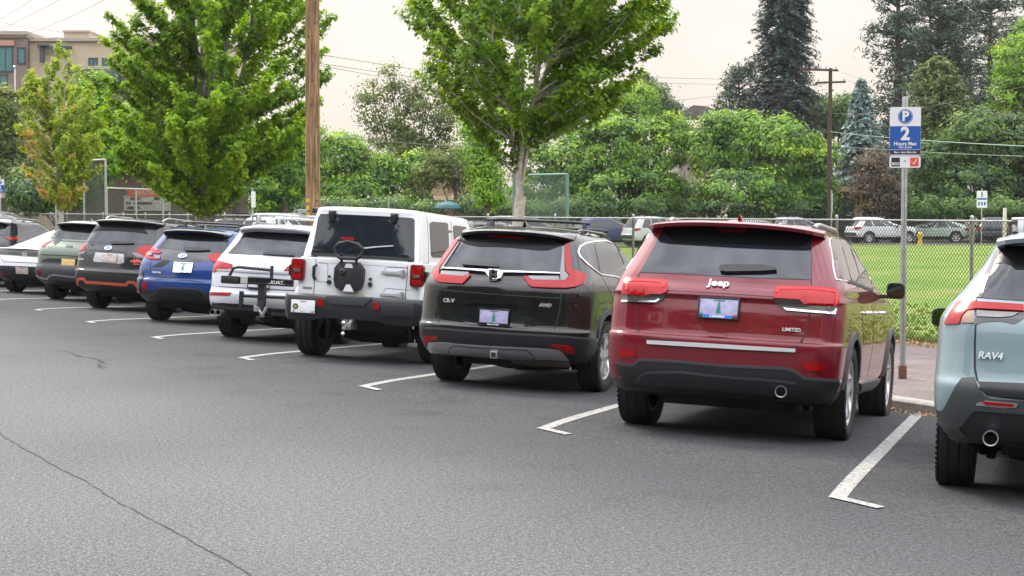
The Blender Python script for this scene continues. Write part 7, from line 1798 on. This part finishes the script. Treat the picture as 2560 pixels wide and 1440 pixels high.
wall(hb, 200, 560, 168, 176, .5, TRIMB, -.45, 'ledge'); wall(hb, 200, 560, 180, 600, 2, DARKW, -1.6, 'lower_bay')
wall(hb, -262, 50, 106, 119, .3, mat('coral_trim', (.38, .22, .16), .8), -1.0, 'spandrel')
for x0, x1, y0, y1, dv in ((-60, 44, 122, 182, 6), (57, 75, 124, 162, 1), (-60, 30, 190, 217, 5)):
    win(hb, (bx(x0) + bx(x1)) / 2, (bz(y0) + bz(y1)) / 2, bx(x1) - bx(x0), bz(y0) - bz(y1), -.8, TFR, TGL, dv)
for x0, x1, y0, y1 in ((228, 248, 148, 172), (262, 279, 148, 172), (300, 318, 148, 172), (336, 352, 148, 172), (400, 418, 148, 172)):
    win(hb, (bx(x0) + bx(x1)) / 2, (bz(y0) + bz(y1)) / 2, bx(x1) - bx(x0), bz(y0) - bz(y1), 0, TFR, TGL, 2)
b = MB(); b.box((bx(115), -.5, (bz(125) + bz(160)) / 2), (.35, .3, bz(125) - bz(160))); b.box((bx(150), -.5, bz(123)), (2.6, .5, .25)); b.box((bx(118), -.5, bz(120)), (.9, .5, .3)); b.build('bracket', TFR, hb, smooth=False)
b = MB(); b.box((bx(298), -2.2, bz(200)), (1.3, 1.2, .9)); b.build('balcony', TFR, hb, smooth=False)

rs = empty('restaurant', (-20.261, 98.0, -0.3), label='dark brick restaurant with a red banner behind the large maple', cat='building'); rs.location.z = ZL
s98 = 98 / 4401.6
BRICK = mat('dark_brick', (.075, .045, .04), .9, noise=(2, .3))
b = MB(); b.box((0, 3, 2.1), (9.4, 6, 4.2)); b.build('wall', BRICK, rs, smooth=False)
b = MB(); b.prism([(-5.0, 0), (5.0, 0), (3.6, 2.0), (-3.6, 2.9)], (0, -.4, 4.2), (1, 0, 0), (0, 0, 1), (0, 1, 0), 7); b.build('roof', mat('brown_roof', (.06, .042, .038), .9, noise=(3, .2)), rs, smooth=False)
b = MB(); b.box((.1, -.08, (526 - 482) * s98 + 2.06), (2.4, .06, .42)); bn = b.build('banner', mat('banner_red', (.45, .06, .04), .6), rs, smooth=False)
text_obj('lettering', 'EATERY', .34, Matrix.Translation((.1, -.12, (526 - 482) * s98 + 2.06)) @ UPR, mat('banner_text', (.55, .30, .22), .6), bn, ext=.005, bold=.01)
b = MB(); b.box((.0, -.06, (526 - 508) * s98 + 2.06), (2.6, .06, .85)); st = b.build('stone_panel', mat('pale_stone', (.30, .30, .28), .8, noise=(6, .4)), rs, smooth=False)
b = MB(); rq = random.Random(8)
for k in range(16): b.box((rq.uniform(-1.1, 1.1), -.10, (526 - 508) * s98 + 2.06 + rq.choice((-.26, 0, .26))), (.26, .02, .14))
b.build('stone_joint', BRICK, st, smooth=False)
b = MB(); b.box((5.9, 4, .95), (3.8, 5, 1.9)); b.build('side_wing', BRICK, rs, smooth=False)

hs = empty('cafe_house', (-4.498, 132.0, -0.3), label='tan cafe half hidden by trees left of the pale trunk', cat='building'); hs.location.z = ZL
s132 = .03
b = MB(); b.box((0, 3, 1.6), (6.4, 6, 3.2)); b.build('wall', mat('cafe_wall', (.16, .11, .065), .9, noise=(2, .3)), hs, smooth=False)
b = MB(); b.prism([(-3.8, 0), (3.8, 0), (2.6, 1.6), (-2.6, 1.6)], (0, -.5, 3.2), (1, 0, 0), (0, 0, 1), (0, 1, 0), 7); b.build('roof', mat('cafe_roof', (.30, .22, .12), .9, noise=(5, .2)), hs, smooth=False)
b = MB(); b.box((.2, -.6, 3.0), (3.2, .12, .35)); b.build('fascia', mat('cream_trim', (.42, .34, .20), .8), hs, smooth=False)
um = empty('patio_umbrella', (-4.071, 112.0, -0.3), label='teal patio umbrella below the cafe roof', cat='umbrella'); um.location.z = ZL
b = MB(); b.tube([(0, 0, 0), (0, 0, 2.5)], .03, 8); b.build('pole', SILV, um)
b = MB(); rows_ = [[(math.cos(a) * r_, math.sin(a) * r_ * .9, z) for a in [2 * math.pi * k / 16 for k in range(17)]] for r_, z in ((.01, 2.66), (.35, 2.60), (.8, 2.40), (.95, 2.22), (.95, 2.14))]; b.grid(rows_); b.build('canopy', mat('teal_canvas', (.006, .075, .08), .7), um, angle=25)
lts = empty('string_lights', (-3.278, 111.0, -0.3), label='string of small glowing bulbs across the cafe patio', cat='string lights'); lts.location.z = ZL; rq = random.Random(9); cw_ = []
BULB = mat('bulb', (.9, .85, .7), .3, emit=(1, .85, .6, .9))
for k in range(14):
    x = -6.2 + k * .44; y_, z_ = rq.uniform(-.1, .1), 2.75 + .28 * math.cos(k * .9) + rq.uniform(-.05, .05); cw_.append((x, y_, z_ + .05))
    lt = MB(); lt.lathe([(-.03, .001), (0, .032), (.03, .001)], 8, 'z', (x, y_, z_)); lt.build('bulb', BULB, lts)
lt = MB(); lt.tube(cw_, .008, 4); lt.build('wire', WIRE, lts)

oh = empty('low_building', (25.3, 128.0, -0.3), label='low dark building with tan eaves behind the copper bush', cat='building'); oh.location.z = ZL
b = MB(); b.box((0, 3, 1.7), (9, 6, 3.4)); b.build('wall', mat('dark_wall', (.05, .045, .04), .9), oh, smooth=False)  # plain dark wall colour
b = MB(); b.box((0, 2.6, 3.6), (9.8, 7.2, .35)); b.build('eave', mat('tan_eave', (.27, .20, .12), .8), oh, smooth=False)
b = MB(); b.box((-.2, -.15, 1.5), (.6, .3, 3.0)); b.build('pillar', mat('tan_eave'), oh, smooth=False)
for x in (-2.4, -1.4, 1.2, 2.6): win(oh, x, 1.6, .9, 1.8, 0, TFR, GLASS2, 2)
gh = empty('gabled_house', (27.467, 260.0, -0.3), label='distant grey gabled house roof between the spruce and the trees', cat='building'); gh.location.z = ZL
s260 = 260 / 4401.6
b = MB(); b.box((0, 5, 7), (5.6, 10, 14.5)); b.build('wall', mat('grey_siding', (.21, .175, .155), .9), gh, smooth=False)
b = MB(); b.prism([(-3.3, 0), (3.3, 0), (1.4, 1.5), (-.8, 1.7)], (0, -.4, (526 - 293) * s260 + 2.06), (1, 0, 0), (0, 0, 1), (0, 1, 0), 10); b.build('roof', mat('grey_shingle', (.10, .085, .08), .9), gh, smooth=False)

# ================================================================ cars beyond the fence and across the lawn
def flat_M(x, y, yaw, z=ZL):
    M = Matrix.Rotation(-yaw, 4, 'Z'); M.translation = Vector((x, y, z)); return M
FARCARS = [
 # body key, x, y, yaw(deg from +y toward +x), ground z, paint, name, label, category
 ('ki', 21.992, 110.5, 74, ZL + .01, ('white_paint', (.5, .5, .5), 0, .3), 'far_suv', 'white SUV seen from the side across the lawn, behind the sign post', 'SUV'),
 ('io2', 28.394, 113, -82, ZL + .01, ('mint_paint', (.38, .47, .40), .1, .35), 'far_hatchback', 'pale green hatchback seen from the side across the lawn', 'hatchback'),
 ('fo', 7.206, 98, 66, ZL + .01, ('white_paint', (.5, .5, .5), 0, .3), 'far_suv', 'white SUV beyond the fence between the black and the red SUV', 'SUV'),
 ('ki', 30.039, 110, 12, ZL + .01, ('navy_paint', (.010, .014, .03), .2, .3), 'far_suv', 'dark navy SUV across the lawn near the right edge', 'SUV'),
 ('gv', -0.466, 82, 70, ZL - .02, ('slate_blue_paint', (.07, .09, .15), .3, .35), 'far_van', 'slate blue van roof behind the pale tree trunk', 'van'),
 ('ki', -1.511, 70, 78, ZL, ('silver_paint2', (.26, .27, .29), .4, .35), 'far_suv', 'silver SUV behind the white off-roader hood', 'SUV'),
 ('io', 0.291, 64, 72, ZL, ('silver_paint2', (.26, .27, .29), .4, .35), 'far_saloon', 'silver saloon behind the roof bars of the black SUV', 'saloon car'),
 ('ki', 10.878, 84, 66, ZL, ('silver_paint2', (.26, .27, .29), .4, .35), 'far_suv', 'silver SUV roof with rails showing above the red SUV roof', 'SUV'),
 ('fo', -12.346, 76, 80, ZL, ('charcoal_paint', (.02, .022, .027), .25, .3), 'far_suv', 'charcoal SUV beyond the blue crossover', 'SUV'),
 ('wr2', -9.393, 68, 40, ZL, ('white_paint', (.5, .5, .5), 0, .3), 'far_van', 'white vehicle with roof ladder rack beyond the pearl white SUV', 'van'),
 ('ki', 4.498, 100, 70, ZL, ('mid_blue_paint', (.02, .05, .16), .25, .3), 'far_suv', 'blue SUV behind the chain-link gate', 'SUV'),
 ('ki', 17.303, 112, 68, ZL, ('silver_paint2', (.26, .27, .29), .4, .35), 'far_suv', 'silver SUV roof far beyond the fence above the red SUV', 'SUV'),
]
FSP = dict(SPECS)
FSP['io2'] = dict(SPECS['io'], wb=2.70, rows=[(.26,.80,-.72,3.3,.3,.25,.10),(.4,.86,-.85,3.45,.3,.25,.1),(.7,.873,-.88,3.5,.3,.3,.1),(.88,.86,-.86,3.3,.3,.3,.1),(.98,.83,-.82,2.9,.3,.3,.1),(1.05,.80,-.76,2.6,.3,.3,.1),(1.2,.74,-.45,2.1,.28,.3,.1),(1.35,.67,.1,1.7,.26,.3,.08),(1.44,.6,.45,1.35,.25,.25,.05),(1.48,.5,.6,1.15,.25,.2,.03)])
FSP['wr2'] = dict(SPECS['gv'])
FCV = []
for key, x, y, yw, z, pc, nm_, lab_, cat_ in FARCARS:
    sp = FSP[key]
    c = Car(nm_, lab_, cat_, (0, 0, 0), sp['rows'], paint(*pc), sp['wb'], sp['track'], sp['R'], sp['tw'], sp['rim'], -math.pi / 2, group='vehicles beyond the fence', arch=.05, arch_z=.01, M=flat_M(x, y, R(yw), z), sub=3, rim_kw=dict(spokes=6))
    rz_ = [r_ for r_ in sp['rows']]; top = rz_[-1][0]; belt = top * .62
    def yrf(zz, j): return float(np.interp(zz, [r_[0] for r_ in rz_], [r_[j] for r_ in rz_]))
    zt = top - .15; zb = belt + .03
    yr_b, yr_t, yf_b, yf_t = yrf(zb, 2) + .42, yrf(zt, 2) + .40, yrf(zb, 3) - .55, yrf(zt, 3) - .35
    spl = [0, .26, .62, 1.]
    for k in range(3):
        a, d = spl[k] + (.015 if k else 0), spl[k + 1] - .015
        c.patch('side_window', [(yr_b + (yf_b - yr_b) * a, zb), (yr_t + (yf_t - yr_t) * a, zt), (yr_t + (yf_t - yr_t) * d, zt), (yr_b + (yf_b - yr_b) * d, zb)][::-1], GLASS2, .006, .012, .12, -math.pi / 2, both=True)
    hwb, hwt = yrf(zb, 1) - .22, yrf(zt, 1) - .16
    c.patch('rear_window', [(-hwb, zb), (hwb, zb), (hwt, zt), (-hwt, zt)], GLASS, .006, .012, .12, 0.)
    for sx in (-1, 1):
        c.patch('tail_light', [(sx * (hwb + .20), belt - .16), (sx * (hwb - .12), belt - .14), (sx * (hwb - .12), belt), (sx * (hwb + .18), belt)][::sx], RED, .012, .012, .08, sx * -.5 if False else 0.)
        c.patch('tail_light', [(yrf(belt, 2) + .02, belt - .14), (yrf(belt, 2) + .34, belt - .10), (yrf(belt, 2) + .34, belt), (yrf(belt, 2) + .04, belt)], RED, .012, .012, .08, -math.pi / 2, mirror=(sx < 0))
    for sx in (-1, 1):
        for yy in (1.0, 1.95):
            c.seam('door_gap', [(yy, .45), (yy + .02, belt)], .012, None, -math.pi / 2, mirror=sx < 0)
    c.seam('bumper_line', [(-.8, .58), (.8, .58)], .22, GRYPL if key != 'io2' else c.paint, 0., .01)
    if key in ('ki', 'fo'): rails(c, .56, -.15, 1.3, BLK, .05, .016)
    if key == 'wr2':
        for yy in (-.3, .4, 1.1): crossbar(c, .62, yy, SILV, .14)
        rails(c, .6, -.4, 1.6, SILV, .14, .02)
    if key != 'gv': mirrors(c, .92, 1.8, 1.05, c.paint if key != 'ki' else BLK)
    FCV.append(c)

# ================================================================ litter and grass tufts
rng = np.random.default_rng(77)
def street_to_world(a, wv, z): 
    return np.stack([G0.x + TA.x * a + NW.x * wv, G0.y + TA.y * a + NW.y * wv, z], 1)
n_ = 5200; a_ = rng.uniform(-4, 26, n_); w_ = 9.75 + np.abs(rng.normal(0, .45, n_)); c_ = street_to_world(a_, w_, np.full(n_, ZS + .004) + rng.uniform(0, .03, n_))
LIT = leaf_mat('dry_leaves', (.10, .05, .02), (.26, .15, .05), (.40, .27, .10), .1)
o = link('dry_leaf_litter', leaves('dry_leaf_litter', c_, np.tile([0, 0, 1.], (n_, 1)), .05, rng.random(n_), LIT, rng)); o['kind'] = 'stuff'
n_ = 900; a_ = rng.uniform(-3, 8, n_); w_ = 4.96 - np.abs(rng.normal(0, .13, n_)); c_ = street_to_world(a_, w_, ZG + .012 + rng.uniform(0, .02, n_))
o = link('gutter_leaf_litter', leaves('gutter_leaf_litter', c_, np.tile([0, 0, 1.], (n_, 1)), .035, rng.random(n_), LIT, rng)); o['kind'] = 'stuff'
n_ = 9000; w_ = 10.42 + rng.random(n_) ** 3 * 7; a_ = rng.uniform(-8, 30, n_); hgt = np.where(w_ < 10.7, .05, .01)
c_ = street_to_world(a_, w_, np.array([zl(v) for v in w_]) + hgt * .4)
GR = leaf_mat('grass_blades', (.08, .15, .018), (.125, .20, .026), (.26, .26, .08), .3)
nn3 = rng.normal(0, 1, (n_, 3)); nn3[:, 2] *= .15
o = link('grass', leaves('grass', c_, nn3, .085, np.clip(rng.normal(.45, .2, n_) + (w_ < 10.8) * .35, 0, 1), GR, rng, 1.2, 'spray')); o['kind'] = 'stuff'

hz = MB(); hz.box((10, 70, 19.0), (330, 300, 41.0))
hm = bpy.data.materials.new('haze_air'); hm.use_nodes = True; ht = hm.node_tree; ht.nodes.remove(ht.nodes['Principled BSDF'])
pv = ht.nodes.new('ShaderNodeVolumePrincipled'); pv.inputs['Color'].default_value = (.92, .93, .95, 1); pv.inputs['Density'].default_value = .00014; pv.inputs['Anisotropy'].default_value = .2
ht.links.new(pv.outputs[0], ht.nodes['Material Output'].inputs['Volume'])
ho = hz.build('haze', hm, smooth=False); ho['kind'] = 'stuff'
